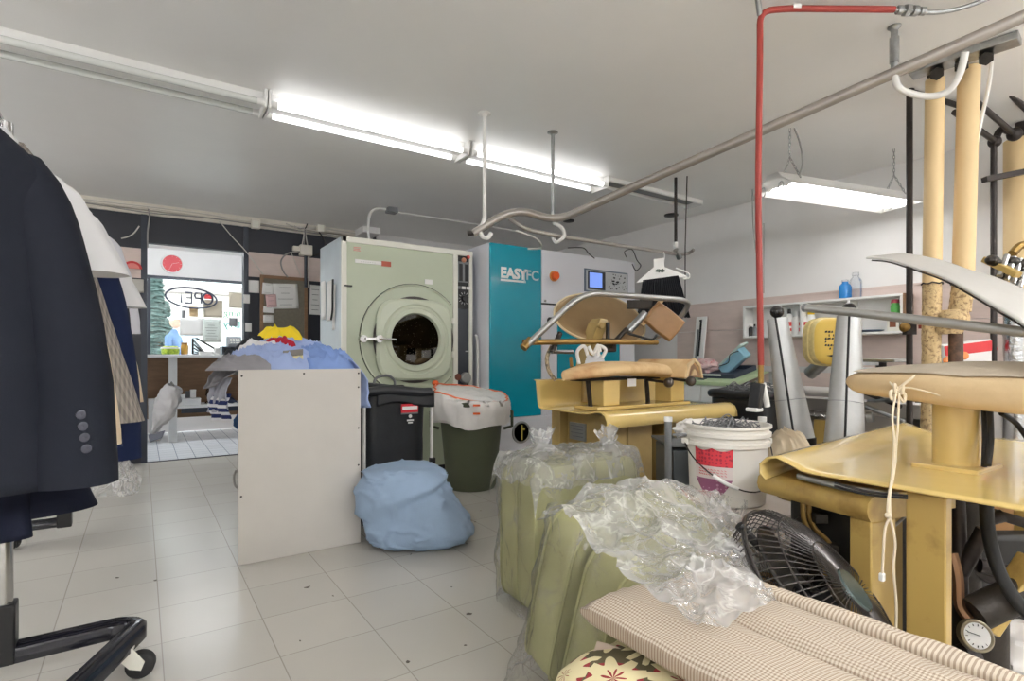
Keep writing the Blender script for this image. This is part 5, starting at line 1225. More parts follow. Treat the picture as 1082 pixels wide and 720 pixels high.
g = garment('white_shirt', 'white long-sleeved shirt with pointed sleeve edge, nearer the doorway', 2.68, WHC, [(.0, .05, .045, 0), (-.015, .10, .06, 0), (-.045, .165, .08, 0), (-.09, .19, .085, 0), (-.3, .20, .085, 0), (-.6, .205, .08, 0), (-.8, .21, .075, 0)], [(1, (.145, 0, -.055), (.29, 0, -.42), .05, .07, .9, 17, 26, 16, 0), (-1, (-.16, 0, -.1), (-.3, 0, -.5), .08, .09, .9, 18)], x=-.34, z=1.62, collar=WHC, seed=18)
g = garment('black_dress', 'narrow black garment behind the second white shirt', 2.86, mat('black_crepe', (30, 32, 40), .9), [(0, .05, .04, 0), (-.1, .19, .08, 0), (-.5, .2, .09, .02), (-.95, .24, .09, .05)], [(1, (.16, 0, -.1), (.24, 0, -.6), .07, .06, .9, 20)], x=-.33, z=1.58, seed=20)
g = garment('cream_trousers', 'cream trousers hanging beyond the navy blazer, hem by the doorway', 2.98, CREAMC, [(-.45, .15, .04, .10), (-.6, .17, .05, .14), (-.80, .18, .045, .16)], [], x=-.33, z=1.6, seed=22, hang=False)
def fcov(t): pass
g = garment('film_covered_shirt', 'pale shirt under clear plastic film at the far end of the rack', 3.1, mat('pale_lilac_cloth', (222, 222, 230), .9), SR, [(1, (.16, 0, -.1), (.26, 0, -.55), .075, .07, .9, 24)], x=-.33, z=1.66, seed=24)
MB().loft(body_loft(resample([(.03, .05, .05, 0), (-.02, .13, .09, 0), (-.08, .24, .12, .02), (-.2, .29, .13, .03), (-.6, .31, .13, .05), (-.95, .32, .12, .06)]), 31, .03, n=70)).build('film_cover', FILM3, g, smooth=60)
# long film cover whose hem hangs near the floor
fq = P(100, 523, 2.35)
fl = MB()
def fcv(u, v):
    a = 2 * pi * u; r = 1 + .18 * fbm((cos(a) * 1.6, sin(a) * 1.6, v * 2), 1.4, 3)
    return V(fq.x + cos(a) * (.10 + .05 * v) * r, fq.y + sin(a) * (.07 + .03 * v) * r, .74 - (.74 - fq.z) * v + .012 * sin(a * 3) * v)
fl.grid(fcv, 40, 20, cu=True)
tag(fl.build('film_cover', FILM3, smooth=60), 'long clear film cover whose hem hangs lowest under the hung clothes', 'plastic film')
# silver-grey covered item hanging by the doorway (wrapped)
gq0, gq1 = P(184, 408, 3.9), P(163, 458, 3.9)
def wrap(u, v):
    a = 2 * pi * u; c = gq0 + (gq1 - gq0) * v; ax_ = (gq1 - gq0).normalized(); s = ax_.cross(FW).normalized()
    w = (.03 + .05 * sin(pi * min(1, v * 1.1 + .12)) ** .7) * (1 - .7 * max(0, v - .8) / .2); d = .035
    k = 1 + .22 * fbm((cos(a) * 1.5, sin(a) * 1.5, v * 7), 1.6, 3)
    return c + s * cos(a) * w * k + FW * sin(a) * d * k
wr_ = thing('wrapped_garment', 'silver-grey wrapped garment jutting from the clothes into the doorway', 'garment', gq1)
MB().grid(wrap, 36, 30, cu=True).build('wrapping', mat('silver_grey_wrap', (196, 196, 200), .3, .3, bump=.4, bscale=25), wr_, smooth=180)
MB().grid(lambda u, v: gq1 + RT * ((u - .35) * .12 * (1 - .3 * v)) + V(0, 0, -.01 - .055 * v + .03 * u), 8, 6).build('loose_tail', mat('blue_grey_wrap', (120, 124, 138), .5), wr_, solid=.004)
MB().cyl(gq0, gq0 + V(-.02, 0, .03), .006).build('tied_end', GCAB, wr_)
# white collar at the picture's edge on the rail
heap_ = MB(); cq = P(2, 148, 1.55)
g = thing('white_collar_shirt', 'off-white shirt collar standing up behind the nearest jacket shoulder', 'garment', (0, 0, 0))
cm = MB(); cm.loft(body_loft(resample([(.16, .05, .05, -.01), (.12, .075, .055, 0), (.05, .10, .05, 0), (-.02, .13, .05, 0), (-.1, .15, .05, 0), (-.4, .16, .05, 0)]), 40, .006)); cm.build('body', mat('off_white_cloth', (222, 220, 208), .9), g, smooth=180)
wire_hanger(g); g.location = (-.455, 1.70, 1.50)
# ================================================================ RIGHT WALL: SHELF, TABLE
shx = 4.55
sh = thing('wall_shelf', 'long white open box shelf on the wall holding bottles', 'shelf', (4.63, 2.33, 1.175))
y0, y1, z0, z1 = 1.70, 2.97, 1.175, 1.465
for nm, lo, hi in (('top_board', (shx, y0, z1 - .018), (XW - .016, y1, z1)), ('bottom_board', (shx, y0, z0), (XW - .016, y1, z0 + .018)),
                   ('end_board', (shx, y0, z0 + .018), (XW - .016, y0 + .018, z1 - .018)), ('end_board', (shx, y1 - .018, z0 + .018), (XW - .016, y1, z1 - .018)),
                   ('divider', (shx, 2.06, z0 + .018), (XW - .016, 2.078, z1 - .018)), ('divider', (shx, 2.43, z0 + .018), (XW - .016, 2.448, z1 - .018)),
                   ('back_board', (XW - .02, y0, z0), (XW - .015, y1, z1))):
    MB().bb(lo, hi).build(nm, WHITEM, sh, bevel=.002)
MB().bb((shx - .004, y0 - .014, z0), (XW - .016, y0 - .001, z1)).build('side_face', WOODB, sh)
def bottle(px, x, zb, h, r, body, cap, name, label, neck=.45, band=None, cat='bottle', caph=.2):
    q = PX(px, 378, x); o = V(x, q.y, zb); t = thing(name, label, cat, o)
    MB().lathe([(.001, 0), (r * .95, 0), (r, .008), (r, h * .62), (r * .85, h * .72), (r * neck, h * .82), (r * neck, h * (1 - caph)), (.001, h * (1 - caph))], o).build('body', body, t)
    MB().lathe([(.001, h * (1 - caph)), (r * neck * 1.15, h * (1 - caph)), (r * neck * 1.05, h), (.001, h)], o).build('cap', cap, t)
    if band: MB().lathe([(r * 1.015, h * .14), (r * 1.015, h * .55)], o, cap=False).build('label', band, t)
    return t
sb = z0 + .0185
BLUEL = mat('blue_liquid', (50, 130, 200), .15); CLR = glass_mat('clear_bottle_plastic', (250, 251, 252), .5)
REDW = stripes('red_white_print', (232, 226, 222), (204, 52, 50), 2, 18, .35, .4)
bottle(793.5, 4.62, sb, .11, .02, BLACKM, WHITEP, 'black_bottle', 'small black bottle, first on the wall shelf from the machine end')
bottle(797.5, 4.62, sb, .11, .018, GREYP, BLACKM, 'grey_bottle', 'small grey bottle beside the first black one on the wall shelf')
bottle(834, 4.62, sb, .225, .042, WHITEP, BLACKM, 'spray_bottle', 'white bottle with a red and white label and thin black nozzle', .3, REDW, caph=.3)
bottle(842, 4.62, sb, .20, .04, WHITEP, WHITEP, 'white_bottle', 'plain white bottle between the two red-labelled ones on the shelf', .4)
bottle(850, 4.62, sb, .19, .042, WHITEP, WHITEP, 'white_jug', 'white jug with a red patch label, beside the yellow-capped bottle', .4, REDW)
bottle(857, 4.62, sb, .215, .032, WHITEP, mat('yellow_cap', (240, 206, 30), .4), 'capped_bottle', 'white bottle with a tall yellow cap on the wall shelf', .7, None, caph=.28)
bottle(946, 4.62, sb + .105, .13, .03, mat('green_print', (96, 180, 90), .4), mat('pink_cap', (206, 90, 110), .4), 'green_can', 'green can with a pink top at the near end of the shelf', .8)
t = thing('small_carton', 'small brown and white carton under the green can on the shelf', 'carton', V(4.62, PX(946, 378, 4.62).y, sb))
q = V(4.62, PX(946, 378, 4.62).y, sb)
MB().bb(q - V(.04, .04, 0), q + V(.04, .04, .104)).build('carton_body', BONE, t, bevel=.002)
MB().bb(q - V(.042, .02, -.03), q + V(-.039, .022, .08)).build('carton_print', mat('brown_print', (130, 80, 56), .7), t)
q = V(4.62, PX(920, 378, 4.62).y, sb)
tag(MB().lathe([(.001, 0), (.05, 0), (.085, .012), (.088, .016), (.05, .006), (.001, .005)], q).build('blue_dish', mat('slate_blue_dish', (88, 104, 130), .4)), 'flat slate blue dish lying on the bottom board of the wall shelf', 'dish')
zt = z1 + .001
bottle(893, 4.63, zt, .15, .045, BLUEL, CLR, 'blue_bottle', 'bottle of bright blue liquid on top of the wall shelf', .5, caph=.1)
bottle(904, 4.63, zt, .20, .045, CLR, CLR, 'clear_bottle', 'tall clear empty bottle next to the blue one on the shelf top', .5, caph=.12)

# green-topped table, its top sloping up to the wall
gx0, gy0, gy1, gzf, gzb = 4.17, 2.80, 3.78, .785, .90
gt = thing('green_table', 'long white table with a pale green sloping top against the wall', 'table', (4.44, 3.3, 0))
sl = math.atan2(gzb - gzf, XW - .02 - gx0); Rt = Matrix.Rotation(-sl, 3, 'Y')
GT0 = V(gx0, 0, gzf)
def onT(x, y, h=0): return V(gx0, 0, gzf) + Rt @ V(x, 0, h) + V(0, y, 0)
tl = (XW - .02 - gx0) / cos(sl)
m = MB(); m.box(onT(tl / 2, (gy0 + gy1) / 2, -.017), (tl, gy1 - gy0, .034), Rt); m.build('tabletop', mat('pale_green_top', (190, 212, 170), .4, var=.03), gt, bevel=.003)
MB().bb((gx0 + .03, gy0 + .03, .595), (XW - .03, gy1 - .03, gzf - .03)).build('apron', WHITEM, gt)
for y in (gy0 + .05, gy0 + .36, gy0 + .67):
    d_ = MB().bb((gx0 + .015, y, .605), (gx0 + .03, y + .29, gzf - .045)).build('drawer', WHITEM, gt, bevel=.003)
MB().bb((gx0 + .02, gy0 + .03, .57), (XW - .03, gy1 - .03, .595)).build('under_gap_shade', BLACKM, gt)  # black strip painted for the shaded gap beneath the drawers
for y in (gy0 + .06, gy1 - .06):
    for x in (gx0 + .06, XW - .08): MB().bb((x - .02, y - .02, 0), (x + .02, y + .02, .58)).build('leg', DGREY, gt)
def ontop(px, py):
    # where the sight line meets the sloping top
    d = ray(px, py); n = Rt @ V(0, 0, 1); o = onT(0, 0); k = (o - EYE).dot(n) / d.dot(n); return EYE + d * k
tr = thing('dark_tray', 'shallow dark blue-grey tray lying on the green table', 'tray', onT(.28, 3.2, .002))
c0 = V(.30, 3.17, 0); w_, l_ = .34, .56
m = MB(); m.box(onT(c0.x, c0.y, .005), (w_, l_, .008), Rt)
for dx, dy, sx, sy in ((-w_ / 2, 0, .018, l_), (w_ / 2, 0, .018, l_), (0, -l_ / 2, w_, .018), (0, l_ / 2, w_, .018)): m.box(onT(c0.x + dx, c0.y + dy, .022), (sx, sy, .042), Rt)
m.build('tray_body', mat('navy_grey_plastic', (58, 66, 82), .4), tr, bevel=.003)
MB().box(onT(c0.x - w_ / 2 - .001, c0.y - .02, .032), (.02, .28, .016), Rt).build('tray_label', WHITEP, tr)
tag(MB().box(onT(.08, 3.18, .003), (.05, .07, .006), Rt).build('dark_tag', SLATE, bevel=.002), 'small dark tag lying loose at the front of the green table', 'tag')
def crumple(name, c, r, m_, label, seed, cat, amp=.3, R=None, sm=40):
    c = V(c); m = MB()
    m.grid(lambda u, v: c + (R or Matrix.Identity(3)) @ (lambda d: V(d.x * r[0], d.y * r[1], d.z * r[2]) * (1 + amp * fbm((d.x * 1.6 + seed, d.y * 1.6, d.z * 1.6), 1.3, 4)))(V(sin(pi * v) * cos(2 * pi * u), sin(pi * v) * sin(2 * pi * u), -cos(pi * v))), 36, 22, cu=True)
    o = m.build(name, m_, smooth=sm); return tag(o, label, cat)
crumple('pink_bundle', onT(.30, 3.30, .075), (.10, .13, .062), mat('pink_white_crepe', (226, 196, 194), .6, c2=(200, 120, 120), vscale=18, contrast=(.3, .5)), 'crumpled pink and white plastic bundle in the dark tray', 2, 'bundle', .35)
bp = onT(.33, 3.05, .09)
fo = thing('blue_folder', 'pale blue plastic folder propped at a slant in the dark tray', 'folder', bp)
Rb = Rt @ Matrix.Rotation(radians(-38), 3, 'X')
MB().box(bp + V(.04, -.02, .02), (.10, .30, .10), Rb).build('folder_body', mat('pale_blue_plastic', (150, 198, 218), .3, var=.1, vscale=9), fo, bevel=.01)
MB().box(bp + V(.04, -.005, .085), (.12, .32, .02), Rb).build('folder_flap', mat('pale_mint_plastic', (206, 224, 216), .35), fo, bevel=.004)
m = MB(); q = bp + V(-.012, 0, .03)
m.tube(spline([q + Rb @ V(-.005, -.14, .0), q + Rb @ V(-.005, -.05, .03), q + Rb @ V(-.005, .02, -.01), q + Rb @ V(-.005, .12, .025)], 5), .004, 5); m.build('dark_strap', SLATE, fo)
# tall white board
wbx = thing('white_bracket', 'tall narrow white bracket board with a black slot, leaning on the wall', 'board', V(4.63, 3.49, .9))
b0, b1 = V(4.60, 3.50, .895), V(4.672, 3.50, 1.41)
MB().bar(b0, b1, .125, .016, V(1, 0, 0)).build('board', WHITEP, wbx, bevel=.004)
MB().bar(b0 + V(-.012, -.015, .12), b1 + V(-.012, .0, -.03), .02, .006, V(1, 0, 0)).build('slot', BLACKM, wbx)
MB().bar(b0 + V(-.012, .022, .02), b0 + (b1 - b0) * .75 + V(-.012, .022, 0), .012, .01, V(1, 0, 0)).build('side_rod', GREYP, wbx)
MB().lathe([(.001, 0), (.011, 0), (.011, .006), (.001, .006)], b0 + V(-.008, -.012, .06), (-1, 0, 0)).build('hole', BLACKM, wbx)
MB().lathe([(.001, 0), (.012, 0), (.01, .02), (.001, .02)], b1 + V(-.008, .0, -.04), (-1, 0, 0)).build('knob', BLACKM, wbx)

# second black bin by the blow gun
BX0, BX1, BY0, BY1 = 3.26, 3.70, 1.98, 2.42; BZ = .775
b2 = thing('black_bin', 'black cloth bin with a thick rolled rim under the red hose, full of wire hangers', 'bin', ((BX0 + BX1) / 2, (BY0 + BY1) / 2, 0))
def hb2(u, v):
    a = 2 * pi * u; c, s = cos(a), sin(a); r = 1 / ((abs(c) ** 5 + abs(s) ** 5) ** .2)
    k = .92 + .06 * v + .01 * fbm((c * 2, s * 2, v * 4), 2)
    return V((BX0 + BX1) / 2 + c * r * .22 * k, (BY0 + BY1) / 2 + s * r * .22 * k, .0 + (BZ - .02) * v)
MB().grid(hb2, 48, 12, cu=True).build('bag', BAGM, b2, smooth=180, solid=.004)
MB().tube([hb2(i / 48, 1) + V(0, 0, .004 * sin(i * .7)) for i in range(48)], .03, 10, closed=True).build('rolled_rim', BAGM, b2)
MB().bb((BX0 + .05, BY0 + .05, .0), (BX1 - .05, BY1 - .05, .012)).build('bag_floor', BAGM, b2)
def wirepile(name, c, r, n, z, label, seed, m_, grp=None, rw=.0025, cat='wire pile'):
    rnd = random.Random(seed); m = MB(); c = V(c)
    for i in range(n):
        a = rnd.random() * 6.28; rr = r * sqrt(rnd.random()) * .75; o = c + V(cos(a) * rr, sin(a) * rr, rnd.uniform(-z, z * .2))
        s = rnd.uniform(.3, .6) * r; d = rnd.random() * 6.28; p = []
        for k in range(5):
            q = o + V(cos(d) * s * (k / 4 - .5) * 2, sin(d) * s * (k / 4 - .5) * 2, rnd.uniform(-.3, .5) * s * .55 + (.25 * s if k == 2 else 0))
            f = (q - c); f.z = 0
            if f.length > r * .93: q -= f * (1 - r * .93 / f.length)
            p.append(q)
        m.tube(spline(p, 4), rw, 5)
    o = m.build(name, m_); o['kind'] = 'stuff'; return tag(o, label, cat)
wirepile('hanger_tangle', ((BX0 + BX1) / 2, (BY0 + BY1) / 2, BZ + .012), .18, 60, .06, 'tangle of wire hangers filling the black bin', 4, GREYP, rw=.004)
# skirt hanger
hq = P(694, 268, 4.28); HA = RT.copy()
hg = thing('plastic_hanger', 'white plastic clip hanger with a paper tag on the thin rail', 'hanger', hq)
up = V(0, 0, 1)
def HP(px, py): return P(px, py, 4.28)
m = MB()
Mhg = Matrix((RT, up, FW)).transposed().to_4x4()
poly = [HP(672, 299), HP(690, 283), HP(701, 282), HP(724, 291), HP(727, 294), HP(715, 293)]
m.prism([((p - hq).dot(RT), (p - hq).z) for p in poly], -.006, .006, Matrix.Translation(hq) @ Matrix((RT, up, -FW)).transposed().to_4x4())
m.build('body', WHITEP, hg)
m = MB(); m.tube(spline([HP(701, 283), HP(701, 276), HP(702, 270), HP(700, 265.5), HP(696, 265.5), HP(695, 268)], 5), .006, 8); m.build('hook', WHITEP, hg)
m = MB(); m.tube(spline([HP(714, 283.5), HP(724, 287), HP(728, 290), HP(727.5, 294), HP(722, 295)], 5), .006, 8); m.build('end_hook', WHITEP, hg)
MB().prism([((p - hq).dot(RT), (p - hq).z) for p in (HP(690.5, 290), HP(701, 288), HP(701, 273), HP(690.5, 274))], .008, .009, Matrix.Translation(hq) @ Matrix((RT, up, -FW)).transposed().to_4x4()).build('paper_tag', PAPER, hg)
m = MB()
for i in range(7): m.box(HP(693 + i * 1.4, 286.5 - .3 * (i % 2), ) - FW * .012, (.008, .002, .016 + .006 * (i % 3)), RZ(-YAW))
m.build('tag_print', mat('dark_green_print', (60, 80, 70), .7), hg)
sk = thing('pleated_skirt', 'black finely pleated skirt hanging from the white hanger', 'skirt', HP(698, 335))
m = MB()
def skf(u, v):
    tl, tr_, bl, br = HP(679, 297), HP(716.5, 292), HP(673.5, 332), HP(729, 336)
    p = (tl + (tr_ - tl) * u) * (1 - v) + (bl + (br - bl) * u) * v
    return p + FW * (.014 * sin(u * 19 * 2 * pi) * (.5 + .6 * v) + .03 * sin(u * 3.1) * -1)
m.grid(skf, 150, 8); m.build('pleats', mat('black_pleated_cloth', (26, 28, 34), .9), sk, smooth=180, solid=.003)
m = MB(); m.tube([HP(679, 297), HP(716.5, 292)], .008, 8); m.build('waistband', BLKC, sk)

# ================================================================ MIDDLE PRESS (mustard)
mp = thing('utility_press', 'mustard garment press with an open oval head, before the teal machine', 'press', (2.5, 2.35, 0))
prof = [(2.675, .868), (2.655, .862), (2.635, .72), (2.62, .702), (2.60, .70), (2.24, .70), (2.19, .703), (2.14, .716), (2.10, .716), (2.065, .70), (2.05, .672), (2.046, .635)]
m = MB(); n = len(prof); rings = []
for x in (1.97, 2.0, 2.3, 2.7, 3.05, 3.08): rings.append([V(x, y, z) for y, z in prof])
m.loft(rings, cap=False, close=False); m.build('table_pan', YEL, mp, smooth=60, solid=.006)
# base cabinet
cbt = MB().bb((2.11, 2.2, .02), (2.27, 2.53, .68)).build('base_cabinet', OLIVEG, mp, bevel=.004)
MB().bb((2.10, 2.36, .52), (2.109, 2.50, .62)).build('name_plate', STEEL, cbt)
m = MB()
for i in range(4): m.bb((2.098, 2.38, .60 - .02 * i), (2.1, 2.485 - .02 * (i % 2), .604 - .02 * i))
m.build('plate_print', GREYP, cbt)
MB().bb((2.06, 2.54, .02), (2.2, 2.62, .69)).build('rear_column', OLIVEG, mp, bevel=.003)
MB().bb((2.30, 2.22, .02), (2.5, 2.5, .68)).build('front_column', OLIVEG, mp, bevel=.004)
MB().bb((2.26, 2.26, .02), (2.31, 2.45, .66)).build('dark_gap', BLACKM, mp)
MB().lathe([(.001, 0), (.02, 0), (.02, .004), (.001, .004)], V(2.36, 2.22, .43), (0, -1, 0)).build('round_emblem', WOODB, mp)
m = MB(); m.tube([V(2.33 + .008 * i, 2.218, .385 + .008 * sin(i * 1.9)) for i in range(10)], .0025, 5); m.build('script_emblem', mat('brown_emblem', (120, 84, 50), .5), mp)
MB().lathe([(.001, 0), (.018, 0), (.014, .02), (.001, .02)], V(2.19, 2.2, .63), (0, -1, 0)).build('cabinet_knob', WOODB, mp)
MB().bb((2.6, 2.2, 0), (2.75, 2.5, .69)).build('rear_leg', OLIVEG, mp, bevel=.004)
# pedestals
MB().bb((2.10, 2.26, .702), (2.90, 2.46, .722)).build('pedestal_plate', YEL, mp, bevel=.004)
MB().bb((2.185, 2.30, .722), (2.315, 2.42, .875)).build('pedestal', YEL, mp, bevel=.005)
MB().bb((2.75, 2.29, .722), (2.88, 2.42, .875)).build('pedestal', YEL, mp, bevel=.005)
for x in (2.14, 2.62):
    MB().tube([V(x - .04, 2.34, .88), V(x - .02, 2.35, .80), V(x, 2.36, .71)], .014, 8).build('brace_rod', IRON, mp)
MB().bb((2.02, 2.3, .868), (2.66, 2.4, .884)).build('buck_tray', IRON, mp)
# main buck (padded, tapering to a nose)
def buckmesh(L0, L1, half, zb, zt, yc, nose0=.35, nose1=.75):
    rings = []; K = 24
    for i in range(K + 1):
        t = i / K; x = L0 + (L1 - L0) * t
        w = half * min(1, (max(.002, t) / .30) ** .5 if t < .30 else 1) * (nose1 + (1 - nose1) * min(1, (1 - t) / .25) ** .6 if t > .75 else 1)
        if t > .94: w *= max(.05, 1 - ((t - .94) / .06) ** 2)
        hgt = (zt - zb) * (.62 + .38 * min(1, t / .35)) * (1 if t < .9 else max(.3, 1 - ((t - .9) / .1) ** 2 * .7))
        dz = .018 * sin(pi * t) - .012
        ring = []
        for k in range(28):
            a = 2 * pi * k / 28; c, s = cos(a), sin(a)
            y = w * (1 if c > 0 else -1) * abs(c) ** .75; z = (abs(s) ** .85) * (1 if s > 0 else -.75)
            ring.append(V(x, yc + y, zb + .45 * hgt + dz + z * hgt * .55))
        rings.append(ring)
    return rings
MB().loft(buckmesh(1.915, 2.70, .16, .882, .972, 2.33)).build('main_buck', PADB, mp, smooth=70)
MB().grid(lambda u, v: V(1.93 + .17 * u, 2.172 + .05 * (1 - u) * 1 - .004, .895 + .05 * v), 6, 4).build('buck_patch', WHC, mp, solid=.003) if False else None
MB().prism([(-.035, 0), (.035, 0), (.035, .045), (-.035, .045)], 0, .004, frame((2.40, 2.29, .83), (0, -1, 0), (1, 0, 0))).build('white_tag', PAPER, mp)
# sleeve buck: arched roof shape
sbp = [( -.10, 0), (-.095, .03), (-.06, .085), (-.02, .115), (.02, .115), (.06, .085), (.095, .03), (.10, 0), (.075, 0), (.07, .02), (.04, .065), (0, .085), (-.04, .065), (-.07, .02), (-.075, 0)]
Ms = frame((2.845, 2.19, .875), (.12, -1, 0), (1, .12, 0))
MB().prism(sbp, -.40, 0, Ms).build('sleeve_buck', PADB, mp, smooth=35, bevel=.008)
MB().prism([(-.098, -.004), (-.062, .086), (0, .122), (.062, .086), (.098, -.004), (.08, -.004), (.05, .068), (0, .098), (-.05, .068), (-.08, -.004)], -.012, .01, Ms).build('buck_rim', PAD, mp, bevel=.004)
MB().prism([(-.072, .004), (-.066, .024), (-.038, .066), (0, .086), (.038, .066), (.066, .024), (.072, .004)], -.36, -.004, Ms).build('buck_core', WOODB, mp)
MB().prism([(-.03, .012), (-.02, .04), (0, .055), (.02, .04), (.03, .012)], -.004, .004, Ms).build('core_padding', PAD, mp)
KNB = mat('dark_brown_knob', (70, 60, 52), .45)
for px, py in ((706.5, 404.5), (730, 403)): 
    q = P(px, py, 3.27); 
    MB().ball(q, .03).build('knob', KNB, mp); MB().cyl(q, q + V(-.02, .14, .012), .008).build('knob_rod', IRON, mp)
# head arm
ax0 = V(2.36, 2.64, .72)
MB().loft([[ax0 + V(a, b, 0) for a, b in ((-.05, -.03), (.05, -.03), (.05, .09), (-.05, .09))], [V(2.40, 2.68, 1.02) + V(a, b, 0) for a, b in ((-.04, -.04), (.04, -.04), (.04, .05), (-.04, .05))], [V(2.44, 2.62, 1.22) + V(a, b, 0) for a, b in ((-.042, -.05), (.042, -.05), (.042, .05), (-.042, .05))], [V(2.455, 2.62, 1.25) + V(a, b, 0) for a, b in ((-.03, -.04), (.03, -.04), (.03, .04), (-.03, .04))]]).build('head_arm', OLIVEG, mp, smooth=0, bevel=.004)
MB().bb((2.462, 2.558, 1.12), (2.486, 2.572, 1.225)).build('arm_recess', BLACKM, mp)
MB().cyl(V(2.41, 2.55, 1.2), V(2.41, 2.575, 1.2), .018).build('arm_boss', OLIVEG, mp)
MB().box((2.52, 2.63, 1.08), (.13, .07, .09)).build('hinge_block', IRON, mp, bevel=.01)
# oval head, tilted open
hc = V(2.61, 2.78, 1.272); tilt = radians(52); uH = V(1, 0, .05).normalized(); vH = V(0, sin(radians(38)) * .0 + cos(tilt), sin(tilt))
nH = uH.cross(vH)
def headf(sgn):
    def f(u, v):
        a = 2 * pi * u; r = v; c, s = cos(a), sin(a)
        x = (abs(c) ** .85) * (1 if c > 0 else -1) * .395 * r; y = s * .225 * r * (1 + .10 * c)
        return hc + uH * x + vH * (y - .015 * (x / .395) ** 2) + nH * ((.02 * (1 - r * r) + .012) * sgn if r < .999 else 0)
    return f
m = MB(); m.grid(headf(1), 48, 14, cu=True); m.grid(headf(-.4), 48, 14, cu=True); m.build('oval_head', HEADM, mp, smooth=180)
m = MB(); m.tube([headf(1)(i / 48, 1.0) for i in range(48)], .008, 8, closed=True); m.build('head_rim', mat('pale_head_rim', (206, 188, 150), .4), mp)
# handle loop and cross bar
loop = rounded([P(557, 365, 3.15), P(616, 309, 3.2), P(722, 317, 3.62), P(729, 322, 3.75), P(708, 350, 3.85), P(692, 357, 3.9)], .13, 7)
MB().tube(loop, .0185, 12).build('handle_loop', STEEL, mp)
MB().tube([P(553, 362, 3.16), P(620, 361, 3.3), P(694, 362, 3.65)], .017, 10).build('cross_bar', BRASSY, mp)
MB().tube([P(553, 368, 3.14), P(561, 359, 3.17)], .024, 10).build('bar_joint', BRASSY, mp)
MB().tube([P(592, 352, 3.3), P(583, 372, 3.25)], .016, 8).build('link_rod', IRON, mp)
MB().tube([P(583, 372, 3.25), P(605, 372, 3.35)], .012, 8).build('link_rod', GALV, mp)
MB().tube([P(662, 348, 3.6), P(645, 366, 3.5)], .016, 8).build('link_rod', IRON, mp)
# small second head
c2 = P(701, 340, 3.72); u2 = (RT * .78 + V(0, 0, -.62)).normalized(); v2 = (RT * .55 + V(0, 0, .83) * 1).normalized(); n2 = u2.cross(v2).normalized()
v2 = n2.cross(u2)
m = MB(); rings = []
for d, sc in ((-.03, .92), (-.02, 1), (.015, 1), (.03, .9)):
    rings.append([c2 + u2 * (x * sc) + v2 * (y * sc) + n2 * (d + .35 * x * x * 2) for x, y in ((-.115, -.085), (0, -.09), (.115, -.085), (.12, 0), (.115, .085), (0, .09), (-.115, .085), (-.12, 0))])
m.loft(rings); m.build('small_head', mat('brown_small_head', (158, 118, 74), .35, var=.15), mp, bevel=.006)
MB().tube([c2 - u2 * .10 + v2 * t for t in (-.11, 0, .11)], .016, 8).build('small_head_edge', PAD, mp)
MB().tube([P(664, 350, 3.7), P(682, 331, 3.72)], .028, 10).build('small_head_arm', GALV, mp)
MB().tube(spline([P(662, 352, 3.6), P(676, 356, 3.58), P(689, 359, 3.6), P(694, 354, 3.65)], 5), .008, 6).build('head_hose', BLACKR, mp)
MB().box(P(676, 322, 3.75), (.17, .02, .06), RZ(-YAW)).build('head_bracket', IRON, mp)
# hoses behind the buck
for i, (a, b, c, d) in enumerate((((612, 385), (610, 372), (617, 366), (621, 376)), ((632, 376), (633, 366), (640, 370), (636, 378)), ((622, 366), (627, 374), (632, 365), (634, 372)))):
    MB().tube(spline([P(*a, 3.2), P(*b, 3.2), P(*c, 3.2), P(*d, 3.2)], 6), .0105, 8).build('steam_hose', WPIPE, mp)
MB().tube(spline([P(583, 366, 3.3), P(578, 378, 3.3), P(580, 392, 3.3), P(587, 402, 3.3)], 6), .012, 8).build('braided_hose', mat('braided_hose', (180, 160, 130), .7, c2=(90, 80, 66), vscale=60, contrast=(.45, .55)), mp)
tag(MB().grid(lambda u, v: P(617 + 23 * u - 6 * (u - .5) * (1 - v), 376 + 11 * v, 3.28 - .12 * v) + V(0, 0, .012 * fbm((u * 5, v * 5, 1), 1.4)), 12, 10).build('white_rag', WHC, smooth=180, solid=.004), 'white rag tucked behind the padded buck of the mustard press', 'rag')
MB().tube([P(603, 378, 3.15), P(604, 388, 3.12)], .01, 8).build('brass_valve', BRASSY, mp)

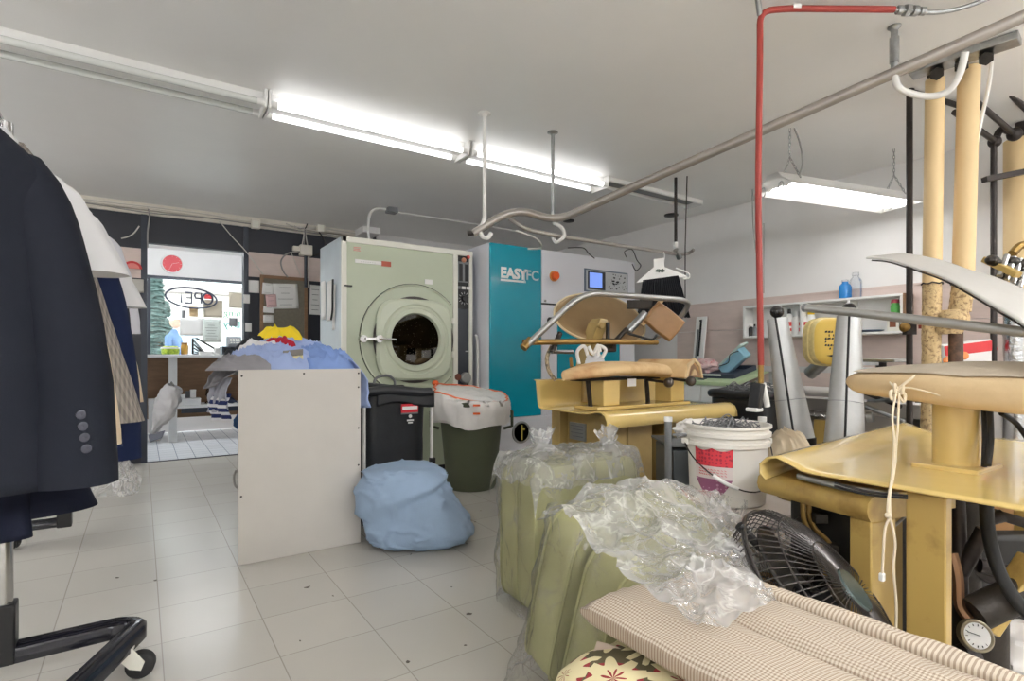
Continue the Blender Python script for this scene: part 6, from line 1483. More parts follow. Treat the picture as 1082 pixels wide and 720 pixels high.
# ================================================================ SLEEVE FORMS (steel)
sf = thing('sleeve_finisher', 'sleeve finishing stand with two tall tapered steel forms, black knobs on top', 'press', P(860, 470, 2.85))
sf.location.z = 0
def cone(top, bot, rt, rb, slit):
    top, bot = V(top), V(bot); rings = []; ax = (bot - top).normalized(); s = (RT - ax * RT.dot(ax)).normalized(); d = ax.cross(s)
    for i in range(13):
        t = i / 12; c = top + (bot - top) * t; r = rt + (rb - rt) * t
        rings.append([c + s * cos(2 * pi * k / 40) * r + d * sin(2 * pi * k / 40) * r * .75 for k in range(40)])
    f = MB().loft(rings).build('steel_form', FORMS, sf, smooth=50)
    m = MB(); pts = []
    for t, r in ((0, rt), (1, rb)):
        c = top + (bot - top) * t; a = slit
        pts.append(c + s * cos(a) * r * 1.0 + d * sin(a) * r * .75 * 1.0)
    # slit strip facing the room
    m.bar(pts[0], pts[1], .008, .008); m.build('slit', BLACKM, f)
    m = MB(); m.lathe([(rb * 1.01, 0), (rb * .9, .06), (rb * .5, .09)], bot, ax, 30); m.build('form_base', IRON, f)
    kb = MB().ball(top + V(0, 0, .035), .033).build('knob', mat('black_knob', (34, 30, 30), .15), sf)
    MB().cyl(top + V(0, 0, -.01), top + V(0, 0, .03), .012).build('knob_stem', CHROME, kb)
    m = MB(); e = top + (bot - top) * .68; m.tube([e + s * cos(2 * pi * k / 40) * (rt + (rb - rt) * .68) * 1.005 + d * sin(2 * pi * k / 40) * (rt + (rb - rt) * .68) * .755 for k in range(40)], .0015, 5, closed=True); m.build('form_seam', GREYP, f)
    return f
dsign = -1
cone(P(821, 337, 2.8), P(842, 464, 2.72), .05, .085, radians(118)); cone(P(897, 335, 2.62), P(892, 470, 2.52), .054, .088, radians(112))
bb0 = P(838, 470, 2.72); bb1 = P(893, 470, 2.62)
MB().bar(V(bb0.x, bb0.y, .50), V(bb1.x, bb1.y, .50), .12, .06).build('crosshead', OLIVEG, sf, bevel=.006)
cq = (bb0 + bb1) / 2; MB().bb((cq.x - .08, cq.y - .06, 0), (cq.x + .08, cq.y + .06, .48)).build('column', OLIVEG, sf, bevel=.006)
for b_ in (bb0, bb1): MB().cyl(V(b_.x, b_.y, .52), V(b_.x, b_.y, .6), .06).build('form_socket', IRON, sf)
heap('dust_cloth', P(832, 486, 2.45) + V(0, 0, .0), (.11, .10), .11, mat('unbleached_cloth', (206, 190, 164), .9), 'crumpled unbleached cloth at the foot of the first steel sleeve form', 27, .02, 4)
ds = bpy.data.objects['dust_cloth']; 
sup = P(832, 486, 2.45)
tag(MB().bb((sup.x - .1, sup.y - .1, 0), (sup.x + .1, sup.y + .1, sup.z + .002)).build('low_stand', OLIVEG, bevel=.006), 'low olive stand carrying the crumpled cloth, behind the near press', 'stand')

# ================================================================ IRONING MACHINE BEHIND
im = thing('ironing_machine', 'steel ironing machine with rollers and a mustard padded head, under the wall shelf', 'ironing machine', (3.9, 1.75, 0))
MB().bb((3.88, 1.2, .895), (3.94, 2.40, .935)).build('top_rail', mat('pale_rail_steel', (206, 208, 208), .35, .4), im, bevel=.004)
MB().bb((3.96, 1.45, .915), (4.2, 1.95, .93)).build('white_shelf', WHITEM, im)
MB().cyl((3.88, 1.25, .765), (3.88, 2.4, .765), .034).build('roller', mat('white_roller', (214, 210, 206), .4, .2), im)
MB().bar(V(3.86, 1.25, .68), V(3.86, 2.4, .68), .13, .02, V(1, 0, 1)).build('steel_trough', mat('pale_trough', (176, 172, 168), .4, .3), im)
MB().bb((3.95, 1.46, .2), (4.3, 2.35, .62)).build('machine_body', mat('grey_machine', (150, 146, 142), .45), im, bevel=.01)
for y in (1.45, 2.3): MB().bb((3.95, y, 0), (4.2, y + .06, .9)).build('side_frame', GALV, im)
m = MB(); m.grid(lambda u, v: V(3.80 + .10 * v, 1.72 + .34 * u, .60 + .022 * sin(v * 3) + .02 * fbm((u * 7, v * 5, 2), 1.5)), 26, 8); m.build('foil_cover', mat('crumpled_foil', (214, 212, 208), .22, 1, bump=.6, bscale=50), im, solid=.003)
MB().bb((3.78, 1.76, .3), (3.9, 1.94, .58)).build('mustard_column', YELD, im, bevel=.006)
q = P(931, 381, 3.3); MB().box(q, (.10, .26, .022), RZ(radians(-20))).build('small_platform', STEEL, im, bevel=.006)
MB().cyl(q - V(0, 0, .08), q, .028).build('platform_post', DPIPE, im); MB().bar(q + V(0, .0, -.02) + RT * -.25, q + V(0, 0, -.02), .03, .02).build('platform_arm', GALV, im)
for i, (a, b) in enumerate((((915, 416), (952, 430)), ((915, 430), (955, 446)), ((918, 424), (945, 423)))):
    MB().tube([P(*a, 3.3), P(*b, 3.1)], .012, 8).build('linkage_rod', GALV if i else DPIPE, im)
MB().box(P(924, 405, 3.3), (.07, .07, .10)).build('linkage_block', BLACKM, im, bevel=.01)
MB().box(P(918, 412, 3.4), (.12, .1, .07)).build('linkage_block', STEEL, im, bevel=.01)
MB().tube([P(916, 441, 3.3), P(922, 441, 3.28)], .03, 10).build('linkage_joint', STEEL, im)
# padded head (mustard, black print)
pcn = P(884, 361, 3.30); nf = (-FW * .975 + RT * .2).normalized(); uf = V(0, 0, 1).cross(nf).normalized(); vf = V(0, 0, 1)
def rr(w, h, p, n=48): return [(x * w, y * h) for x, y in sq_ring(n, 1, p)]
m = MB(); rings = []
for d, sc in ((-.12, .9), (-.10, 1.02), (-.055, 1.05), (-.05, 1.0), (-.045, 1.03), (-.01, .98), (.012, .9), (.02, .72), (.022, .3)):
    rings.append([pcn + uf * x * sc + vf * (y * sc - .02 * 0) + nf * d for x, y in rr(.15, .142, 3.4)])
m.loft(rings[:6]); m.build('head_shell', mat('cream_edge_pad', (232, 212, 150), .7, var=.15, vscale=25), im, smooth=60)
hp_ = MB().loft(rings[5:]).build('head_pad', mat('mustard_pad', (224, 190, 92), .6, var=.05), im, smooth=60)
m = MB(); rnd = random.Random(11)
Mp = Matrix((uf, vf, nf)).transposed().to_4x4(); Mp.translation = pcn
for i in range(6):   # broken, worn print
    y = .050 - .020 * i; x = -.10
    while x < .05:
        w_ = rnd.uniform(.008, .028)
        if rnd.random() > .25: m.prism([(x, y), (x + w_, y + rnd.uniform(-.003, .003)), (x + w_ * .9, y + .013), (x + .002, y + .011)], .0205, .0225, Mp)
        x += w_ + .004
m.prism([(-.09, -.085), (-.03, -.078), (.0, -.086), (.035, -.078), (.03, -.088), (-.045, -.094)], .016, .0222, Mp)
m.prism([(-.035, -.066), (.03, -.062), (.03, -.068), (-.035, -.072)], .016, .0222, Mp)
m.build('worn_black_print', BLACKM, hp_)
MB().tube([pcn - nf * .1 - V(0, 0, .12), pcn - nf * .22 - V(0, 0, .2)], .04, 10).build('head_arm', GALV, im)
# red and white box behind the lagged pipes
dt = thing('detergent_box', 'white box with a wide red band seen between the pipes', 'box', P(1018, 390, 3.4))
q = P(1018, 376, 3.4)
Rq = RZ(radians(-48)) @ Matrix.Rotation(radians(-8), 3, 'Y')
MB().box(q, (.27, .16, .17), Rq).build('box_body', WHITEP, dt, bevel=.01)
MB().box(q + V(0, 0, .045), (.274, .164, .065), Rq).build('red_band', REDP, dt, bevel=.006)
MB().box(q + V(0, 0, -.082), (.274, .164, .012), Rq).build('red_foot', REDP, dt)
for a, b in ((1001, 381), (1019, 376)): MB().ball(P(a, b, 3.23), .024, (1, .4, 1), R=Rq).build('orange_emblem', mat('orange_emblem', (226, 140, 80), .5), dt)
q2 = q - V(0, 0, .10)
tag(MB().bb((q2.x - .2, q2.y - .16, 0), (q2.x + .2, q2.y + .16, q2.z + .005)).build('steel_cabinet', mat('dull_grey_cabinet', (150, 146, 142), .5), bevel=.006), 'grey steel cabinet under the red and white box, behind the near press', 'cabinet')
# ================================================================ NEAR PRESS (right)
np_ = thing('garment_press', 'near mustard garment press with a long beige padded buck and steel head', 'press', (2.1, .65, 0))
TZ = .672
def sh_(x, y, z): return V(x, y + .115 * (x - 1.555), z)
prof = [(.30, TZ - .03), (.315, TZ - .008), (.34, TZ), (.36, TZ), (.80, TZ), (.835, TZ + .004), (.87, TZ + .018), (.905, TZ + .03), (.935, TZ + .024), (.955, TZ + .004), (.955, TZ - .022), (.938, TZ - .036)]
m = MB(); m.loft([[sh_(x, y, z) for y, z in prof] for x in (1.555, 1.6, 2.0, 2.4, 2.8, 2.86)], cap=False, close=False)
m.build('table_pan', YEL, np_, smooth=60, solid=.005)
# lower base pan with rounded front
A_, B_ = V(1.575, .66, 0), V(1.645, 1.01, 0); dv = (B_ - A_).normalized(); dn = V(dv.y, -dv.x, 0)
pr = [(0, .57), (-.012, .585), (-.016, .60), (-.012, .62), (.0, .632), (.02, .637), (.36, .637), (.36, .57)]
m = MB(); m.loft([[A_ + dv * t + dn * x + V(0, 0, z) for x, z in pr] for t in (0, .02, .34, .357)]); m.build('base_pan', YELD, np_, smooth=50)
q = A_ + dv * .03 + dn * .05; MB().box(q + V(0, 0, .285), (.10, .06, .57), RZ(atan2(dv.y, dv.x) - pi / 2)).build('leg', YELD, np_, bevel=.004)
q = B_ - dv * .04 + dn * .30; MB().box(q + V(0, 0, .285), (.06, .06, .57), RZ(atan2(dv.y, dv.x) - pi / 2)).build('leg', YELD, np_, bevel=.004)
MB().bb((1.60, .508, 0), (1.64, .592, TZ - .01)).build('leg', YELD, np_, bevel=.004)
MB().bb((2.70, .55, 0), (2.80, .65, TZ - .01)).build('leg', YELD, np_, bevel=.004)
m = MB(); m.tube([sh_(1.60, .86, TZ - .02) + V(0, 0, 0), sh_(1.585, .74, TZ - .026), sh_(1.59, .60, TZ - .022)], .009, 8); m.build('steel_strip', STEEL, np_)
m = MB()
for i in range(2): m.tube(spline([sh_(1.55, .74, TZ - .010 - .008 * i), sh_(1.545, .66, TZ - .016 - .008 * i), sh_(1.552, .57, TZ - .010 - .006 * i)], 5), .003, 6)
m.build('edge_cable', BLACKR, np_)
# pedestal and buck
MB().bb((1.90, .53, TZ), (2.11, .69, TZ + .016)).build('pedestal_plate', YEL, np_, bevel=.004)
MB().cyl((2.0, .61, TZ + .016), (2.0, .61, .88), .058, n=28).build('pedestal', YEL, np_)
rings = []; K = 30
for i in range(K + 1):
    t = i / K; y = .905 - 1.2 * t
    w = .165 * min(1, (max(.003, t) / .34) ** .34); 
    topz = .950 + .038 * min(1, t / .25) ** .8; bot = .885 - .036 * min(1, t / .35); shl = topz - .05 * min(1, .25 + t / .4)
    if t < .03: k_ = sqrt(t / .03 * .94 + .06); mid = (topz + bot) / 2; topz = mid + (topz - mid) * k_; bot = mid + (bot - mid) * k_; shl = mid + (shl - mid) * k_
    cx_ = 1.99
    pts = [(-.75 * w, bot), (-.95 * w, bot + .012), (-1.0 * w, (bot + shl) / 2 + .008), (-.97 * w, shl - .006), (-.88 * w, shl + .007), (-.6 * w, shl + (topz - shl) * .6), (-.25 * w, topz - .003), (.25 * w, topz - .003), (.6 * w, shl + (topz - shl) * .6), (.88 * w, shl + .007), (.97 * w, shl - .006), (w, (bot + shl) / 2), (.95 * w, bot + .012), (.75 * w, bot)]
    rings.append([V(cx_ + x + .005 * noise.noise(V(x * 9, y * 9, z * 9)), y, z + .005 * fbm((x * 10, y * 7, 0), 1, 2)) for x, z in pts])
bk = MB().loft(rings).build('padded_buck', PAD, np_, smooth=75, sub=1)
top = MB(); 
def tp(u, v):
    i = v * (K - 1) + 1; a = int(i); f = i - a; r0, r1 = rings[min(a, K)], rings[min(a + 1, K)]
    j = 4 + u * 5; b = int(j); g = j - b; b2 = min(b + 1, 9)
    p = (r0[b] * (1 - g) + r0[b2] * g) * (1 - f) + (r1[b] * (1 - g) + r1[b2] * g) * f
    return p + V(0, 0, .004)
top.grid(tp, 16, 40); top.build('cover_cloth', PADG, np_, smooth=180)
MB().bb((1.96, .3, .862), (2.02, .70, .876)).build('buck_tray', IRON, np_)
# cord tie round the nose of the buck
tie = thing('buck_cord', 'pale cotton cord tied round the padded buck, its ends hanging down', 'cord', P(948, 420, 1.66))
k0 = P(948, 412, 1.60)
m = MB()
m.tube(spline([P(985, 391, 1.66), P(968, 397, 1.60), k0, P(944, 418, 1.60)], 6), .004, 6)
m.tube(spline([P(940, 404, 1.63), k0, P(962, 410, 1.58), P(1000, 420, 1.52)], 6), .0025, 6)
for dx, dy in ((-7, 2), (6, -4), (-3, -6), (8, 5)): m.tube(spline([k0, P(948 + dx, 412 + dy, 1.59), P(948 + dx * .8, 420 + dy, 1.59), k0 + V(0, 0, -.01)], 5), .0045, 6)
m.build('knot', STRING, tie)
for pts in ([(947, 415, 1.59), (943, 440, 1.57), (945, 465, 1.55), (944, 488, 1.53), (942, 508, 1.39), (939, 525, 1.355), (938, 541, 1.35), (942, 553, 1.35), (946, 575, 1.35), (944, 600, 1.35), (947, 640, 1.35), (946, 682, 1.35)], [(950, 415, 1.59), (949, 445, 1.57), (947, 470, 1.55), (946, 488, 1.53), (943, 508, 1.40), (940, 525, 1.36), (940, 545, 1.35), (935, 560, 1.35), (933, 590, 1.35), (932, 608, 1.35)]):
    MB().tube(spline([P(*p) for p in pts], 5), .003, 6).build('loose_end', STRING, tie)
MB().ball(P(938.5, 545, 1.345), .008).build('end_knot', STRING, tie)
MB().box(P(932, 610, 1.35), (.014, .012, .02)).build('end_tag', WHITEP, tie, bevel=.003); MB().ball(P(946, 684, 1.35), .006).build('end_knot', STRING, tie)
# steel head, open above the buck
upper = [(915, 273, 1.80), (940, 270.5, 1.80), (960, 270, 1.79), (995, 277, 1.76), (1024, 287, 1.72), (1046, 293, 1.69), (1082, 308, 1.62), (1130, 335, 1.52)]
lower = [(915, 273.6, 1.80), (938, 275.5, 1.76), (960, 282, 1.71), (995, 294, 1.63), (1024, 309.5, 1.54), (1053, 327, 1.46), (1082, 345, 1.39), (1130, 385, 1.30)]
U_ = spline([P(*p) for p in upper], 6); L_ = spline([P(*p) for p in lower], 6)
m = MB()
def hf(u, v):
    i = v * (len(U_) - 1); a = min(int(i), len(U_) - 2); f = i - a
    p, q = U_[a] * (1 - f) + U_[a + 1] * f, L_[a] * (1 - f) + L_[a + 1] * f
    return q + (p - q) * u 
m.grid(hf, 10, 48); m.build('steel_head', mat('polished_head', (214, 212, 208), .4, .55, var=.06, vscale=5), np_, smooth=180, solid=.006)
MB().tube([p + V(0, 0, -.004) for p in L_[2:]], .0025, 6).build('head_edge', IRON, np_)
hb_ = [P(851, 325.5, 1.97), P(900, 330, 1.84), P(1082, 351, 1.46), P(1130, 357, 1.40)]
MB().tube(hb_, .0145, 14).build('handle_bar', STEEL, np_)
MB().ball(hb_[0], .0155, (1, 1, 1)).build('handle_tip', GREYP, np_)
# head linkage: yellow bar, dark knuckles
MB().bar(P(1041, 274, 1.9), P(1076, 291, 1.8), .03, .02).build('link_bar', YELD, np_, bevel=.003)
rnd = random.Random(5); m = MB()
for i in range(16): 
    t = rnd.random(); m.ball(P(1050 + 38 * t + rnd.uniform(-4, 4), 282 + 14 * t + rnd.uniform(-14, 10), 1.86), rnd.uniform(.014, .026), (1, .8, .7), 10)
m.build('spring_knuckles', IRON, np_)
m = MB()
for i in range(4): m.tube([P(1056 + 7 * i, 292 + 4 * i, 1.84), P(1064 + 7 * i, 270 + 2 * i, 1.86)], .009, 8)
m.build('spring_coils', STEEL, np_)
MB().tube(spline([P(1070, 268, 1.9), P(1078, 260, 1.9), P(1092, 258, 1.88)], 5), .014, 8).build('brass_arm', BRASSY, np_)
MB().tube([P(1190, 330, 1.5), P(1185, 400, 1.5), P(1190, 520, 1.5)], .05, 10).build('head_post', OLIVEG, np_)
MB().tube(spline([(U_[-1] + L_[-1]) / 2, P(1160, 350, 1.42), P(1190, 400, 1.5), V(P(1190, 520, 1.5).x, P(1190, 520, 1.5).y, TZ)], 6), .035, 12).build('head_arm', OLIVEG, np_)
# dark hoses by the pedestal
for i, pts in enumerate(([(1046, 432, 1.55), (1047, 465, 1.53), (1044, 492, 1.5)], [(1040, 432, 1.57), (1041, 465, 1.55), (1040, 493, 1.52)], [(1058, 437, 1.6), (1074, 448, 1.62), (1090, 470, 1.6)])):
    MB().tube(spline([P(*p) for p in pts], 5), .0075, 8).build('steam_hose', BLACKR, np_)
MB().tube(spline([P(1042, 520, 1.50), P(1044, 560, 1.48), P(1056, 605, 1.46), P(1078, 640, 1.44), P(1100, 660, 1.42)], 6), .016, 10).build('thick_hose', BLACKR, np_)
# underworks: dark castings, pipes, gauge
m = MB()
m.bb((1.76, .74, .02), (2.55, .985, .55)); m.build('motor_casing', mat('black_greasy_iron', (30, 28, 26), .6, var=.3), np_, bevel=.02)
q = P(1046, 640, 1.95); MB().box(V(q.x, q.y, .19), (.42, .08, .38), RZ(-YAW)).build('rear_casting', bpy.data.materials['black_greasy_iron'], np_, bevel=.02)
m = MB()
m.cyl(P(1036, 640, 1.55), P(1036, 760, 1.55), .062); m.cyl(P(1028, 650, 1.5), P(1110, 612, 1.5), .045); m.cyl(P(1020, 530, 1.75), P(1020, 720, 1.75), .04)
m.build('cast_cylinder', IRON, np_)
m = MB()
for a, b, d, r in (((1002, 560), (1060, 545), 1.8, .02), ((1000, 590), (1070, 620), 1.75, .022), ((1012, 520), (1016, 640), 1.62, .018), ((1005, 625), (1040, 560), 1.6, .02), ((1040, 540), (1090, 555), 1.8, .016), ((1035, 598), (1100, 612), 1.7, .022), ((1000, 700), (1030, 690), 1.5, .03)): m.cyl(P(*a, d), P(*b, d - .05), r)
m.build('pipework', DPIPE, np_)
MB().bar(P(1040, 665, 1.50), P(1092, 590, 1.50), .07, .03).build('mustard_lever', YELD, np_, bevel=.004)
m = MB(); m.tube(spline([P(1006, 585, 1.55), P(1012, 610, 1.53), P(1014, 640, 1.52), P(1024, 655, 1.5)], 5), .014, 8); m.build('copper_pipe', mat('tarnished_copper', (130, 98, 72), .4, .8), np_)
gq = P(1031, 672, 1.42); gn = (-FW * .9 + V(0, 0, .35) - RT * .12).normalized()
gg = MB().lathe([(.001, -.02), (.034, -.02), (.039, -.012), (.039, .008), (.034, .012), (.031, .006), (.001, .006)], gq, gn, 30).build('pressure_gauge', mat('gauge_case', (150, 140, 120), .35, .7), np_)
gd = MB().lathe([(.001, .0065), (.031, .0065)], gq, gn, 30).build('gauge_dial', PAPER, gg)
m = MB(); Mg = frame(gq + gn * .008, gn)
m.bar(Mg @ V(0, -.006, 0), Mg @ V(.009, .022, 0), .004, .001)
for i in range(11): a = radians(-40 + 26 * i); m.bar(Mg @ V(cos(a) * .023, sin(a) * .023, 0), Mg @ V(cos(a) * .028, sin(a) * .028, 0), .002, .001)
m.build('gauge_needle', BLACKM, gg)
for i in range(2): MB().tube(rounded([P(848 + 6 * i, 510, 1.70), P(849 + 6 * i, 555, 1.69), P(868 + 11 * i, 575, 1.68), P(872 + 11 * i, 600, 1.66)], .05, 5), .008, 8).build('copper_tube', BRASSY, np_)
m = MB(); rnd = random.Random(8)
for i in range(9): m.box(P(rnd.uniform(838, 900), rnd.uniform(535, 625), 1.70), (rnd.uniform(.05, .14), .04, .03), RZ(rnd.random()))
m.build('valve_blocks', IRON, np_, bevel=.004)
MB().box(P(878, 600, 1.67), (.06, .05, .05), RZ(.3)).build('brass_manifold', BRASSY, np_, bevel=.004)
MB().box(P(930, 610, 1.75), (.12, .1, .5), RZ(.5)).build('tan_panel', OLIVEG, np_)
tag(MB().tube(spline([P(917, 640, 1.5), P(916, 600, 1.52), P(926, 575, 1.52), P(952, 550, 1.53), P(957, 546, 1.53)], 6), .004, 6).build('floor_cable', GCAB), 'thin grey cable curling up beside the near press leg', 'cable')
# cardboard box in the gap
cbx = thing('cardboard_box', 'brown cardboard box with a loose white bag on it, behind the near press', 'box', P(1065, 640, 2.5))
q = P(1066, 610, 2.5)
MB().box(V(q.x, q.y, .12), (.5, .4, .24), RZ(.3)).build('carton', CARD, cbx, bevel=.004)
tag(MB().box(V(q.x, q.y, .30), (.44, .36, .115), RZ(.3)).build('upper_carton', CARD, bevel=.004), 'second brown carton stacked on the lower one behind the near press', 'box')
crumple('white_bag', V(q.x - .02, q.y, .41), (.2, .17, .055), LINER, 'crumpled white plastic bag on top of the brown cartons', 5, 'bag', .25)
cq_ = P(1075, 708, 1.75)
crumple('white_floor_bag', V(cq_.x, cq_.y, .07), (.14, .14, .08), LINER, 'crumpled white bag on the floor beneath the press gauge', 9, 'bag', .25)

# ================================================================ FLOOR FAN
fc = P(868, 642, 1.40); fR = .272
fnn = (RT * .60 + V(0, 0, .66) - FW * .45).normalized()
fan = thing('floor_fan', 'black wire-caged floor fan tilted up beside the near press', 'fan', V(fc.x, fc.y, 0))
Mf = frame(fc, fnn)
CAGE = mat('black_fan_wire', (78, 74, 72), .3, .6)
def fpt(r, a, z): return Mf @ V(r * cos(a), r * sin(a), z)
m = MB(); NW = 72
for i in range(NW):
    a = 2 * pi * i / NW
    m.tube([fpt(.055, a, .095), fpt(.13, a + .05, .09), fpt(.215, a + .10, .062), fpt(.262, a + .12, .03), fpt(fR, a + .12, 0)], .0015, 4, cap=False)
m.build('front_guard', CAGE, fan)
m = MB()
for i in range(NW):
    a = 2 * pi * i / NW
    m.tube([fpt(.06, a, -.10), fpt(.18, a, -.095), fpt(.25, a, -.06), fpt(fR, a, 0)], .0015, 4, cap=False)
m.build('rear_guard', CAGE, fan)
m = MB()
for r, z in ((fR, 0), (fR, .008), (.215, .062), (.13, .09), (.215, -.082), (.13, -.098)): m.tube([fpt(r, 2 * pi * k / 64, z) for k in range(64)], .004 if r > .26 else .0022, 6, closed=True)
m.build('guard_rings', CAGE, fan)
MB().lathe([(.001, .10), (.05, .10), (.056, .09), (.05, .085)], fc, fnn, 28).build('front_badge', mat('dark_green_badge', (70, 82, 80), .25), fan)
MB().lathe([(.001, -.05), (.045, -.05), (.05, -.08), (.075, -.10), (.075, -.20), (.05, -.23), (.001, -.23)], fc, fnn, 28).build('motor', BLACKM, fan)
for b in range(3):
    m = MB(); a0 = 2 * pi * b / 3
    m.grid(lambda u, v: fpt(.04 + .19 * v, a0 + (u - .5) * (1.1 + .5 * v) + .4 * v, .035 * (u - .5) * (1.2 - .3 * v) + .01), 10, 10); m.build('blade', mat('dark_fan_blade', (60, 58, 56), .35, .6), fan, solid=.003, smooth=180)
MB().cyl(fpt(0, 0, -.06), fpt(0, 0, .05), .035).build('hub', BLACKM, fan)
st_ = rounded([fpt(fR + .012, radians(200), 0), fpt(fR + .012, radians(200), 0) * .4 + V(fc.x, fc.y, .02) * .6 + RT * -.2, V(fc.x, fc.y, .016) - RT * .28 - FW * .1, V(fc.x, fc.y, .016) - RT * .0 + FW * .26, V(fc.x, fc.y, .016) + RT * .28 - FW * .05, fpt(fR + .012, radians(20), 0) * .4 + V(fc.x, fc.y, .02) * .6 + RT * .2, fpt(fR + .012, radians(20), 0)], .1, 5)
MB().tube(st_, .012, 8).build('stand', BLACKM, fan)
MB().tube([fpt(.08, .3, -.15), fpt(.30, 1.2, -.12), fpt(.33, 1.3, -.02), fpt(.29, 1.1, .0)], .005, 6).build('carry_handle', CHROME, fan)

# ================================================================ BUCKET ON WHITE BUNDLES, CART
BK = P(768, 495, 2.10); bz = .456; BK.z = bz
bu = thing('white_bucket', 'white plastic pail with a red shield label and wire handle', 'bucket', BK)
PAILM = mat('white_pail_plastic', (232, 228, 220), .4, var=.04, vscale=4)
hB = .288
MB().lathe([(.001, 0), (.128, 0), (.135, .006), (.143, hB - .075), (.153, hB - .072), (.153, hB - .058), (.145, hB - .054), (.146, hB - .038), (.156, hB - .035), (.156, hB - .022), (.147, hB - .018), (.148, hB - .008), (.158, hB - .004), (.158, hB + .006), (.150, hB + .006), (.142, hB - .01), (.139, hB - .06), (.131, .05), (.124, .008), (.001, .008)], BK, n=56).build('pail_body', PAILM, bu, smooth=40)
def onpail(a, z, off=.0015):
    r = .135 + .008 * (z - .006) / (hB - .08) + off; d = -FW * cos(a) + RT * sin(a); return BK + d * r + V(0, 0, z)
def shield(z0, z1, m_, nm, half, par, off=.0015):
    """patch of the shield between two heights; half(z) gives its half-width in radians"""
    mm = MB(); ac = radians(-42)
    mm.grid(lambda u, v: onpail(ac + (u - .5) * 2 * half(z0 + (z1 - z0) * v), z0 + (z1 - z0) * v + (.010 * (abs(u - .5) * 2 - .5) ** 2 * 4 * (1 if z1 > .18 else 0) * v), off), 20, 10)
    return mm.build(nm, m_, par, smooth=180)
hw = lambda z: .50 if z > .10 else .50 * max(0.03, ((z - .03) / .07)) ** .55
def dotmat(name, c1, c2):
    m_, nt, b = newmat(name); tc = nd(nt, 'ShaderNodeTexCoord'); v = nd(nt, 'ShaderNodeTexVoronoi', i_Scale=75.0, i_Randomness=.4); nt.links.new(tc.outputs['Object'], v.inputs['Vector'])
    t = math_(nt, 'LESS_THAN', v.outputs['Distance'], .36); mx = nd(nt, 'ShaderNodeMixRGB'); mx.inputs[1].default_value = rgb(c1); mx.inputs[2].default_value = rgb(c2); nt.links.new(t, mx.inputs[0]); nt.links.new(mx.outputs[0], b.inputs['Base Color']); b.inputs['Roughness'].default_value = .5; return m_
lb_ = shield(.10, .168, mat('label_white', (226, 216, 212), .5), 'shield_label', hw, bu)
shield(.148, .205, dotmat('red_dotted_print', (214, 60, 72), (160, 40, 60)), 'shield_top', hw, lb_, .002)
shield(.03, .102, dotmat('purple_dotted_print', (148, 88, 120), (196, 150, 170)), 'shield_point', hw, lb_, .0018)
m = MB(); rnd = random.Random(2)
for z in (.137, .128, .118):
    a = -1.1
    while a < -.38:
        w_ = rnd.uniform(.03, .07); p, q = onpail(a, z, .003), onpail(a + w_, z - .003, .003); m.bar(p, q, .004, .001); a += w_ + .03
m.build('label_print', REDP, lb_)
eL, eR = BK + RT * -.157 + V(0, 0, hB - .062), BK + RT * .157 + V(0, 0, hB - .062)
hd_ = []
for k in range(25):
    t = pi * k / 24; hd_.append(BK + RT * (-.162 * cos(t)) - FW * (.158 * sin(t)) + V(0, 0, hB - .062 - .155 * sin(t) ** .9 + .02 * sin(2 * t)))
MB().tube(hd_, .0025, 6).build('wire_handle', DPIPE, bu)
MB().tube([hd_[k] for k in (7, 8, 9, 10, 11)], .0075, 8).build('handle_grip', WHITEP, bu)
for e in (eL, eR): MB().box(e, (.018, .03, .022)).build('handle_lug', PAILM, bu, bevel=.004)
wirepile('wire_scraps', BK + V(0, 0, hB - .004), .135, 80, .022, 'tangle of grey wire scraps and hooks filling the white pail', 6, mat('dull_wire', (140, 140, 142), .4, .6), rw=.0022)
tag(MB().lathe([(.001, 0), (.135, 0), (.135, .004), (.001, .006)], BK + V(0, 0, hB - .05)).build('scrap_bed', mat('pale_scrap', (186, 186, 188), .6, var=.35, vscale=30)), 'pale bed of packed scraps under the wires in the pail', 'scraps')
cl_ = MB(); rnd = random.Random(12)
for i in range(14):
    a = rnd.random() * 6.28; r = rnd.random() * .1; cl_.box(BK + V(cos(a) * r, sin(a) * r, hB - .03), (.05, .016, .008), Matrix.Rotation(rnd.random() * 3, 3, 'Z') @ Matrix.Rotation(rnd.uniform(-.5, .5), 3, 'Y'))
o = cl_.build('metal_clips', GREYP); o['kind'] = 'stuff'; tag(o, 'loose grey metal clips among the wires in the white pail', 'clips')
WRAP = mat('white_wrapped_cloth', (226, 216, 210), .55, var=.04, bump=.15, bscale=25)
def bundle(c, sx, sy, h, rz, seed, label):
    c = V(c); R = RZ(rz)
    def f(u, v):
        a = 2 * pi * u; ph = pi * v; cc, ss = cos(a), sin(a); n = 5; r = 1 / ((abs(cc) ** n + abs(ss) ** n) ** (1 / n))
        s = sin(ph) ** .35; z = -cos(ph); z = (abs(z) ** .5) * (1 if z > 0 else -1)
        w = 1 + .04 * fbm((cc * 2 + seed, ss * 2, z), 1.3, 3)
        return c + R @ V(cc * r * s * sx * w, ss * r * s * sy * w, h / 2 + z * h / 2 * (1 - .06 * (1 + fbm((cc * 3 * s, ss * 3 * s, seed), 1.2, 2)) * (z > 0)) - .012 * (s ** 6) * (1 + sin(a * 7 + seed)) * .5)
    return tag(MB().grid(f, 72, 24, cu=True).build('wrapped_bundle', WRAP, smooth=180), label, 'bundle')
bundle(V(BK.x, BK.y, .392) + RT * .0 + FW * .02, .27, .21, .064, -YAW + radians(8), 1, 'white wrapped bundle directly under the white pail, topmost of its stack')
bundle(V(BK.x, BK.y, .315) + RT * .03 - FW * .05, .24, .20, .078, -YAW + radians(-6), 2, 'white wrapped bundle beneath the topmost one, above the fan')
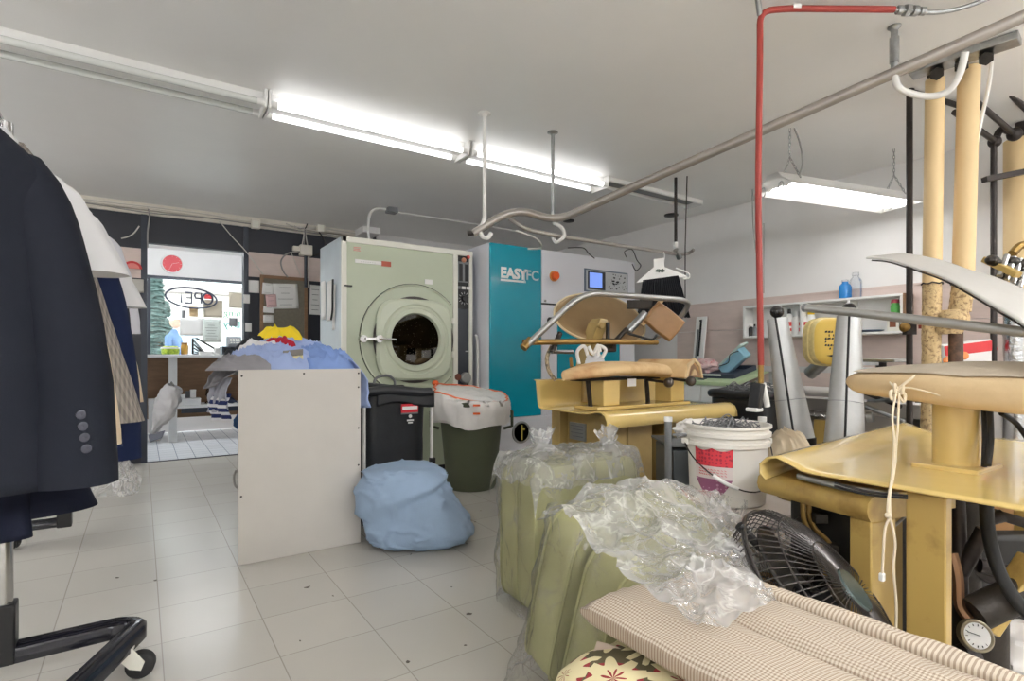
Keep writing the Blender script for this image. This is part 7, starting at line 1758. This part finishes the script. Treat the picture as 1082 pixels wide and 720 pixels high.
bundle(V(BK.x, BK.y, .235) + RT * .0 + FW * .02, .22, .19, .08, -YAW, 3, 'lowest white wrapped bundle, half hidden behind the plastic-covered cushions')
tag(MB().box(V(BK.x, BK.y, .117) + FW * .03, (.34, .30, .236), RZ(-YAW)).build('support_carton', CARD, bevel=.004), 'brown carton at the bottom under the stack of white bundles', 'box')
# grey cart
cq = P(706, 478, 2.45)
ca = thing('storage_cart', 'dark grey drawer cart with a pale grey corner post, behind the white pail', 'cart', V(cq.x + .16, cq.y + .05, 0))
Rc = RZ(-YAW)
def CT(a, b, z): return V(cq.x, cq.y, 0) + RT * a + FW * b + V(0, 0, z)
def cbox(a0, a1, b0, b1, z0, z1, nm, m_, par=ca, bev=.004): return MB().box(CT((a0 + a1) / 2, (b0 + b1) / 2, (z0 + z1) / 2), (a1 - a0, b1 - b0, z1 - z0), Rc).build(nm, m_, par, bevel=bev)
for a, b in ((0, 0), (.42, 0)):
    p = MB().cyl(CT(a, b, .03), CT(a, b, .715), .016).build('corner_post', GREYP, ca); MB().cyl(CT(a, b, .715), CT(a, b, .735), .018).build('post_cap', WHITEP, p); MB().ball(CT(a, b, .02), .02).build('caster', BLACKR, ca)
cbox(.0, .42, .0, .3, .60, .612, 'top_shelf', DGREY)
cbox(.0, .42, -.008, .0, .60, .64, 'shelf_lip', GREYP)
MB().tube([CT(.02, 0, .655), CT(.4, 0, .655)], .006, 8).build('rail', GREYP, ca)
for z0_, z1_ in ((.06, .20), (.215, .38), (.395, .585)): cbox(.02, .40, -.012, .29, z0_, z1_, 'drawer', DGREY)
crumple('white_tissue', CT(.14, .1, .66), (.09, .07, .05), LINER, 'crumpled white tissue on the top shelf of the grey cart', 3, 'tissue', .35)

# ================================================================ CUSHIONS
def slab(name, label, base, uv, wv, L, H, T, m_, grp=None, puff=.02, seed=0, xv=V(1, 0, 0)):
    """upright box cushion: base corner, up vector, thickness vector"""
    base = V(base); t = thing(name, label, 'cushion', base, grp)
    uv, wv = V(uv).normalized(), V(wv).normalized(); n = 96
    def f(u, v):
        a = 2 * pi * u; c, s = cos(a), sin(a); p = 9; r = 1 / ((abs(c) ** p + abs(s) ** p) ** (1 / p))
        px_, py_ = .5 + .5 * c * r, .5 + .5 * s * r       # position on the face outline
        k = min(1, v * 6, (1 - v) * 6)                      # 0 at pole of each face
        return px_, py_
    m = MB(); rings = []
    steps = [(.0, 0.02), (.0, .5), (.0, .85), (.0, .975), (.035, 1.0), (.3, 1.008), (.7, 1.008), (.965, 1.0), (1., .975), (1., .85), (1., .5), (1., .02)]
    for tt, sc in steps:
        ring = []
        for k in range(n):
            a = 2 * pi * k / n; c, s = cos(a), sin(a); p = 8; r = 1 / ((abs(c) ** p + abs(s) ** p) ** (1 / p))
            X = c * r * sc; Y = s * r * sc
            d = T * tt; bul = puff * (1 - X * X) * (1 - Y * Y)
            if tt == 0: d -= bul
            elif tt == 1: d += bul
            w = .004 * fbm((X * 3 + seed, Y * 3, tt * 2), 1.6, 3) + (.004 * sin(Y * 30 + X * 6 + seed) * abs(fbm((X * 2, Y * 2, seed + tt), 1.3)))
            ring.append(base + xv * (L / 2 + X * L / 2) + uv * (H / 2 + Y * H / 2 + w) + wv * (d + w))
        rings.append(ring)
    m.loft(rings); m.build('cushion_body', m_, t, smooth=60)
    for tt in (0.03, .97):
        pts = []
        for k in range(n):
            a = 2 * pi * k / n; c, s = cos(a), sin(a); p = 8; r = 1 / ((abs(c) ** p + abs(s) ** p) ** (1 / p)); pts.append(base + xv * (L / 2 + c * r * L / 2 * 1.004) + uv * (H / 2 + s * r * H / 2 * 1.004) + wv * T * tt)
        MB().tube(pts, .005, 6, closed=True).build('piping', m_, t)
    return t
up = V(0, 0, 1)
slab('green_cushion', 'sage green box cushion at the back of the far bag, against the floor tiles', (1.235, 1.795, .006), up, V(0, 1, 0), .54, .555, .115, SAGEC, seed=1)
slab('green_cushion', 'sage green box cushion at the front of the far knotted bag', (1.225, 1.655, .006), up, V(0, 1, 0), .54, .575, .125, SAGEC, seed=2)
ln_ = radians(17); uL = V(0, -sin(ln_), cos(ln_)); wL = V(0, cos(ln_), sin(ln_))
slab('green_cushion', 'sage green box cushion leaning behind another in the near draped bag', V(.955, 1.10, .004) + wL * .15, uL, wL, .54, .515, .125, SAGEC, seed=3)
slab('green_cushion', 'sage green box cushion leaning foremost, against the striped cushion', V(.975, 1.10, .004), uL, wL, .53, .49, .125, SAGEC, seed=4)

def film_shell(name, label, ringfn, nu, nv, m_, knots=(), noise_amp=.012, extra=None):
    t = thing(name, label, 'plastic bag', ringfn(.5, 0))
    MB().grid(ringfn, nu, nv, cu=True).build('film', m_, t, smooth=60)
    for i, k in enumerate(knots):
        k = V(k); m = MB()
        for j in range(7):
            a = j * 2 * pi / 7 + i; m.grid(lambda u, v: k + V(cos(a + (u - .5) * 1.1) * (.008 + .065 * v * (.7 + .3 * sin(j * 2.1))), sin(a + (u - .5) * 1.1) * (.008 + .04 * v), (.015 + .10 * v * (.6 + .4 * sin(j * 1.7 + 1))) + .008 * sin(u * 9 + j)), 5, 5)
        m.build('gathered_knot', FILM2, t, smooth=60)
    return t
def superr(a, p): c, s = cos(a), sin(a); return c / ((abs(c) ** p + abs(s) ** p) ** (1 / p)), s / ((abs(c) ** p + abs(s) ** p) ** (1 / p))
def bag1(u, v):
    X, Y = superr(2 * pi * u, 6); cx_, cy_ = 1.50, 1.785
    if v < .62: z = .004 + .585 * v / .62; sc = 1.0; 
    else:
        t = (v - .62) / .38; sc = 1 - t * .985; z = .589 + .035 * sin(t * pi / 2) * 1.0
    fl = .016 * fbm((X * 2.2, Y * 2.2, z * 5), 1.6, 3) + .005 * sin(u * 60 + z * 14)
    top = max(0, (z - .56) / .05); z += .022 * fbm((X * sc * 5, Y * sc * 6, 3), 1.4, 3) * min(1, top)
    return V(cx_ + (.298 + fl) * X * sc, cy_ + (.160 + fl) * Y * sc, max(.003, z))
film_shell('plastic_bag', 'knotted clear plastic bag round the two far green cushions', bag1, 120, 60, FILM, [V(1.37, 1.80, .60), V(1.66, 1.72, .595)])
def bag2(u, v):
    X, Y = superr(2 * pi * u, 6); z = .004 + (.565 - .07 * (1 + Y) * 0) * v
    flare = .05 * (1 - v) ** 2
    fl = .016 * fbm((X * 2.2 + 5, Y * 2.2, z * 5), 1.6, 3) + .006 * sin(u * 50 + z * 16)
    cy_ = 1.225 - .29 * z + .02
    return V(1.235 - (flare if X < 0 else 0) + (.295 + fl) * X, cy_ + (.165 + fl) * Y + .03 * v, z)
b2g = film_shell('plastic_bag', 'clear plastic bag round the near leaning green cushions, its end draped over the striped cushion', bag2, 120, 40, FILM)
ctrl = [[(.955, 1.30, .48), (1.12, 1.32, .50), (1.30, 1.32, .50), (1.48, 1.32, .48), (1.61, 1.30, .42)],
        [(.94, 1.19, .562), (1.10, 1.21, .578), (1.28, 1.21, .578), (1.46, 1.21, .565), (1.61, 1.18, .51)],
        [(.93, 1.07, .548), (1.08, 1.07, .555), (1.24, 1.07, .55), (1.40, 1.06, .535), (1.56, 1.03, .47)],
        [(.90, .975, .525), (1.01, .955, .525), (1.14, .94, .52), (1.28, .92, .50), (1.42, .88, .43)],
        [(.885, .92, .52), (.935, .85, .508), (.985, .77, .506), (1.07, .74, .502), (1.15, .72, .475)],
        [(.868, .865, .512), (.848, .735, .498), (.832, .615, .496), (.935, .595, .498), (1.025, .58, .492)]]
cc_ = [spline([V(p) for p in row], 20) for row in ctrl]
cols = [spline([r[i] for r in cc_], 20) for i in range(len(cc_[0]))]
nU, nV = len(cols) - 1, len(cols[0]) - 1
def drp(u, v):
    i, j = min(nU, round(u * nU)), min(nV, round(v * nV)); p = cols[i][j]
    e = min(1, v * 4)
    w = .026 * (1 - abs(noise.noise(p * 5.5 + V(3, 1, 2))) * 2.2) + .014 * (1 - abs(noise.noise(p * 12)) * 2.4) + .007 * (1 - abs(noise.noise(p * 25)) * 2) + .012 * (1 - abs(sin((p.x * 16 - p.y * 12) + 4 * fbm(p, 3, 2)))) ** 4
    return p + V(.3 * w * sin(v * 30), 0, max(0, w + .002))
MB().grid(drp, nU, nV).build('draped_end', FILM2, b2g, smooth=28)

# gathered top of the far bag
for (kx, ky, nm) in ((1.37, 1.80, 0), (1.66, 1.73, 1)): pass
def top1(u, v):
    x = 1.20 + .60 * u; y = 1.625 + .32 * v
    d1 = sqrt((x - 1.38) ** 2 + (y - 1.80) ** 2); d2 = sqrt((x - 1.67) ** 2 + (y - 1.74) ** 2)
    z = .592 + .055 * math.exp(-(d1 / .07) ** 2) + .05 * math.exp(-(d2 / .06) ** 2)
    e = max(0, abs(u - .5) * 2 - .88) / .12; e2 = max(0, abs(v - .5) * 2 - .8) / .2
    z -= .09 * e * e + .10 * e2 * e2
    p = V(x, y, z); a1 = atan2(y - 1.80, x - 1.38)
    z += .016 * (1 - abs(noise.noise(p * 7)) * 2.4) + .010 * (1 - abs(noise.noise(p * 15)) * 2.2) + .012 * (1 - abs(sin(a1 * 5 + 3 * noise.noise(p * 5)))) ** 3 * math.exp(-d1 / .15)
    return V(x, y, z)
b1g = bpy.data.objects['plastic_bag']
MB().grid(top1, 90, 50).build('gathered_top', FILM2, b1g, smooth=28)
# striped bench cushion: two channels and a wide border
STRA = stripes('fine_brown_cream_stripe', (206, 195, 178), (146, 126, 108), 0, 150, .52, freq2=150)
STRB = stripes('brown_cream_stripe', (208, 196, 178), (164, 146, 128), 1, 125, .55)
STRC = stripes('brown_cream_piping', (190, 176, 158), (132, 112, 98), 1, 110, .5)
st = thing('striped_cushion', 'brown and cream striped bench cushion with a seam groove, lying in front', 'cushion', (.98, .4, .30))
SYF, SYN, SZ0 = .90, -.25, .428
def pillowrow(x0, x1, yf, yn, z0, z1, seed, corner=.03, slope=0):
    rings = []; K = 40
    for j in range(K + 1):
        t = j / K; y = yf + (yn - yf) * t; e = min(1, (t + .0005) / .03, (1 - t + .0005) / .03); e = e ** .5
        ring = []
        for k in range(32):
            X, Z = superr(2 * pi * k / 32, 5.5); 
            zz = (z0 + z1) / 2 + Z * (z1 - z0) / 2 * (.35 + .65 * e) + slope * (X * .5)
            xx = (x0 + x1) / 2 + X * (x1 - x0) / 2 * (.985 + .015 * e)
            if Z > 0: zz += .008 * fbm((X * 2 + seed, y * 5, 0), 1.3, 3) + .012 * (1 - X * X) * e
            ring.append(V(xx, y, zz))
        rings.append(ring)
    return rings
MB().loft(pillowrow(.785, .985, SYF, SYN, SZ0, .476, 1)).build('channel', STRA, st, smooth=70)
MB().loft(pillowrow(.98, 1.145, SYF - .02, SYN, SZ0, .476, 5)).build('channel', STRA, st, smooth=70)
MB().loft(pillowrow(1.14, 1.255, SYF - .03, SYN, SZ0 - .01, .468, 9, slope=-.05)).build('border', STRB, st, smooth=70)
for x in (.983, 1.143): MB().tube([V(x, SYF - .03 + (SYN + .06 - SYF) * i / 20, .46 + .004 * sin(i)) for i in range(21)], .0045, 6).build('piping', STRC, st)
MB().grid(lambda u, v: V(.80 - .05 * v + .02 * sin(u * 3), .86 - .10 * u, .40 - .10 * v), 8, 8).build('tie_strap', mat('brown_cream_tie', (190, 172, 156), .9), st, solid=.006, smooth=180)
FLOR = floral_mat('floral_print')
def pillow(x0, x1, y0, y1, z0, z1, label, seed):
    c = V((x0 + x1) / 2, (y0 + y1) / 2, (z0 + z1) / 2)
    def f(u, v):
        X, Y = superr(2 * pi * u, 5); ph = pi * v; s = sin(ph) ** .55; z = -cos(ph)
        return c + V(X * s * (x1 - x0) / 2, Y * s * (y1 - y0) / 2, z * (z1 - z0) / 2 * (1 - .25 * s ** 8) + .008 * fbm((X * s * 3 + seed, Y * s * 3, z), 1.4, 2))
    return tag(MB().grid(f, 64, 28, cu=True).build('floral_cushion', FLOR, smooth=180), label, 'cushion')
pillow(.655, 1.18, .34, .905, .265, .412, 'cream and red flower-print cushion poking out under the striped one', 1)
pillow(.70, 1.18, .34, .88, .135, .28, 'flower-print cushion, second from the top of the stack under the stripes', 2)
pillow(.69, 1.19, .35, .88, .0, .14, 'flower-print cushion at the bottom of the stack on the floor', 3)
# debris specks on the floor
for i, (px, py, s) in enumerate(((496, 649, .017), (431, 700, .012), (492, 683, .009), (325, 621, .016), (434, 586, .010), (352, 630, .007), (502, 552, .008), (508, 540, .008), (476, 572, .007), (124, 611, .011), (164, 614, .011), (317, 678, .006), (493, 575, .006), (477, 621, .007))):
    q = PZ(px, py, .0)
    rnd = random.Random(i); a = sorted(rnd.random() * 6.28 for _ in range(7))
    o = MB().prism([(cos(t) * s * rnd.uniform(.5, 1), sin(t) * s * .6 * rnd.uniform(.6, 1)) for t in a], .0005, .0025, Matrix.Translation(q) @ Matrix.Rotation(i, 4, 'Z')).build('floor_scrap', mat('dark_scrap', (92, 86, 78), .8) if i == 0 else bpy.data.materials['dark_scrap'])
    tag(o, 'small dark scrap of debris lying on the pale floor tiles', 'scrap', 'dark scraps on the floor')

# ---------------------------------------------------------------- groups of like things
for pre, g in (('fluorescent_fixture', 'strip lights in the ceiling row'), ('added_fill_light', 'added unseen fill lights'), ('suit_jacket', 'clothes on the rolling rack'), ('white_shirt', 'clothes on the rolling rack'),
               ('green_cushion', 'green cushions in plastic bags'), ('plastic_bag', 'plastic bags round the green cushions'), ('wrapped_bundle', 'white bundles under the pail'), ('floral_cushion', 'flower-print cushions in the stack'),
               ('window_poster', 'papers on the shop window'), ('window_sheet', 'papers on the shop window'), ('window_card', 'papers on the shop window'), ('pinned_', 'papers on the cork board'), ('blue_shirt', 'clothes heaped on the white table'),
               ('conifer_tree', 'conifers across the street'), ('lagged_pipe', 'cream lagged pipes'), ('bundle_cable', 'cables gathered over the junction box'), ('trunking_cable', 'cables along the top of the dark wall'), ('outlet_box', 'cream boxes on the trunking'),
               ('switch_plate', 'switch plates by the doorway'), ('machine_cable', 'cables over the teal machine'), ('hung_', 'things hung on the dryer side'), ('ceiling_rose', 'round black ceiling fittings')):
    for o in list(bpy.data.objects):
        if o.parent is None and o.name.startswith(pre) and 'label' in o and 'group' not in o: o['group'] = g
# ================================================================ WORLD
w = bpy.data.worlds.new('sky'); S.world = w; w.use_nodes = True
bg = w.node_tree.nodes['Background']; bg.inputs[0].default_value = (.92, .96, 1.0, 1); bg.inputs[1].default_value = 3.6
S.cycles.max_bounces = 10; S.cycles.transparent_max_bounces = 24; S.cycles.diffuse_bounces = 5
